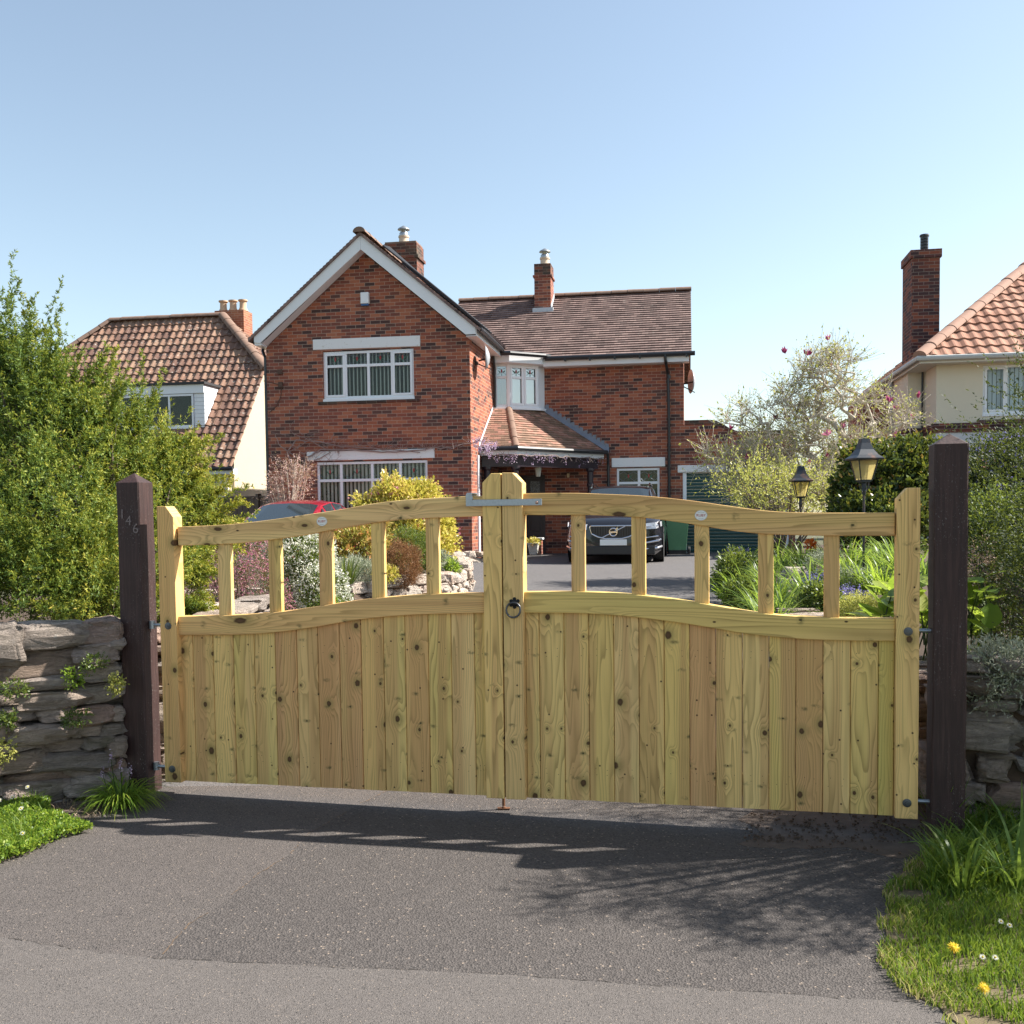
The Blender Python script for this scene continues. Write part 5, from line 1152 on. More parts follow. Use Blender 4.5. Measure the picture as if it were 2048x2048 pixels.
mb.prism_xz(out, -.035, .05); gr = mb.build('grille', BLACKP, sv)
mb = MB()
for i in range(len(out)):
    a = out[i]; b = out[(i+1) % len(out)]; mb.tube([(a[0], -.038, a[1]), (b[0], -.038, b[1])], .013, 6)
mb.tube([(-.23, -.042, .50), (.23, -.042, .725)], .010, 6); mb.build('chrome_surround', CHROME, gr)
mb = MB()
for i in range(17): x = -.40+i*.05; mb.box(x-.006, x+.006, -.037, -.034, .53 if abs(x) < .33 else .6, .72)
mb.build('grille_bars', plain('gloss_black', (.02, .02, .022), .15), gr)
mb = MB(); n = 28; R = .075
for i in range(n):
    q = 2*pi*i/n; q2 = 2*pi*(i+1)/n; mb.tube([(R*cos(q), -.052, .612+R*sin(q)), (R*cos(q2), -.052, .612+R*sin(q2))], .014, 6, cap=False)
mb.tube([(.055, -.052, .667), (.085, -.052, .697)], .016, 6); mb.box(-.062, .062, -.056, -.05, .600, .624); mb.build('emblem', CHROME, gr)
mb = MB(); mb.box(-.26, .26, -.05, -.03, .355, .47); mb.build('number_plate', plain('blank_plate', (.80, .82, .82), .35, nz=.02), sv, bevel=.004)
mb = MB(); mb.box(-.80, .80, -.03, .06, .17, .345); mb.build('lower_bumper', BLACKP, sv, bevel=.02)
HEADL = plain('headlamp_lens', (.72, .74, .78), .08, .6, nz=.1, sc=30)
for s in (-1, 1):
    mb = MB(); q = [(s*.50, -.02, .66), (s*.80, .04, .67), (s*.905, .30, .72), (s*.90, .32, .81), (s*.78, .07, .79), (s*.50, .0, .765)]; q = [(x+s*.02, y-.02, z) for x, y, z in q]
    if s < 0: q = q[::-1]
    mb.add(q+[(x*.94, y+.07, z) for x, y, z in q], [tuple(range(6)), tuple(range(11, 5, -1))]+[((i+1) % 6, i, 6+i, 6+(i+1) % 6) for i in range(6)]); hl = mb.build('headlight', HEADL, sv)
    mb = MB(); mb.tube([(s*.56, -.05, .71), (s*.86, .08, .735)], .012, 6); mb.build('light_bar', CHROME, hl)
    mb = MB(); mb.tube([(s*.60, -.02, .40), (s*.86, .05, .44), (s*.90, .14, .46)], .02, 6); mb.tube([(s*.55, -.03, .28), (s*.84, .02, .30), (s*.92, .16, .33)], .024, 6); mb.tube([(s*.62, -.02, .50), (s*.86, .05, .53)], .014, 6); mb.build('bumper_trim', CHROME, sv)
    mb = MB(); mb.tube([(s*.60, 1.95, 1.53), (s*.62, 2.3, 1.61), (s*.62, 3.6, 1.60), (s*.58, 4.0, 1.52)], .018, 6); mb.build('roof_rail', CHROME, sv)
    mb = MB(); mb.blob((s*1.02, 1.5, 1.0), (.12, .07, .075), jit=.02, seed=1); mb.build('wing_mirror', BLK, sv, smooth=True)
red = [(-.02, .22, .62, .42, .58, .56, .45, .62), (.06, .18, .78, .45, .74, .64, .6, .70), (.3, .17, .87, .48, .82, .72, .66, .78), (.8, .17, .90, .5, .84, .80, .68, .88), (1.3, .17, .90, .52, .84, .86, .68, .93), (2.05, .17, .90, .54, .84, .88, .60, 1.29), (2.5, .17, .90, .54, .84, .89, .60, 1.36), (3.1, .17, .90, .54, .84, .90, .58, 1.33), (3.75, .17, .89, .54, .82, .92, .56, 1.14), (4.25, .2, .86, .54, .78, .90, .55, .97), (4.45, .3, .78, .52, .72, .84, .5, .86)]
_p = atY(533, 1060, 17.2)
rc, secs, _ = car('red_car', 'red car parked left of the drive behind the flowering shrubs', _p[0]-.36, 17.0, gz(0, 17.2)+.01, HTH-.02, red, REDP, 1.8, 4, 5, 8, False, (.8, 3.4), .31)
for s in (-1, 1):
    mb = MB(); mb.blob((s*.96, 1.5, .92), (.11, .06, .065), jit=.02, seed=2); mb.build('wing_mirror', REDP, rc, smooth=True)
    mb = MB(); mb.blob((s*.62, .05, .58), (.17, .1, .06), jit=.02, seed=3); mb.build('headlight', HEADL, rc, smooth=True)
mb = MB(); mb.box(-.26, .26, -.05, -.02, .3, .41); mb.build('number_plate', plain('blank_plate', (.80, .82, .82), .35, nz=.02), rc)
mb = MB(); mb.add([(.13, 1.62, 1.115), (.42, 1.62, 1.115), (.40, 1.80, 1.205), (.15, 1.80, 1.205)], [(0, 1, 2, 3)]); 

# wheelie bin
_b = H.pix(1355, 1100, 2.85); bw = H.w(_b[0], 2.85, 0); bn = thing('wheelie_bin', 'green wheelie bin standing against the dark green garage door', 'wheelie bin', (bw[0], bw[1], .42), HTH)
BING = plain('bin_green', (.14, .32, .16), .5, nz=.12, sc=6)
mb = MB(); a = [(-.21, -.24), (.21, -.24), (.21, .24), (-.21, .24)]; c_ = [(-.27, -.33), (.27, -.33), (.27, .30), (-.27, .30)]
vs = [(x, y, .06) for x, y in a]+[(x*.95, y, .10) for x, y in a]+[(x, y, .92) for x, y in c_]+[(x*1.06, y*1.06, .93) for x, y in c_]+[(x*1.06, y*1.06, .965) for x, y in c_]
mb.add(vs, [(3, 2, 1, 0)]+[(4*j+i, 4*j+(i+1) % 4, 4*j+4+(i+1) % 4, 4*j+4+i) for j in range(4) for i in range(4)]+[(16, 17, 18, 19)]); mb.box(-.08, .08, -.252, -.24, .10, .2); mb.build('body', BING, bn, bevel=.012)
mb = MB(); mb.prism_yz([(-.38, .968), (.33, .968), (.33, 1.03), (.0, 1.06), (-.36, 1.0)], -.29, .29); mb.tube([(-.2, .37, 1.0), (.2, .37, 1.0)], .018, 8); mb.build('lid', BING, bn, bevel=.01)
for s in (-1, 1):
    mb = MB(); mb.lathe([(.09, -.03), (.10, -.02), (.10, .02), (.09, .03)], n=18); mb.v = [(s*.27+vz, -.20+vx, .10+vy) for vx, vy, vz in mb.v]; mb.build('wheel', TYRE, bn, smooth=True, auto=35)
mb = MB(); mb.tube([(-.27, -.2, .1), (.27, -.2, .1)], .018, 8); mb.box(-.2, .2, -.26, -.16, .02, .12); mb.build('axle', BLACKP, bn)

# planter and pier by the front door
_b = H.pix(1067, 1109, 1.75); w_ = H.w(_b[0], 1.75, 0); pl = thing('planter', 'pale tapered brick-patterned planter of yellow flowers by the front door', 'planter', (w_[0], w_[1], w_[2]-.40+.4+_b[2]), HTH)
_t = NT('pale_block'); bt = _t.n('ShaderNodeTexBrick'); bt.inputs['Scale'].default_value = 9; bt.inputs['Color1'].default_value = (.72, .69, .62, 1); bt.inputs['Color2'].default_value = (.62, .58, .52, 1); bt.inputs['Mortar'].default_value = (.3, .27, .23, 1); P_ = _t.sep(_t.obj()); _t.l(_t.comb(P_[0], P_[2]), bt.inputs['Vector']); PB = _t.fin(bt.outputs[0], .9)
mb = MB(); mb.add([(-.08, -.08, 0), (.08, -.08, 0), (.08, .08, 0), (-.08, .08, 0), (-.125, -.125, .27), (.125, -.125, .27), (.125, .125, .27), (-.125, .125, .27)], [(3, 2, 1, 0), (4, 5, 6, 7)]+[(i, (i+1) % 4, 4+(i+1) % 4, 4+i) for i in range(4)]); mb.box(-.135, .135, -.135, .135, .25, .275); mb.build('pot', PB, pl)
_b = H.pix(1076, 1104, 2.3); w_ = H.w(_b[0], 2.3, 0); pr2 = thing('brick_pier', 'small orange brick pier with a pale cap behind the planter', 'brick pier', (w_[0], w_[1], w_[2]+_b[2]), HTH)
mb = MB(); mb.box(-.12, .10, -.1, .1, -.05, .30); mb.build('shaft', BRICK, pr2); mb = MB(); mb.box(-.15, .13, -.13, .13, .30, .34); mb.build('cap', LINT, pr2)

# garden lamps
AMBER = NT('amber_glass'); AMBER = AMBER
_tr = AMBER.n('ShaderNodeBsdfTranslucent'); _tr.inputs[0].default_value = (.9, .78, .42, 1); _tp = AMBER.n('ShaderNodeBsdfTransparent'); _tp.inputs[0].default_value = (1, .93, .68, 1); _mx = AMBER.n('ShaderNodeMixShader'); _mx.inputs[0].default_value = .62; AMBER.l(_tr.outputs[0], _mx.inputs[1]); AMBER.l(_tp.outputs[0], _mx.inputs[2]); _gl = AMBER.n('ShaderNodeBsdfGlossy'); _gl.inputs[1].default_value = .1; _m2 = AMBER.n('ShaderNodeMixShader'); _m2.inputs[0].default_value = .07; AMBER.l(_mx.outputs[0], _m2.inputs[1]); AMBER.l(_gl.outputs[0], _m2.inputs[2]); AMBER.l(_m2.outputs[0], AMBER.out.inputs[0]); AMBER = AMBER.mat
LAMPM = NT('weathered_black_metal'); _n = LAMPM.noise(LAMPM.obj(), 9, 4, .6); LAMPM = LAMPM.fin(LAMPM.mix(LAMPM.maprange(_n, .5, .7), (.03, .036, .045), (.16, .085, .06)), .4, .35)
def lamp(label, px, ptop, pbase, Y, s, rz):
    b = atY(px, pbase, Y); tp = atY(px, ptop, Y); t = thing('lamp_post', label, 'garden lamp', (b[0], b[1], b[2]-.25), rz, 'lantern lamps in the right flower bed'); Ht = tp[2]-b[2]+.25
    hb = Ht-.47*s; mb = MB(); mb.tube([(0, 0, 0), (0, 0, hb-.13*s)], .013, 8); mb.lathe([(.02, hb-.14*s), (.026, hb-.10*s), (.02, hb-.02*s), (.03, hb)], n=8); mb.box(-.055*s, .055*s, -.055*s, .055*s, hb-.005, hb+.012)
    for q in range(4): mb.tube([(.05*s*cos(q*pi/2), .05*s*sin(q*pi/2), hb-.0), (.045*s*cos(q*pi/2), .045*s*sin(q*pi/2), hb-.07*s), (.01, 0, hb-.11*s)], .006, 5)
    mb.build('pole', LAMPM, t)
    z0, z1 = hb+.012, hb+.235*s; r0, r1 = .062*s, .108*s; c4 = lambda r, z: [(r*sx, r*sy, z) for sx, sy in ((-1, -1), (1, -1), (1, 1), (-1, 1))]
    mb = MB(); a, b_ = c4(r0, z0), c4(r1, z1)
    for i in range(4): mb.tube([a[i], b_[i]], .008*s, 5); mb.tube([b_[i], b_[(i+1) % 4]], .009*s, 5); mb.tube([a[i], a[(i+1) % 4]], .008*s, 5)
    fr_ = mb.build('lantern_frame', LAMPM, t)
    mb = MB(); a, b_ = c4(r0*.97, z0), c4(r1*.97, z1); mb.add(a+b_, [(i, (i+1) % 4, 4+(i+1) % 4, 4+i) for i in range(4)]); mb.build('lantern_glass', AMBER, fr_)
    mb = MB(); mb.lathe([(.016*s, z0), (.016*s, z0+.06*s), (.022*s, z0+.06*s), (.022*s, z0+.10*s), (.03*s, z0+.13*s), (.035*s, z0+.16*s), (.025*s, z0+.19*s), (.005, z0+.205*s)], n=12); mb.build('bulb', plain('lamp_bulb', (.35, .34, .30), .3), fr_, smooth=True, auto=60)
    mb = MB(); prof = [(1.40, 0), (1.42, .015), (1.02, .05), (.68, .11), (.47, .18), (.40, .225)]; vs = []; fs = []
    for (f, z) in prof: vs += c4(.108*s*f, z1+z*s)
    for j in range(len(prof)-1): fs += [(4*j+i, 4*j+(i+1) % 4, 4*j+4+(i+1) % 4, 4*j+4+i) for i in range(4)]
    fs += [(3, 2, 1, 0), tuple(4*(len(prof)-1)+i for i in range(4))]; mb.add(vs, fs); mb.tube([(0, 0, z1+.22*s), (0, 0, Ht)], .006, 6); mb.build('lamp_roof', LAMPM, t)
lamp('larger nearer black lantern lamp, just left of the dark hedge', 1727, 876, 1144, 10, .92, .1)
lamp('smaller farther lantern lamp with a rusty roof, in front of the magnolia', 1601, 931, 1115, 13.5, .92, -.1)
# ================================================================ vegetation
def unit(a): return a/np.maximum(np.linalg.norm(a, axis=-1, keepdims=True), 1e-9)
def mkleaves(P, D, L, Wd, rnd, fold=.0, cup=0.):
    n = len(P); R = RNG.normal(size=(n, 3)); S_ = unit(np.cross(D, R)); L = np.broadcast_to(np.asarray(L), (n,))[:, None]; Wd = np.broadcast_to(np.asarray(Wd), (n,))[:, None]
    V = np.stack([P, P+D*L*.5+S_*Wd*.5, P+D*L, P+D*L*.5-S_*Wd*.5], 1).reshape(-1, 3); Fq = np.arange(4*n).reshape(n, 4)
    return V, Fq, np.repeat(rnd, 4)
def blobw(px, py, Y, rx, ry, rd=None):
    c = atY(px, py, Y); s = Y/F; return (np.array(c), np.array([rx*s, (rd if rd else rx)*s, ry*s]))
def sample(blobs, n, lo=.6, hi=1.05, zmin=None, core=.62, seed=0, lump=.16):
    r = np.random.default_rng(seed); w = np.array([b[1][0]*b[1][2] for b in blobs]); w = w/w.sum(); out = []; nrm = []; tot = 0; it = 0
    while tot < n and it < 30:
        it += 1; m = int(n*1.3)+50; k = r.choice(len(blobs), m, p=w); d = unit(r.normal(size=(m, 3))); C = np.array([b[0] for b in blobs])[k]; R = np.array([b[1] for b in blobs])[k]
        f = lo+(hi-lo)*np.sqrt(r.random(m)); f = f*(1+lump*np.sin(5*d[:, 0]+k*1.7)*np.cos(4*d[:, 2]+k)+lump*.6*np.sin(11*d[:, 1]+7*d[:, 2]+k))
        p = C+d*R*f[:, None]; ok = np.ones(m, bool)
        for (c, rr) in blobs: ok &= (((p-c)/rr)**2).sum(1) > core**2*.98
        if zmin is not None: ok &= p[:, 2] > zmin
        out.append(p[ok]); nrm.append(unit(d/R)[ok]); tot += ok.sum()
    P = np.concatenate(out)[:n]; return P, np.concatenate(nrm)[:n]
def shoots(P, N, k, slen, ll, lw, up=.5, jit=.5, spread=.8, seed=0, rbase=None, tip=.2, droop=0.):
    r = np.random.default_rng(seed+5); n = len(P); d = unit(N+np.array([0, 0, up])+r.normal(size=(n, 3))*jit); sl = slen*(.5+r.random(n)); rb = r.random(n) if rbase is None else rbase
    Ps = []; Ds = []; Rs = []; Ls = []
    for j in range(k):
        t = (j+.5)/k; pos = P+d*(sl*t)[:, None]+np.array([0, 0, -droop])*(t*t*sl)[:, None]; ld = unit(d*.75+r.normal(size=(n, 3))*spread*.6); Ps.append(pos); Ds.append(ld); Rs.append(np.clip(rb*.62+r.random(n)*.22+tip*t, 0, 1)); Ls.append(.7+.6*r.random(n))
    P2 = np.concatenate(Ps); D2 = np.concatenate(Ds); R2 = np.concatenate(Rs); L2 = np.concatenate(Ls); return mkleaves(P2, D2, ll*L2, lw*L2, R2)
def cat(lst):
    V = []; Fq = []; R = []; o = 0
    for v, f, r in lst: V.append(v); Fq.append(f+o); R.append(r); o += len(v)
    return np.concatenate(V), np.concatenate(Fq), np.concatenate(R)
def shrub(name, label, catg, blobs, n, k, slen, ll, lw, mat, up=.5, jit=.5, spread=.8, lo=.6, hi=1.05, zmin=None, core=.6, seed=1, stem=None, flowers=None, group=None, tip=.2, droop=0., stems=6, lump=.16, rb=None, bark=None):
    """blobs of small leaves on short shoots, woody stems inside; flowers=(count, mat, size, petals)"""
    c = blobs[0][0]; zb = zmin if zmin is not None else min(b[0][2]-b[1][2] for b in blobs); base = (float(np.mean([b[0][0] for b in blobs])), float(np.mean([b[0][1] for b in blobs])), float(zb)); t = thing(name, label, catg, base, 0, group)
    P, N = sample(blobs, n, lo, hi, zmin, core, seed, lump); V, Fq, R = shoots(P, N, k, slen, ll, lw, up, jit, spread, seed, rb(P) if rb else None, tip, droop)
    npmesh('foliage', V, Fq, mat, R, parent=t, org=base)
    if flowers:
        nf, fm, fs, pet = flowers; P2, N2 = sample(blobs, nf, .92, 1.12, zmin, core, seed+9, lump); r = np.random.default_rng(seed)
        D = unit(N2[:, None, :]+r.normal(size=(len(P2), pet, 3))*.9).reshape(-1, 3); PP = np.repeat(P2, pet, 0)+np.repeat(N2, pet, 0)*slen*.6+r.normal(size=(len(D), 3))*fs*.4
        V, Fq, R = mkleaves(PP, D, fs*(.7+.6*r.random(len(D))), fs*.7, np.repeat(r.random(len(P2)), pet)); npmesh('flowers', V, Fq, fm, R, parent=t, org=base)
    if stem is not None:
        mb = MB(); r = random.Random(seed)
        for b, rr in blobs:
            for _ in range(stems):
                e = b+np.array([r.uniform(-.8, .8), r.uniform(-.8, .8), r.uniform(-.2, .85)])*rr; s0 = (r.uniform(-.1, .1), r.uniform(-.1, .1), 0); e = e-np.array(base); m_ = (e[0]*.45+r.uniform(-.05, .05), e[1]*.45, e[2]*.55); mb.tube([s0, m_, tuple(e)], [.022*stem, .014*stem, .005*stem], 5)
        mb.build('stems', bark or BARK, t)
    return t
BARK = plain('bark', (.12, .09, .07), .9, nz=.4, sc=30, bump=.6); BARKP = plain('pale_bark', (.50, .44, .36), .9, nz=.3, sc=30, bump=.5)
M_YEW = m_leaf('yew_leaf', [(0, (.014, .036, .012)), (.25, (.04, .085, .02)), (.5, (.125, .20, .03)), (.78, (.36, .35, .045)), (1, (.60, .40, .07))], .30, .6, (.5, .52, .05))
M_DARKL = m_leaf('dark_leaf', [(0, (.012, .028, .012)), (.5, (.025, .05, .018)), (.85, (.06, .09, .03)), (1, (.2, .2, .05))], .22, .6)
M_HOLLY = m_leaf('glossy_leaf', [(0, (.015, .03, .014)), (.6, (.03, .055, .02)), (.82, (.10, .14, .03)), (.93, (.28, .28, .04)), (1, (.35, .16, .06))], .25, .22)
M_YEL = m_leaf('yellow_leaf', [(0, (.16, .2, .03)), (.3, (.46, .42, .06)), (.65, (.70, .60, .14)), (.9, (.64, .46, .2)), (1, (.6, .2, .12))], .35, .4, (.7, .65, .1))
M_ORG = m_leaf('orange_green_leaf', [(0, (.16, .2, .04)), (.5, (.38, .33, .08)), (.8, (.5, .25, .08)), (1, (.5, .13, .07))], .35, .4)
M_HEA = m_leaf('heather_leaf', [(0, (.02, .04, .018)), (.5, (.06, .09, .04)), (.8, (.28, .16, .07)), (1, (.42, .2, .1))], .2, .5)
M_PINK = m_leaf('pink_flower', [(0, (.30, .06, .16)), (.35, (.46, .14, .26)), (.7, (.58, .30, .30)), (1, (.66, .42, .32))], .3, .6, (.7, .3, .4))
M_WHF = m_leaf('white_flower', [(0, (.6, .6, .5)), (.6, (.76, .74, .64)), (1, (.82, .82, .76))], .3, .6, (.8, .8, .6))
M_GRN = m_leaf('green_leaf_mid', [(0, (.03, .06, .015)), (.5, (.08, .13, .03)), (1, (.22, .27, .06))], .35, .4)
M_LIME = m_leaf('fresh_green_leaf', [(0, (.05, .10, .015)), (.4, (.14, .25, .03)), (.8, (.28, .38, .05)), (1, (.48, .48, .1))], .5, .4, (.6, .75, .08))
M_RUST = m_leaf('rusty_leaf', [(0, (.07, .04, .02)), (.5, (.22, .10, .04)), (1, (.36, .18, .07))], .25, .6, (.4, .2, .08))
M_SILV = m_leaf('silver_leaf', [(0, (.16, .18, .11)), (.5, (.34, .36, .24)), (1, (.56, .56, .44))], .2, .6, (.4, .5, .35))
M_PURP = m_leaf('purple_flower', [(0, (.11, .10, .30)), (.6, (.22, .20, .48)), (1, (.40, .36, .66))], .3, .6, (.4, .35, .7))
M_LILAC = m_leaf('lilac_flower', [(0, (.36, .24, .38)), (.6, (.52, .40, .52)), (1, (.68, .6, .66))], .35, .6, (.6, .4, .7))
M_MAG = m_leaf('magenta_flower', [(0, (.22, .02, .09)), (.5, (.40, .06, .18)), (1, (.62, .28, .38))], .35, .5, (.7, .2, .35))
M_MAGL = m_leaf('young_magnolia_leaf', [(0, (.22, .25, .06)), (.5, (.42, .44, .10)), (1, (.66, .58, .2))], .4, .45, (.6, .6, .12))
M_GRASS = m_leaf('grass_blade', [(0, (.03, .07, .012)), (.4, (.10, .19, .022)), (.75, (.22, .30, .035)), (.9, (.33, .32, .08)), (1, (.50, .40, .2))], .4, .5, (.4, .5, .05))
M_BLADE = m_leaf('strap_leaf', [(0, (.035, .08, .02)), (.5, (.10, .18, .035)), (1, (.24, .30, .07))], .5, .35, (.5, .65, .08))
M_PEACH = m_leaf('bronze_twig_leaf', [(0, (.36, .2, .17)), (1, (.66, .46, .42))], .3, .6)
M_YF = m_leaf('yellow_flower', [(0, (.75, .48, .01)), (1, (.85, .65, .02))], .3, .5, (.9, .7, .05))

# --- golden yew
yb = [(50, 850, 6.9, 70, 120), (160, 900, 7, 85, 85), (320, 930, 7.3, 36, 40), (270, 1010, 7.2, 75, 80), (100, 1080, 6.6, 130, 130), (255, 1130, 6.8, 85, 90), (370, 1010, 7.4, 35, 40), (355, 1140, 7.2, 28, 70), (-90, 830, 7.3, 110, 170), (-80, 1090, 6.8, 130, 140), (30, 1190, 6.3, 110, 60), (190, 1200, 6.4, 90, 50)]
yblobs = [blobw(*b) for b in yb]
def plumes(P, D, Lp, K, lat, ll, lw, nl, seed, rb):
    "feathery sprays: side shoots shortening towards the tip, each set with needles"
    r = np.random.default_rng(seed); n = len(P); outP = []; outD = []; outR = []; bend = r.normal(size=(n, 3))*.15
    for j in range(K):
        f = (j+r.random(n))/K; base = P+D*(Lp*f)[:, None]+bend*(f*f*Lp)[:, None]; s = unit(np.cross(D, r.normal(size=(n, 3)))); sd = unit(s+D*(.55+.5*f)[:, None]+np.array([0, 0, .25])); sl = lat*(1-f*.66)*(.5+.8*r.random(n))
        for k in range(nl):
            g = (k+r.random(n))/nl; outP.append(base+sd*(sl*g)[:, None]); outD.append(unit(sd*.7+r.normal(size=(n, 3))*.5)); outR.append(np.clip(rb*.5+.28*g+.18*f+.2*r.random(n)-.08, 0, 1))
    P2 = np.concatenate(outP); D2 = np.concatenate(outD); R2 = np.concatenate(outR); q = .65+.7*r.random(len(P2)); return mkleaves(P2, D2, ll*q, lw*q, R2)
def yew():
    r = np.random.default_rng(4); base = (-2.9, 7.0, .1); t = thing('yew_tree', 'big feathery golden-green yew above the stone wall on the left', 'yew tree', base)
    P, N = sample(yblobs, 3300, .45, 1.0, .55, .40, 3, .22); D = unit(N*.8+np.array([0, 0, .75])+r.normal(size=P.shape)*.25); Lp = .16+.26*r.random(len(P))
    rb = np.clip(.06+.66*(P[:, 0]+3.4)/1.5+r.random(len(P))*.45, 0, 1.1); lst = [plumes(P, D, Lp, 13, .085, .024, .0070, 8, 5, rb)]
    # leaders and long side sprays
    ex = [(22, 800, 15, 530, 6.9), (60, 820, 78, 585, 6.9), (100, 800, 105, 650, 6.9), (5, 760, -8, 560, 6.9), (40, 760, 45, 600, 6.9), (-40, 800, -40, 520, 7), (215, 900, 216, 700, 7.0), (230, 900, 238, 760, 7.0), (268, 930, 272, 718, 7.2), (285, 930, 300, 790, 7.2), (330, 960, 338, 850, 7.3), (140, 880, 150, 745, 7), (170, 800, 205, 700, 7.1), (320, 880, 390, 845, 7.4), (330, 900, 410, 865, 7.4), (360, 980, 440, 935, 7.5), (360, 1010, 480, 962, 7.6), (370, 1040, 500, 985, 7.7), (370, 1050, 470, 1030, 7.6), (350, 980, 400, 905, 7.4), (360, 1090, 430, 1060, 7.3), (360, 1130, 425, 1120, 7.2), (350, 1180, 410, 1190, 7.1), (180, 880, 190, 780, 7), (120, 860, 125, 720, 7)]
    E0 = []; E1 = []
    for a, b, c, d, Y in ex:
        for q in range(5):
            j = r.normal(size=2)*7; E0.append(atY(a+j[0], b+j[1]+22, Y+r.normal()*.06)); E1.append(atY(c+j[0]*.8+(q > 1)*r.normal()*16, d+(q > 1)*abs(r.normal())*42+22, Y+r.normal()*.06))
    E0 = np.array(E0); E1 = np.array(E1); L = np.linalg.norm(E1-E0, axis=1); D = (E1-E0)/L[:, None]; rb = np.clip(.2+.42*(E1[:, 0]+3.4)/1.5+.3*r.random(len(L)), 0, 1); lst.append(plumes(E0, D, L, 50, .095, .024, .0072, 14, 6, rb))
    V, Fq, R = cat(lst); npmesh('foliage', V, Fq, M_YEW, R, parent=t, org=base)
    mb = MB(); bs = Vector(base)
    for e0, e1 in zip(E0[::2], E1[::2]): e0 = Vector(e0)-bs; e1 = Vector(e1)-bs; mb.tube([tuple(e0*.3), tuple(e0*.75+Vector((0, 0, -.1))), tuple(e0), tuple(e0.lerp(e1, .55))], [.03, .016, .008, .003], 5)
    mb.build('branches', BARK, t); return t
yew()

# --- garden beds
def bed(name, edge, inner, h, mat):
    "edge: list of (X,Y) along the drive; inner: matching far points; mounded between"
    mb = MB(); vs = []; m = 7; n = len(edge)
    for (e, i_) in zip(edge, inner):
        for k in range(m):
            f = k/(m-1); X = e[0]+(i_[0]-e[0])*f; Y = e[1]+(i_[1]-e[1])*f; d = hypot(X-e[0], Y-e[1]); s = min(d/.5, 1); s = s*s*(3-2*s); vs.append((X, Y, gz(0, Y)-.02+h*s+.03*sin(X*5)*cos(Y*4)*s))
    fs = [(i*m+k, (i+1)*m+k, (i+1)*m+k+1, i*m+k+1) for i in range(n-1) for k in range(m-1)]
    mb.add(vs, fs); return tag(mb.build(name, mat, smooth=True), kind='structure')
bed('flower_bed', [(-2.0, 5.6), (-1.7, 8), (-1.8, 10.5), (-1.45, 12.3), (-.85, 13.4), (-.66, 14.8), (-.8, 16.6), (-2.2, 17.4)], [(-6, 5.6), (-6, 8), (-6, 10), (-6, 11.8), (-6, 13), (-6, 14.5), (-6, 16), (-6, 16.6)], .36, SOIL)
bed('flower_bed', [(2.35, 5.3), (2.45, 8), (2.85, 11), (2.85, 12.5), (3.1, 14.5), (3.6, 17.2), (5.2, 19.2), (8.0, 20.2)], [(9, 5.3), (9, 8), (9.5, 11), (10, 12.5), (10, 14.5), (11, 17), (12, 19), (12, 20)], .42, SOIL)
def rockery(name, label, pts, h, seed, lmin=.16, lmax=.36):
    segs = []
    for a, b in zip(pts[:-1], pts[1:]): z0 = min(gz(0, a[1]), gz(0, b[1])); segs.append((a, b, z0-.03, z0+h))
    return stone_wall(name, label, 'stone edging', segs, .26, seed, False, mat=STONE_PALE, hmin=.09, hmax=.2, lmin=lmin, lmax=lmax, jit=.16)
rockery('rockery_edging', 'pale stone edging curving round the nose of the left flower bed', [(-4.2, 11.4), (-2.8, 12.0), (-1.7, 12.6), (-.95, 13.5), (-.72, 14.9), (-.86, 16.6)], .36, 60)
rockery('rockery_edging', 'heap of pale stones at the foot of the gable corner', [(-1.9, 20.1), (-.62, 20.7)], .18, 80, .2, .45)
STONE_P = STONE
mb = MB(); r_ = random.Random(5)
for (px, py, Y, s) in ((425, 1222, 8.0, .10), (398, 1232, 7.8, .085), (1590, 1150, 11.5, .12), (1585, 1180, 11, .16), (1600, 1195, 10.8, .13)):
    p = atY(px, py, Y); mb = MB(); stone(mb, (0, 0, 0), (s*1.3, s, s*.8), r_, .15); o = mb.build('garden_stone', STONE_PALE, smooth=True, auto=38); o.location = p; lb = {425: 'pale boulder low behind the left hinge stile beside the pink heather', 398: 'smaller boulder nearest the left hinge stile', 1590: 'top stone half hidden in strap leaves in the right bed', 1585: 'widest stone among the strap leaves in the right bed', 1600: 'lowest stone among the strap leaves in the right bed'}[px]; tag(o, lb, 'stone', 'loose garden stones')
# --- left bed shrubs
B = lambda *l: [blobw(*x) for x in l]
shrub('heather_bush', 'round heather covered in pink flowers behind the left leaf', 'heather', B((475, 1160, 9, 78, 88), (440, 1120, 9.3, 50, 50), (520, 1190, 8.8, 50, 55)), 5200, 5, .06, .018, .005, M_HEA, seed=11, flowers=(7500, M_PINK, .014, 2), stem=.7, zmin=.1)
shrub('white_flowering_shrub', 'shrub smothered in small white flowers beside the pink heather', 'shrub', B((610, 1150, 9.6, 52, 80), (585, 1100, 9.8, 45, 40), (650, 1195, 9.2, 42, 50), (560, 1085, 11, 50, 25)), 4200, 5, .07, .026, .012, M_GRN, seed=12, flowers=(8000, M_WHF, .021, 2), stem=.7, zmin=.1)
shrub('nandina', 'loose orange-tinted shrub in front of the red car', 'shrub', B((715, 1095, 13.5, 50, 28), (655, 1100, 13.5, 30, 16), (745, 1078, 14, 28, 26)), 1100, 7, .2, .07, .022, M_ORG, seed=13, stem=.6, zmin=.5, hi=1.15, lo=.3, core=.2)
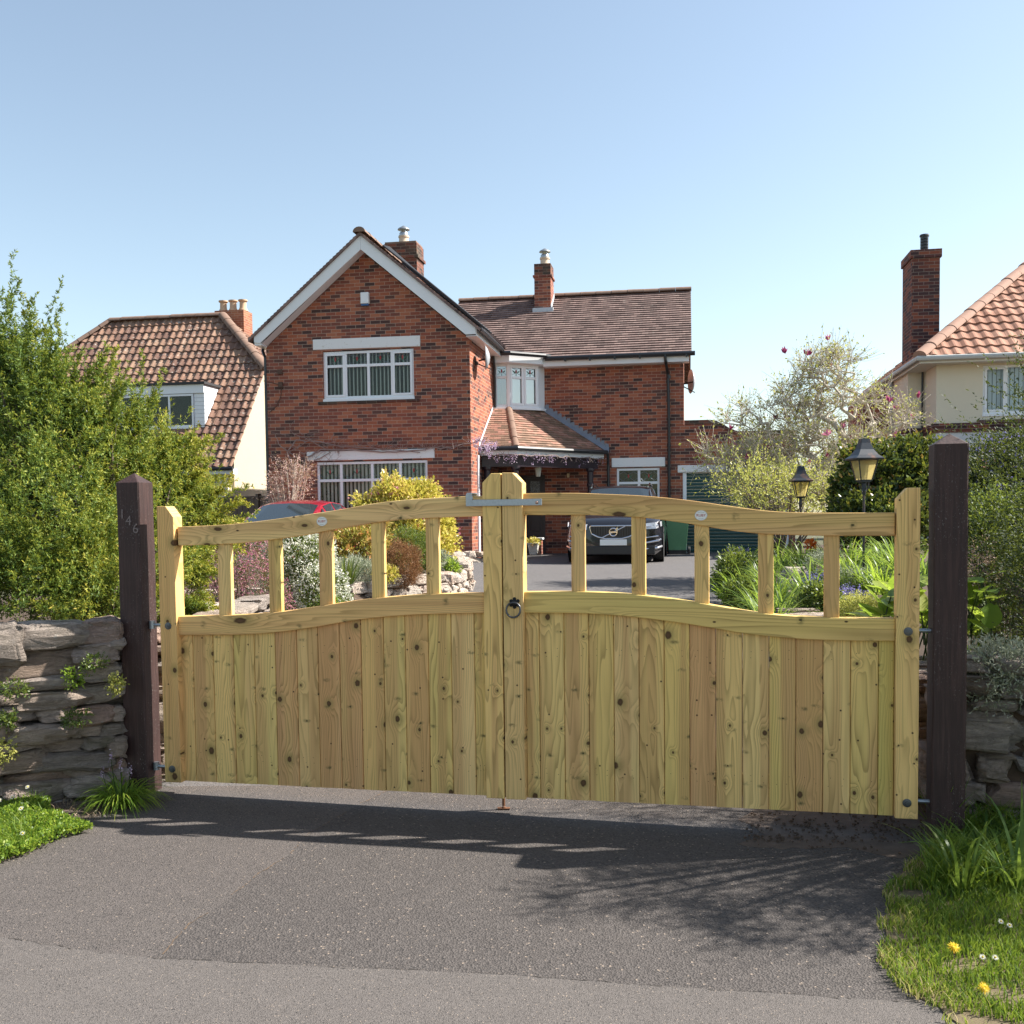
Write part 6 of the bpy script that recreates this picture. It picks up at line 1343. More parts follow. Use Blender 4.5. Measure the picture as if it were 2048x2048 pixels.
shrub('yellow_shrub', 'bright yellow-leaved shrub in front of the ground floor window', 'shrub', B((805, 1015, 16.3, 50, 38), (750, 1022, 16, 28, 20), (858, 1045, 16.2, 34, 40), (838, 1000, 16.5, 26, 24), (830, 1085, 16, 50, 40), (780, 1000, 16.1, 20, 22)), 5200, 6, .12, .06, .034, M_YEL, seed=14, stem=1., zmin=.5, hi=1.25, lo=.4, lump=.3, flowers=(160, M_PINK, .06, 3))
shrub('green_dome_shrub', 'dense dull green dome behind the rusty mound', 'shrub', B((820, 1097, 14.2, 42, 36), (850, 1110, 14.3, 25, 32)), 2600, 5, .07, .03, .008, M_GRN, seed=15, zmin=.4)
shrub('rusty_shrub', 'compact rusty brown mound in the left bed', 'shrub', B((806, 1132, 12.8, 34, 42)), 3800, 5, .06, .024, .005, M_RUST, seed=16, zmin=.3, up=.9)
shrub('silver_shrub', 'low silvery shrub above the stone edging', 'shrub', B((718, 1147, 12.6, 34, 24), (700, 1140, 12.8, 24, 16)), 1500, 6, .08, .03, .006, M_SILV, seed=17, zmin=.3, up=1.)
shrub('silver_shrub', 'pale trailing plant on the drive side end of the stone edging', 'shrub', B((893, 1150, 14.4, 17, 34), (885, 1120, 15, 15, 14)), 900, 5, .06, .03, .01, M_SILV, seed=18, zmin=.3)
shrub('alpine_cushion', 'lime green cushion between stones at the drive corner', 'rockery plant', B((905, 1140, 14.2, 9, 16)), 260, 5, .06, .04, .014, M_LIME, seed=19)
shrub('alpine_cushion', 'yellow-tipped cushion right of the silvery shrub', 'rockery plant', B((775, 1148, 12.5, 18, 12)), 320, 5, .05, .03, .012, M_YEL, seed=20)
shrub('alpine_cushion', 'lime green cushion below the white flowers', 'rockery plant', B((660, 1218, 9, 16, 14)), 320, 5, .05, .03, .012, M_LIME, seed=22)
# --- right side shrubs
shrub('holly_hedge', 'dark glossy hedge with yellow young tips behind the larger lamp', 'hedge', B((1790, 975, 12.5, 95, 62), (1740, 930, 12.7, 45, 32), (1830, 925, 12.5, 60, 36), (1770, 1040, 12, 90, 50), (1880, 990, 12.4, 60, 80), (1715, 1010, 12.6, 40, 60)), 5600, 7, .13, .055, .032, M_HOLLY, seed=31, stem=1.4, zmin=.5, tip=.3)
shrub('ceanothus_bush', 'tall bush flecked with small violet-blue flowers at the right edge', 'shrub', B((1985, 965, 7.2, 62, 62), (2050, 940, 7.2, 60, 60), (1950, 1010, 7.0, 40, 60), (2060, 1050, 7, 70, 70), (2090, 910, 7.4, 60, 40)), 7000, 7, .09, .022, .010, M_DARKL, seed=32, stem=1.2, zmin=.4, flowers=(900, M_PURP, .018, 5), tip=.2, hi=1.12)
shrub('twiggy_shrub', 'leafy pale green twiggy shrub in front of the violet-flowered bush', 'shrub', B((1985, 1085, 6.2, 60, 62), (2030, 1060, 6.3, 50, 60), (1955, 1050, 6.4, 30, 40)), 1500, 7, .13, .026, .014, M_GRN, seed=33, stem=.8, zmin=.4, up=.9, hi=1.15, lo=.3, core=.2, stems=12)
R3 = [blobw(2015, 1215, 5.35, 62, 105), blobw(2060, 1120, 5.4, 60, 90), (np.array([3.1, 5.0, 1.35]), np.array([.6, .7, .9])), (np.array([3.25, 4.35, 1.6]), np.array([.55, .5, .75])), (np.array([2.75, 4.6, .95]), np.array([.35, .5, .45])), (np.array([2.95, 4.0, 1.9]), np.array([.45, .35, .35])), (np.array([3.5, 3.9, 1.5]), np.array([.5, .4, .7])), (np.array([2.95, 3.6, 1.75]), np.array([.33, .2, .28])), (np.array([2.75, 3.95, 2.2]), np.array([.3, .2, .2]))]
shrub('conifer_bush', 'dark fine-leaved evergreen spilling over the right stone wall', 'evergreen bush', R3, 15000, 9, .10, .020, .007, M_DARKL, seed=34, stem=1.2, zmin=.45, up=.35, tip=.1, hi=1.15, lump=.28)
shrub('silver_trailer', 'silver-leaved trailing plant on top of the right stone wall', 'rockery plant', B((2000, 1335, 4.42, 60, 24), (2045, 1350, 4.38, 40, 30), (1962, 1365, 4.44, 20, 30), (1985, 1385, 4.36, 20, 30)), 1300, 9, .08, .022, .006, M_SILV, seed=35, up=.6, zmin=.3)
# big-leaved bergenia
def bigleaf(name, label, specs, mat, seed, size=.15):
    r = random.Random(seed); c = specs[0]; b0 = atY(*c[:2], c[2]); t = thing(name, label, 'leafy plant', (b0[0], b0[1], max(b0[2]-.3, .1))); mb = MB(); st = MB()
    for (px, py, Y, n, sx, sy) in specs:
        for _ in range(n):
            p = Vector(atY(px+r.uniform(-sx, sx), py+r.uniform(-sy, sy), Y+r.uniform(-.25, .25)))-Vector(t.location); an = r.uniform(0, 2*pi); el = r.uniform(.1, 1.2); d = Vector((cos(an)*cos(el), sin(an)*cos(el), sin(el))); s = d.cross(Vector((0, 0, 1))).normalized(); nn = s.cross(d); L = size*r.uniform(.7, 1.15); vs = []; fs = []
            for i in range(7):
                f = i/6; w = L*.36*sin(pi*min(f*1.02+.04, 1))**.6; c_ = p+d*(L*f)+nn*(-.18*L*f*f)
                vs += [c_-s*w+nn*w*.22, c_, c_+s*w+nn*w*.22]
            for i in range(6): a = 3*i; fs += [(a, a+1, a+4, a+3), (a+1, a+2, a+5, a+4)]
            mb.add(vs, fs, 0, r.random()); st.tube([p, p-d*.06+Vector((0, 0, -.12))], .004, 5)
    mb.build('foliage', mat, t, smooth=True); st.build('stems', M_GRN, t); return t
bigleaf('bergenia', 'plant with big round light green leaves between the right hinge stile and post', [(1790, 1215, 5.6, 26, 30, 32), (1846, 1230, 5.3, 14, 12, 60), (1765, 1235, 5.6, 8, 14, 12)], M_LIME, 5, .17)
bigleaf('bergenia', 'plant with big round light green leaves just right of the speckled post', [(1958, 1225, 5.2, 20, 28, 45), (1945, 1290, 5.1, 8, 14, 20), (1975, 1165, 5.3, 5, 14, 14)], M_LIME, 6, .15)
shrub('sedum_heads', 'pinkish seed heads standing above the right-hand big-leaved plant', 'flower cluster', B((1965, 1145, 5.4, 26, 24), (1962, 1100, 5.5, 12, 16)), 130, 5, .05, .014, .008, M_PEACH, seed=40, stem=.3)
# strap-leaved clumps
def blades(n, L, w, spread, seed, droop=.9, segs=5, mat=None):
    r = random.Random(seed); V = []; Fq = []; R = []
    for _ in range(n):
        an = r.uniform(0, 2*pi); rr = spread*r.random()**.5; p = Vector((cos(an)*rr*.4, sin(an)*rr*.4, 0)); l = L*r.uniform(.55, 1.1); out = r.uniform(.15, .9); a2 = an+r.uniform(-.6, .6); d = Vector((cos(a2)*out, sin(a2)*out, 1)).normalized(); s = d.cross(Vector((0, 0, 1))); s = s.normalized() if s.length > .01 else Vector((1, 0, 0)); q = r.random(); o = len(V); dr = droop*r.uniform(.5, 1.4); tw = r.uniform(-.5, .5)
        for i in range(segs+1):
            f = i/segs; ww = w*(1-f**2.2)*.5+.0006; s2 = s*cos(tw*f)+Vector((0, 0, 1))*sin(tw*f); V += [p-s2*ww, p+s2*ww]; R += [min(1, q*.7+.3*f)]*2; p = p+d*(l/segs); d = (d+Vector((cos(a2)*.25, sin(a2)*.25, -.35))*dr*(.4+f)*(5/segs)).normalized()
        Fq += [(o+2*i, o+2*i+1, o+2*i+3, o+2*i+2) for i in range(segs)]
    return np.array([tuple(v) for v in V]), np.array(Fq), np.array(R)
def clump(name, label, catg, loc, n, L, w, spread, seed, mat, group=None, droop=.9, segs=5):
    V, Fq, R = blades(n, L, w, spread, seed, droop, segs); o = npmesh(name, V, Fq, mat, R); o.location = loc; return tag(o, label, catg, group)
def bedz(px, py, Y): return atY(px, py, Y)
protos = [clump('strap_leaf_clump', 'arching strap-leaved clump among the others in the right flower bed', 'leafy clump', (0, 0, 0), 90, .55, .016, .35, 50+i, (M_BLADE, M_LIME, M_BLADE)[i], 'strap-leaved clumps in the right bed', 1.0) for i in range(3)]
cl = [(1530, 1130, 11), (1555, 1165, 10), (1500, 1160, 12), (1585, 1120, 12), (1610, 1100, 13), (1640, 1130, 11), (1660, 1095, 12.5), (1700, 1110, 11), (1745, 1100, 11), (1775, 1110, 10.5), (1480, 1130, 13.5), (1500, 1100, 14.5), (1560, 1105, 14), (1530, 1190, 9.2), (1620, 1160, 9.6), (1735, 1140, 9.3), (1770, 1150, 9), (1700, 1150, 9.6), (1790, 1090, 10), (1820, 1120, 9.5), (1850, 1130, 8.5), (1565, 1200, 8.7), (1470, 1170, 12.0), (1545, 1220, 8.0)]
for i, (px, py, Y) in enumerate(cl):
    o = protos[i] if i < 3 else protos[i % 3].copy()
    if i >= 3: COL.objects.link(o)
    seg = ('third and fourth balusters' if px < 1531 else 'fourth and fifth balusters' if px < 1664 else 'last baluster and hinge stile' if px < 1790 else 'hinge stile and speckled post'); sg_ = lambda q: 0 if q < 1531 else 1 if q < 1664 else 2 if q < 1790 else 3; rk = sorted([c for c in cl if sg_(c[0]) == sg_(px)], key=lambda c: c[2]).index((px, py, Y)); o['label'] = 'strap-leaved clump between %s, %s' % (seg, ('nearest', 'second nearest', 'third nearest', 'fourth nearest', 'fifth nearest', 'sixth nearest', 'seventh nearest', 'eighth nearest', 'ninth nearest', 'tenth nearest', 'farthest')[min(rk, 10)])
    p = atY(px, py+28, Y); o.location = (p[0], Y, p[2]-.05); o.rotation_euler = (0, 0, i*1.3); s = .75+.35*((i*7) % 5)/5; o.scale = (s, s, s)
clump('iris_clump', 'upright pointed leaves in the left bed under the orange shrub', 'leafy clump', atY(690, 1168, 12.0), 60, .42, .018, .25, 71, M_GRN, droop=.25)
for k, (px, py, Y, rx, ry, lab) in enumerate([(1478, 1110, 13.5, 18, 12, 'blue flower spikes nearest the garage, at the tip of the right bed'), (1450, 1180, 12.6, 16, 12, 'blue flowers trailing over the drive edge'), (1622, 1160, 9.6, 14, 12, 'blue flowers between the fourth and fifth balusters of the right leaf'), (1700, 1185, 8.6, 30, 10, 'row of small blue flower spikes in front of the larger lamp'), (1455, 1130, 13.2, 12, 10, 'blue flower spikes at the bed edge below the garage door')]):
    p = atY(px, py, Y); r = np.random.default_rng(k); n = 46; s = Y/F; base = np.stack([p[0]+r.uniform(-rx, rx, n)*s, p[1]+r.uniform(-.2, .2, n), p[2]+r.uniform(-ry, ry, n)*s], 1); PP = np.repeat(base, 12, 0)+r.normal(size=(n*12, 3))*np.array([.006, .006, .022]); V, Fq, R = mkleaves(PP, unit(r.normal(size=(n*12, 3))), .014, .012, r.random(n*12)); o = npmesh('bluebells', V, Fq, M_PURP, R, org=p); tag(o, lab, 'blue flowers', 'patches of small blue flowers')
shrub('low_shrub', 'small dark-leaved shrub between the two right-hand balusters', 'shrub', B((1640, 1215, 8.2, 34, 34), (1665, 1235, 8, 20, 24)), 1500, 5, .07, .026, .016, M_GRN, seed=44, zmin=.05)
shrub('low_shrub', 'pale twiggy low shrub right of the dark-leaved one', 'shrub', B((1720, 1225, 7.6, 38, 22)), 1500, 5, .07, .016, .008, M_MAGL, seed=45, zmin=.05)
shrub('low_shrub', 'leafy mass hanging over the drive edge of the right bed', 'shrub', B((1462, 1160, 12.4, 22, 38), (1490, 1195, 11.5, 30, 30), (1475, 1130, 13, 22, 20)), 1500, 5, .1, .045, .02, M_GRN, seed=46, zmin=.25)
shrub('low_shrub', 'blue-grey low foliage around the base of the larger lamp', 'shrub', B((1700, 1165, 9.4, 32, 18), (1750, 1160, 9.6, 25, 14), (1650, 1130, 11, 30, 20)), 1500, 6, .07, .024, .006, M_SILV, seed=47, zmin=.25)
shrub('poppy', 'orange-red flower glowing between the fourth and fifth balusters', 'flower', B((1622, 1088, 12, 6, 5)), 30, 4, .03, .04, .03, m_leaf('orange_petal', [(0, (.6, .08, .02)), (1, (.8, .2, .04))], .4), seed=48)
shrub('bronze_shrub', 'bare bronze-twigged shrub against the gable wall left of the window', 'shrub', B((580, 972, 20.7, 36, 44), (598, 942, 20.7, 24, 22), (555, 1000, 20.7, 18, 25)), 650, 6, .18, .04, .016, M_PEACH, seed=49, stem=.8, bark=BARKP, up=.6, lo=.3, core=.1, zmin=.5, stems=14)

# --- branching trees : twigs reach for points in the crown
def branch_tree(name, label, catg, base, blobs, ntar, seed, bark, r0, leaf=None, twigs=4, tl=.3, rmin=.004, start=None, flowers=None, trunk_h=.8):
    r = random.Random(seed); T, _ = sample(blobs, ntar, .15, 1.0, None, 0., seed, .1); nodes = [Vector(base)]; par = [-1]; h = trunk_h
    for i in range(1, 5): nodes.append(Vector(base)+Vector((r.uniform(-.04, .04), r.uniform(-.04, .04), h*i/4))); par.append(len(nodes)-2)
    T = sorted([Vector(t) for t in T], key=lambda t: (t-nodes[-1]).length); tips = []
    for t in T:
        best = min(range(1, len(nodes)), key=lambda i: (nodes[i]-t).length+(.25*(nodes[i].z-t.z) if nodes[i].z > t.z else 0)); a = nodes[best]; L = (t-a).length; n = max(1, int(L/.18)); prev = best; d0 = (nodes[best]-nodes[par[best]]).normalized() if par[best] >= 0 else Vector((0, 0, 1)); c = a+d0*L*.35+Vector((0, 0, .08*L))
        for k in range(1, n+1):
            f = k/n; p = a*(1-f)**2+c*2*f*(1-f)+t*f*f+Vector((r.uniform(-1, 1), r.uniform(-1, 1), r.uniform(-1, 1)))*.02; nodes.append(p); par.append(prev); prev = len(nodes)-1
        tips.append(prev)
    cnt = [0]*len(nodes)
    for t in tips: cnt[t] += 1
    for i in range(len(nodes)-1, 0, -1): cnt[par[i]] += cnt[i]
    tot = max(cnt[1], 1); rad = [max(rmin, r0*(c_/tot)**.45) for c_ in cnt]
    t_ = thing(name, label, catg, base); mb = MB(); bs = Vector(base)
    for i in range(1, len(nodes)):
        mb.tube([nodes[par[i]]-bs, nodes[i]-bs], [rad[par[i]] if par[i] > 0 else rad[i]*1.25, rad[i]], 6 if rad[i] > .02 else 4, cap=False)
    mb.build('trunk', bark, t_, smooth=True)
    # twigs, leaves
    rn = np.random.default_rng(seed); N = np.array([tuple(n_) for n_ in nodes[5:]]); Np = np.array([tuple(nodes[par[i]]) for i in range(5, len(nodes))]); w = np.array([1./(1+cnt[i]) for i in range(5, len(nodes))]); m = int(len(T)*twigs); k = rn.choice(len(N), m, p=w/w.sum()); d = unit(unit(N[k]-Np[k])*.7+rn.normal(size=(m, 3))*.7+np.array([0, 0, .35])); L = tl*(.4+rn.random(m)); S0 = N[k]
    s1 = unit(np.cross(d, rn.normal(size=(m, 3)))); mid = S0+d*(L*.5)[:, None]+s1*(L*.1)[:, None]; end = S0+d*L[:, None]; q = rmin*.55
    def strips(a, b, wa, wb):
        s = unit(np.cross(b-a, rn.normal(size=a.shape))); u = unit(np.cross(b-a, s)); vs = []
        for (c, ww) in ((a, wa), (b, wb)):
            for th in (0, 2.094, 4.189): vs.append(c+(s*cos(th)+u*sin(th))*ww)
        V = np.stack(vs, 1).reshape(-1, 3); o = (np.arange(len(a))*6)[:, None]; Fq = np.concatenate([o+np.array([[0, 1, 4, 3]]), o+np.array([[1, 2, 5, 4]]), o+np.array([[2, 0, 3, 5]])]); return V, Fq, np.full(len(V), .5)
    V, Fq, R = cat([strips(S0, mid, q*1.3, q), strips(mid, end, q, q*.6)]); npmesh('twigs', V, Fq, bark, R, parent=t_, org=base)
    if leaf:
        lm, ll, lw, per = leaf; P = []; D = []
        for j in range(per): f = rn.random(m)**.5; P.append(S0+(end-S0)*f[:, None]); D.append(unit(d*.6+rn.normal(size=(m, 3))*.6))
        P = np.concatenate(P); D = np.concatenate(D); sz = .6+.7*rn.random(len(P)); V, Fq, R = mkleaves(P, D, ll*sz, lw*sz, rn.random(len(P))); npmesh('foliage', V, Fq, lm, R, parent=t_, org=base)
    if flowers:
        nf, fm, fs = flowers; kk = rn.choice(m, nf)
        for q_ in kk:
            P = np.repeat(end[q_][None], 7, 0); D = unit(rn.normal(size=(7, 3))*.42+np.array([0, 0, 1.])); V, Fq, R = mkleaves(P, D, fs*(.8+.4*rn.random(7)), fs*.42, np.full(7, rn.random())); npmesh('flower', V, Fq, fm, R, parent=t_, org=base)
    return t_
mgb = B((1655, 745, 16, 62, 48), (1700, 800, 16, 75, 45), (1590, 815, 16, 60, 50), (1790, 840, 16.3, 45, 34), (1480, 835, 16, 42, 26), (1540, 900, 16, 75, 60), (1650, 900, 16, 90, 70), (1480, 930, 15.7, 60, 45), (1560, 985, 15.5, 100, 55), (1660, 990, 15.5, 60, 50), (1430, 915, 15.6, 32, 14), (1750, 900, 16.2, 50, 50))
mb0 = atY(1690, 1110, 16.2)
branch_tree('magnolia_tree', 'wide magnolia with bare twigs, small yellow-green leaves and dark pink flowers', 'tree', (mb0[0], mb0[1], .75), mgb, 620, 5, BARKP, .11, (M_MAGL, .052, .024, 2), twigs=7, tl=.36, rmin=.006, flowers=(32, M_MAG, .11), trunk_h=.7)
lb_ = B((1520, 970, 14.6, 65, 38), (1490, 975, 14.6, 28, 28), (1590, 985, 14.6, 80, 45), (1660, 1010, 14.8, 50, 30))
shrub('spring_shrub', 'yellow-green leafy shrub growing through the lower magnolia branches', 'shrub', lb_, 900, 6, .22, .045, .018, M_MAGL, seed=53, stem=.9, zmin=.6, lo=.2, core=.05, hi=1.35, lump=.3)
# --- wisteria on the gable and porch
def wisteria():
    t = thing('wisteria', 'bare grey wisteria vine crossing the gable, with lilac blossom over the porch', 'climbing plant', HC, HTH); r = random.Random(8); mb = MB()
    def path(px, b=-.06, rad=.012, wob=.02):
        pts = []
        for (x, y) in px: a, z = H.az(x, y, b); pts.append((a, b, z))
        out = []
        for p, q in zip(pts[:-1], pts[1:]):
            for k in range(5): f = k/5; out.append((p[0]+(q[0]-p[0])*f+r.uniform(-wob, wob), p[1]+r.uniform(-.02, .02), p[2]+(q[2]-p[2])*f+r.uniform(-wob, wob)))
        out.append(pts[-1]); mb.tube(out, [rad*(1-.5*i/len(out)) for i in range(len(out))], 5); return out
    main = [path([(598, 1010), (604, 960), (612, 915), (640, 900), (720, 900), (790, 905), (850, 898), (905, 895), (960, 880)], rad=.022), path([(600, 1000), (590, 940), (575, 905), (590, 880), (640, 885), (700, 895), (780, 900), (840, 905)], rad=.018), path([(600, 1000), (615, 930), (560, 890), (550, 872)], rad=.014), path([(612, 930), (660, 905), (620, 880), (590, 868)], rad=.012)]
    for _ in range(48):
        x = r.uniform(570, 680); y = r.uniform(868, 935); a = r.uniform(-pi, 0) if r.random() < .8 else r.uniform(0, pi); l = r.uniform(14, 38); path([(x, y), (x+cos(a)*l*.6, y+sin(a)*l*.4), (x+cos(a+.5)*l*1.2, y+sin(a)*l)], r.uniform(-.2, -.03), .005, .006)
    for _ in range(75):
        x = r.uniform(660, 970); y = 897-(18 if x > 900 else 0)*(x-900)/60*(x > 900)+r.uniform(-5, 5); a = r.uniform(-2.6, -.4); l = r.uniform(8, 26); path([(x, y), (x+cos(a)*l*.5, y+sin(a)*l*.3), (x+cos(a)*l, y+sin(a)*l*.8)], r.uniform(-.14, -.03), .0042, .005)
    mb.build('stems', plain('grey_vine', (.30, .215, .19), .9, nz=.4), t)
    mb = MB(); pe_ = [(0., .9), (.84, 1.04), (2.62, 3.38)]
    out = []
    for i in range(40):
        f = i/39; s = .0 if f < .3 else 1; 
        if f < .32: g = f/.32; a = pe_[0][0]+(pe_[1][0]-pe_[0][0])*g; b = pe_[0][1]+(pe_[1][1]-pe_[0][1])*g
        else: g = (f-.32)/.68; a = pe_[1][0]+(pe_[2][0]-pe_[1][0])*g; b = pe_[1][1]+(pe_[2][1]-pe_[1][1])*g
        out.append((a+r.uniform(-.01, .01), b-.08, 2.36+r.uniform(-.025, .025)))
    mb.tube(out, .012, 5)
    for p in out[::2]:
        for _ in range(3): mb.tube([p, (p[0]+r.uniform(-.12, .12), p[1]-.05, p[2]-r.uniform(-.08, .14))], .004, 4)
    mb.build('stems', plain('grey_vine2', (.23, .17, .15), .9, nz=.4), t)
    # racemes
    rn = np.random.default_rng(3); P = []
    def rac(a, b, z, L, n=70):
        f = rn.random(n); w = .05*(1-f)+.012; P.append(np.stack([a+rn.normal(size=n)*w, b+rn.normal(size=n)*w, z-f*L], 1))
    for _ in range(10): a, z = H.az(r.uniform(948, 1000), r.uniform(868, 895), .0); rac(a, r.uniform(-.3, .1), z, r.uniform(.12, .26), 60)
    for (px, py) in ((1030, 915), (1022, 920), (1048, 912), (1068, 912), (1078, 915), (1088, 914), (1096, 916), (1104, 915), (1010, 918), (992, 912), (1135, 922), (1160, 925), (1172, 922), (1196, 925), (1208, 918)):
        a, z = H.az(px, py-4, 1.5); pf = min(out, key=lambda q: abs(H.w(q[0], q[1], 0)[0]/H.w(q[0], q[1], 0)[1]-ray(px, py)[0]/ray(px, py)[1])); rac(pf[0], pf[1]-.05, 2.38, r.uniform(.12, .28), 24 if px < 1110 else 12)
    P = np.concatenate(P); V, Fq, R = mkleaves(P, unit(rn.normal(size=P.shape)), .03, .026, rn.random(len(P))); npmesh('blossom', V, Fq, M_LILAC, R, parent=t)
wisteria()
shrub('planter_flowers', 'small yellow flowers growing in the pale planter', 'flowers', B((1067, 1084, 23.2, 10, 5)), 160, 4, .05, .04, .02, M_YEL, seed=61)
shrub('background_tree', 'leafy tree far off between the brick garage and the cream house', 'tree', B((1700, 960, 36, 60, 55), (1780, 980, 36, 60, 50)), 2400, 5, .3, .16, .09, M_GRN, seed=62, zmin=.3, stem=3)

# ================================================================ grass and small things
def scatter_poly(poly, n, seed):
    r = np.random.default_rng(seed); P = np.array(poly); lo = P.min(0); hi = P.max(0); out = []
    while sum(len(o) for o in out) < n:
        q = lo+(hi-lo)*r.random((n*2, 2)); ins = np.zeros(len(q), bool); j = len(P)-1
        for i in range(len(P)):
            c = ((P[i, 1] > q[:, 1]) != (P[j, 1] > q[:, 1])) & (q[:, 0] < (P[j, 0]-P[i, 0])*(q[:, 1]-P[i, 1])/(P[j, 1]-P[i, 1]+1e-12)+P[i, 0]); ins ^= c; j = i
        out.append(q[ins])
    return np.concatenate(out)[:n]
def grass(name, poly, n, L, w, seed, mat, z0=.01, lean=.45, clumpy=.5, rfun=None):
    Q = scatter_poly(poly, n, seed)
    if rfun is not None:
        bare = np.sin(Q[:, 0]*13+2*np.cos(Q[:, 1]*9))*np.sin(Q[:, 1]*16+Q[:, 0]*5); dd = np.min(np.hypot(Q[:, None, 0]-ed[None, :, 0], Q[:, None, 1]-ed[None, :, 1]), 1); Q = Q[(bare > .55-.0*dd).astype(float)*.75+np.clip(.22-dd, 0, 1)*2.2*(bare > -.2) < RNG.random(len(Q))]
    r = np.random.default_rng(seed+1); n = len(Q); nz = .5+.5*np.sin(Q[:, 0]*9+2*np.sin(Q[:, 1]*7))*np.cos(Q[:, 1]*11+Q[:, 0]*3); l = L*(.35+.9*r.random(n)**1.5)*(1-clumpy*.5+clumpy*nz); an = r.random(n)*2*pi; D = np.stack([np.cos(an)*lean*r.random(n), np.sin(an)*lean*r.random(n), np.ones(n)], 1); D = unit(D); S_ = unit(np.cross(D, r.normal(size=(n, 3)))); B0 = np.stack([Q[:, 0], Q[:, 1], np.full(n, z0)], 1); M = B0+D*(l*.55)[:, None]; T = M+unit(D+np.stack([np.cos(an), np.sin(an), -np.ones(n)*.3], 1)*.6)*(l*.45)[:, None]; w_ = w*(.6+.7*r.random(n))[:, None]
    V = np.stack([B0-S_*w_/2, B0+S_*w_/2, M+S_*w_*.4, M-S_*w_*.4, T], 1).reshape(-1, 3); o = (np.arange(n)*5)[:, None]; F1 = o+np.array([[0, 1, 2, 3]]); F2 = o+np.array([[3, 2, 4, 4]])
    me = bpy.data.meshes.new(name); rr = r.random(n)*.75+.1*nz
    if rfun is not None: rr = rfun(Q, rr)
    # quads + tips as thin quads
    V2 = np.stack([B0-S_*w_/2, B0+S_*w_/2, M+S_*w_*.4, M-S_*w_*.4, T+S_*w_*.05, T-S_*w_*.05], 1).reshape(-1, 3); o = (np.arange(n)*6)[:, None]; FF = np.concatenate([o+np.array([[0, 1, 2, 3]]), o+np.array([[3, 2, 4, 5]])])
    ob = npmesh(name, V2, FF, mat, np.repeat(np.clip(rr, 0, 1), 6)); return tag(ob, kind='stuff')
vpoly = [gnd(*p) for p in [(1905, 1672), (1868, 1700), (1815, 1735), (1785, 1770), (1762, 1795), (1775, 1825), (1752, 1850), (1765, 1885), (1750, 1925), (1778, 1965), (1812, 1998), (1860, 2026), (1895, 2060)]]+[(1.35, 2.2), (3.3, 2.2), (3.3, 4.15), (2.0, 4.42)]
ed = np.array([gnd(*p) for p in [(1868, 1700), (1815, 1735), (1762, 1795), (1752, 1850), (1750, 1925), (1812, 1998), (1895, 2060)]])
def dryedge(Q, rr):
    d = np.min(np.hypot(Q[:, None, 0]-ed[None, :, 0], Q[:, None, 1]-ed[None, :, 1]), 1); return np.clip(rr+np.clip((.22-d)/.22, 0, 1)*.55*(RNG.random(len(Q)) < .75), 0, 1)
vb = tag(grass('grass', vpoly, 82000, .042, .0040, 5, M_GRASS, rfun=dryedge), 'short grass of the verge', 'grass')
tag(grass('long_grass', [gnd(*p) for p in [(1890, 1700), (1850, 1740), (1860, 1790), (2060, 1790), (2060, 1660), (1940, 1650)]], 3600, .13, .006, 6, M_GRASS, lean=.8), 'longer shaded grass below the right wall', 'grass')
gcp = [gnd(*p) for p in [(-20, 1742), (60, 1716), (110, 1692), (150, 1676), (186, 1668), (176, 1658), (130, 1655), (105, 1640), (95, 1610), (60, 1590), (-20, 1580)]]
def cover(name, poly, n, mat, seed, h, ll, lw):
    Q = scatter_poly(poly, n, seed); r = np.random.default_rng(seed); hh = h*(.3+.7*(.5+.5*np.sin(Q[:, 0]*17)*np.cos(Q[:, 1]*14))); P = np.stack([Q[:, 0], Q[:, 1], .01+hh*r.random(n)**.5], 1); D = unit(np.stack([r.normal(size=n), r.normal(size=n), .5+r.random(n)], 1)); V, Fq, R = mkleaves(P, D, ll*(.6+.8*r.random(n)), lw*(.6+.8*r.random(n)), r.random(n)*.9); return npmesh(name, V, Fq, mat, R)
tag(cover('ground_cover', gcp, 15000, M_LIME, 3, .07, .017, .010), 'low green ground cover at the foot of the left wall', 'ground cover', None, 'stuff')
tag(grass('weedy_grass', [gnd(*p) for p in [(-20, 1742), (60, 1700), (90, 1650), (60, 1580), (-20, 1560)]], 2600, .09, .004, 12, M_GRASS, lean=.8), 'thin grass mixed into the left ground cover', 'grass')
tag(grass('straw', [gnd(*p) for p in [(100, 1640), (190, 1650), (230, 1610), (200, 1580), (120, 1600)]], 260, .05, .003, 13, m_leaf('dry_straw', [(0, (.22, .15, .09)), (1, (.45, .35, .24))], .1), lean=2.2), 'dry litter by the left post', 'litter')
# daisies and dandelions
def flower(name, label, catg, loc, r_, mat, centre, n, stem_h, group, thick=1, tilt=(0, 0)):
    t = thing(name, label, catg, loc, random.random()*3, group); mb = MB(); rr = random.Random(int(loc[0]*1000)); 
    for ring in range(thick):
        R = r_*(1-.22*ring)
        for k in range(n):
            q = 2*pi*(k+ring*.5)/n+rr.uniform(-.08, .08); w = pi/n*.85; L = R*rr.uniform(.85, 1.05); z = stem_h+ring*.0025; mb.add([(0, 0, z), (L*.6*cos(q-w), L*.6*sin(q-w), z+.002), (L*cos(q), L*sin(q), z+rr.uniform(0, .003)), (L*.6*cos(q+w), L*.6*sin(q+w), z+.002)], [(0, 1, 2, 3)], 0, rr.random())
    h = mb.build('petals', mat, t); mb = MB(); mb.lathe([(r_*.28, 0), (r_*.26, .003), (r_*.1, .005)], 0, 0, stem_h, 10); mb.build('centre', centre, t, smooth=True); mb = MB(); mb.tube([(0, 0, -.02), (.002, 0, stem_h)], .0012, 5); mb.build('stem', M_GRN, t)
    t.rotation_euler = (radians(38+tilt[0]), radians(tilt[1]), 0); return t
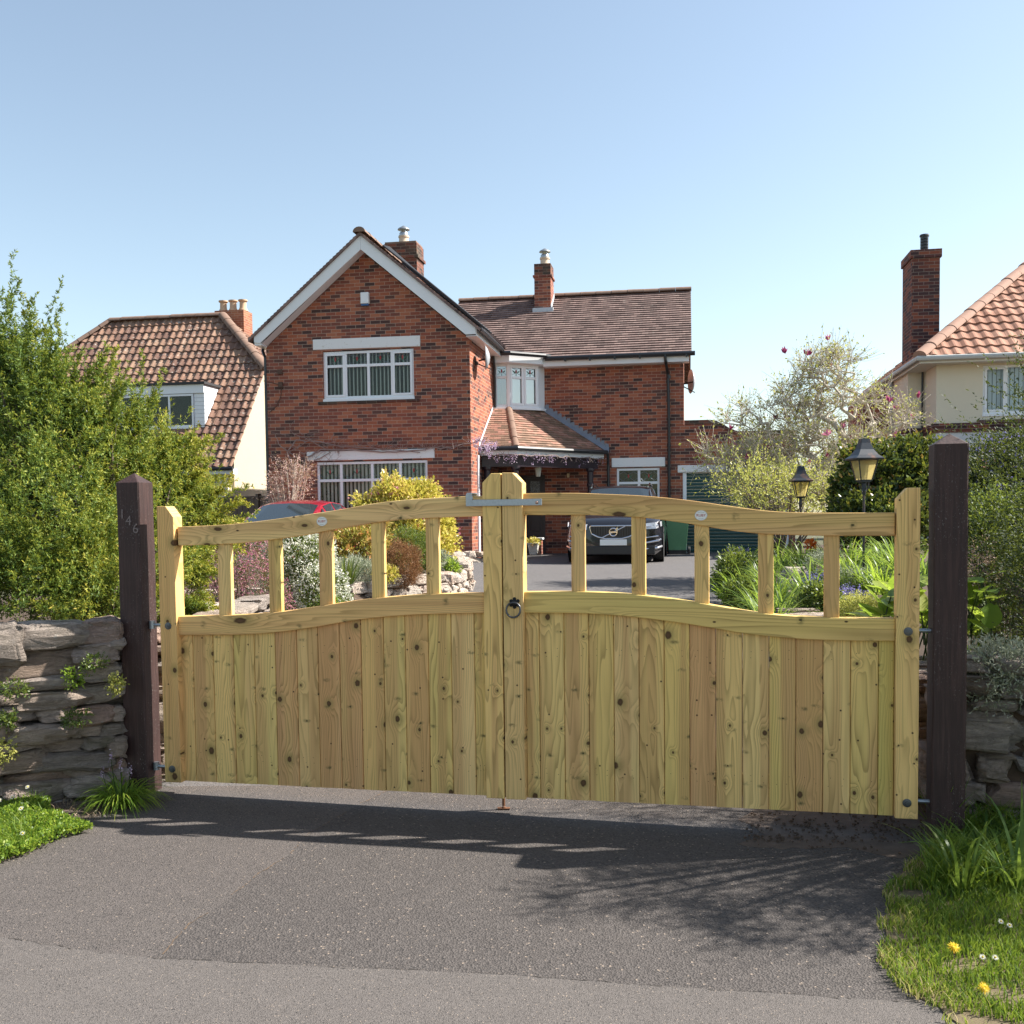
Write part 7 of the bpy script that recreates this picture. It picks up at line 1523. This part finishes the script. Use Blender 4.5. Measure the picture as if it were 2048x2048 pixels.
DC = plain('daisy_centre', (.6, .42, .03), .7)
x, y = gnd(1901, 1925); flower('dandelion', 'yellow dandelion flower higher in the verge, nearer the asphalt edge', 'dandelion', (x, y, .03), .022, M_YF, M_YF, 22, .035, 'dandelions in the verge', 4)
x, y = gnd(1958, 2002); flower('dandelion', 'yellow dandelion flower lowest in the verge, near the bottom edge', 'dandelion', (x, y, .03), .020, M_YF, M_YF, 22, .03, 'dandelions in the verge', 4, (12, 5))
for (px, py, lb) in ((1958, 1945, 'left daisy of the lower pair, between the two dandelions'), (2012, 1880, 'right daisy of the upper pair near the right edge of the verge'), (1995, 1872, 'left daisy of the upper pair near the right edge of the verge'), (1983, 1946, 'right daisy of the lower pair, beside the dandelions')):
    x, y = gnd(px, py); flower('daisy', lb, 'daisy', (x, y, .03), .011, M_WHF, DC, 14, .035, 'daisies in the right verge')
for (px, py, h, lb) in ((15, 1567, .1, 'tallest and topmost white flower by the left wall'), (12, 1620, .06, 'leftmost white flower halfway down the ground cover'), (38, 1613, .06, 'white flower just right of the leftmost one in the ground cover'), (54, 1634, .05, 'white flower in the middle of the ground cover'), (70, 1597, .08, 'white flower farthest right, against the base of the left wall'), (55, 1680, .03, 'lowest white flower, near the asphalt edge of the ground cover')):
    x, y = gnd(px, py+12); flower('daisy', lb, 'daisy', (x, y, .02), .014, M_WHF, DC, 12, .03+h, 'white flowers by the left wall')
# tuft with blue stems at the left post
p = gnd(247, 1612); clump('grass_tuft', 'curled green tuft of thin leaves at the foot of the post numbered 146', 'grass tuft', (p[0], p[1]-.02, .01), 340, .24, .0042, .16, 90, M_LIME, droop=2.2, segs=7)
mb = MB(); pl_ = []
for dx, h in ((-.095, .17), (-.05, .24), (-.005, .2), (.04, .17)): mb.tube([(p[0]+dx*.6, p[1], 0), (p[0]+dx, p[1]-.01, h)], .002, 5); pl_.append((p[0]+dx, p[1]-.01, h))
t = thing('squill_stems', 'thin flower stems rising from the tuft by the left post', 'flower stems', (p[0], p[1], 0)); o = mb.build('stem', M_GRN, None, org=(p[0], p[1], 0)); o.parent = t; o.location = (0, 0, 0)
rn = np.random.default_rng(4); PP = np.concatenate([np.array(q)+rn.normal(size=(26, 3))*np.array([.006, .006, .018]) for q in pl_]); V, Fq, R = mkleaves(PP, unit(rn.normal(size=PP.shape)), .009, .007, rn.random(len(PP))); npmesh('florets', V, Fq, M_LILAC, R, parent=t, org=(p[0], p[1], 0))
p = gnd(1875, 1675); clump('grass_tuft', 'upright grass blades in front of the speckled right post', 'grass tuft', (p[0]+.02, p[1]-.02, .01), 26, .26, .007, .10, 91, M_GRASS, droop=.35, segs=6)
for i, (px, py, lab, n, L) in enumerate([(1930, 1790, 'broad silvery strap leaves arching over the verge nearest the drive', 15, .38), (2035, 1790, 'broad strap leaves at the right edge of the verge', 16, .42), (1975, 1730, 'strap leaves rising against the shaded wall', 15, .34)]):
    p = gnd(px, py); clump('daffodil_leaves', lab, 'leafy clump', (p[0], p[1], .01), n, L, .014, .12, 95+i, M_BLADE, 'strap-leaved clumps on the verge', .8, 7)
# plants rooted in the left wall
for i, (px, py, Y, rx, ry, m, lab) in enumerate([(150, 1355, 4.86, 16, 16, M_LIME, 'pale green sprig growing in the wall near its middle'), (190, 1325, 4.88, 18, 10, M_GRN, 'small green sprig near the top stones by the post'), (30, 1375, 4.80, 22, 9, M_GRN, 'green tuft at the left edge below the large flat stone'), (150, 1435, 4.86, 22, 7, M_GRN, 'flat dark green sprig lower in the wall'), (12, 1500, 4.78, 14, 22, M_MAGL, 'yellowish tuft low at the left edge of the wall'), (232, 1370, 4.92, 8, 12, M_MAGL, 'tiny yellow-green sprig touching the post'), (15, 1440, 4.78, 8, 10, M_GRN, 'little green tuft at the left edge')]):
    shrub('wall_plant', lab, 'wall plant', B((px, py, Y+.02, rx, ry)), 90, 5, .03, .012, .008, m, seed=100+i, up=0., group='small plants rooted in the left wall')
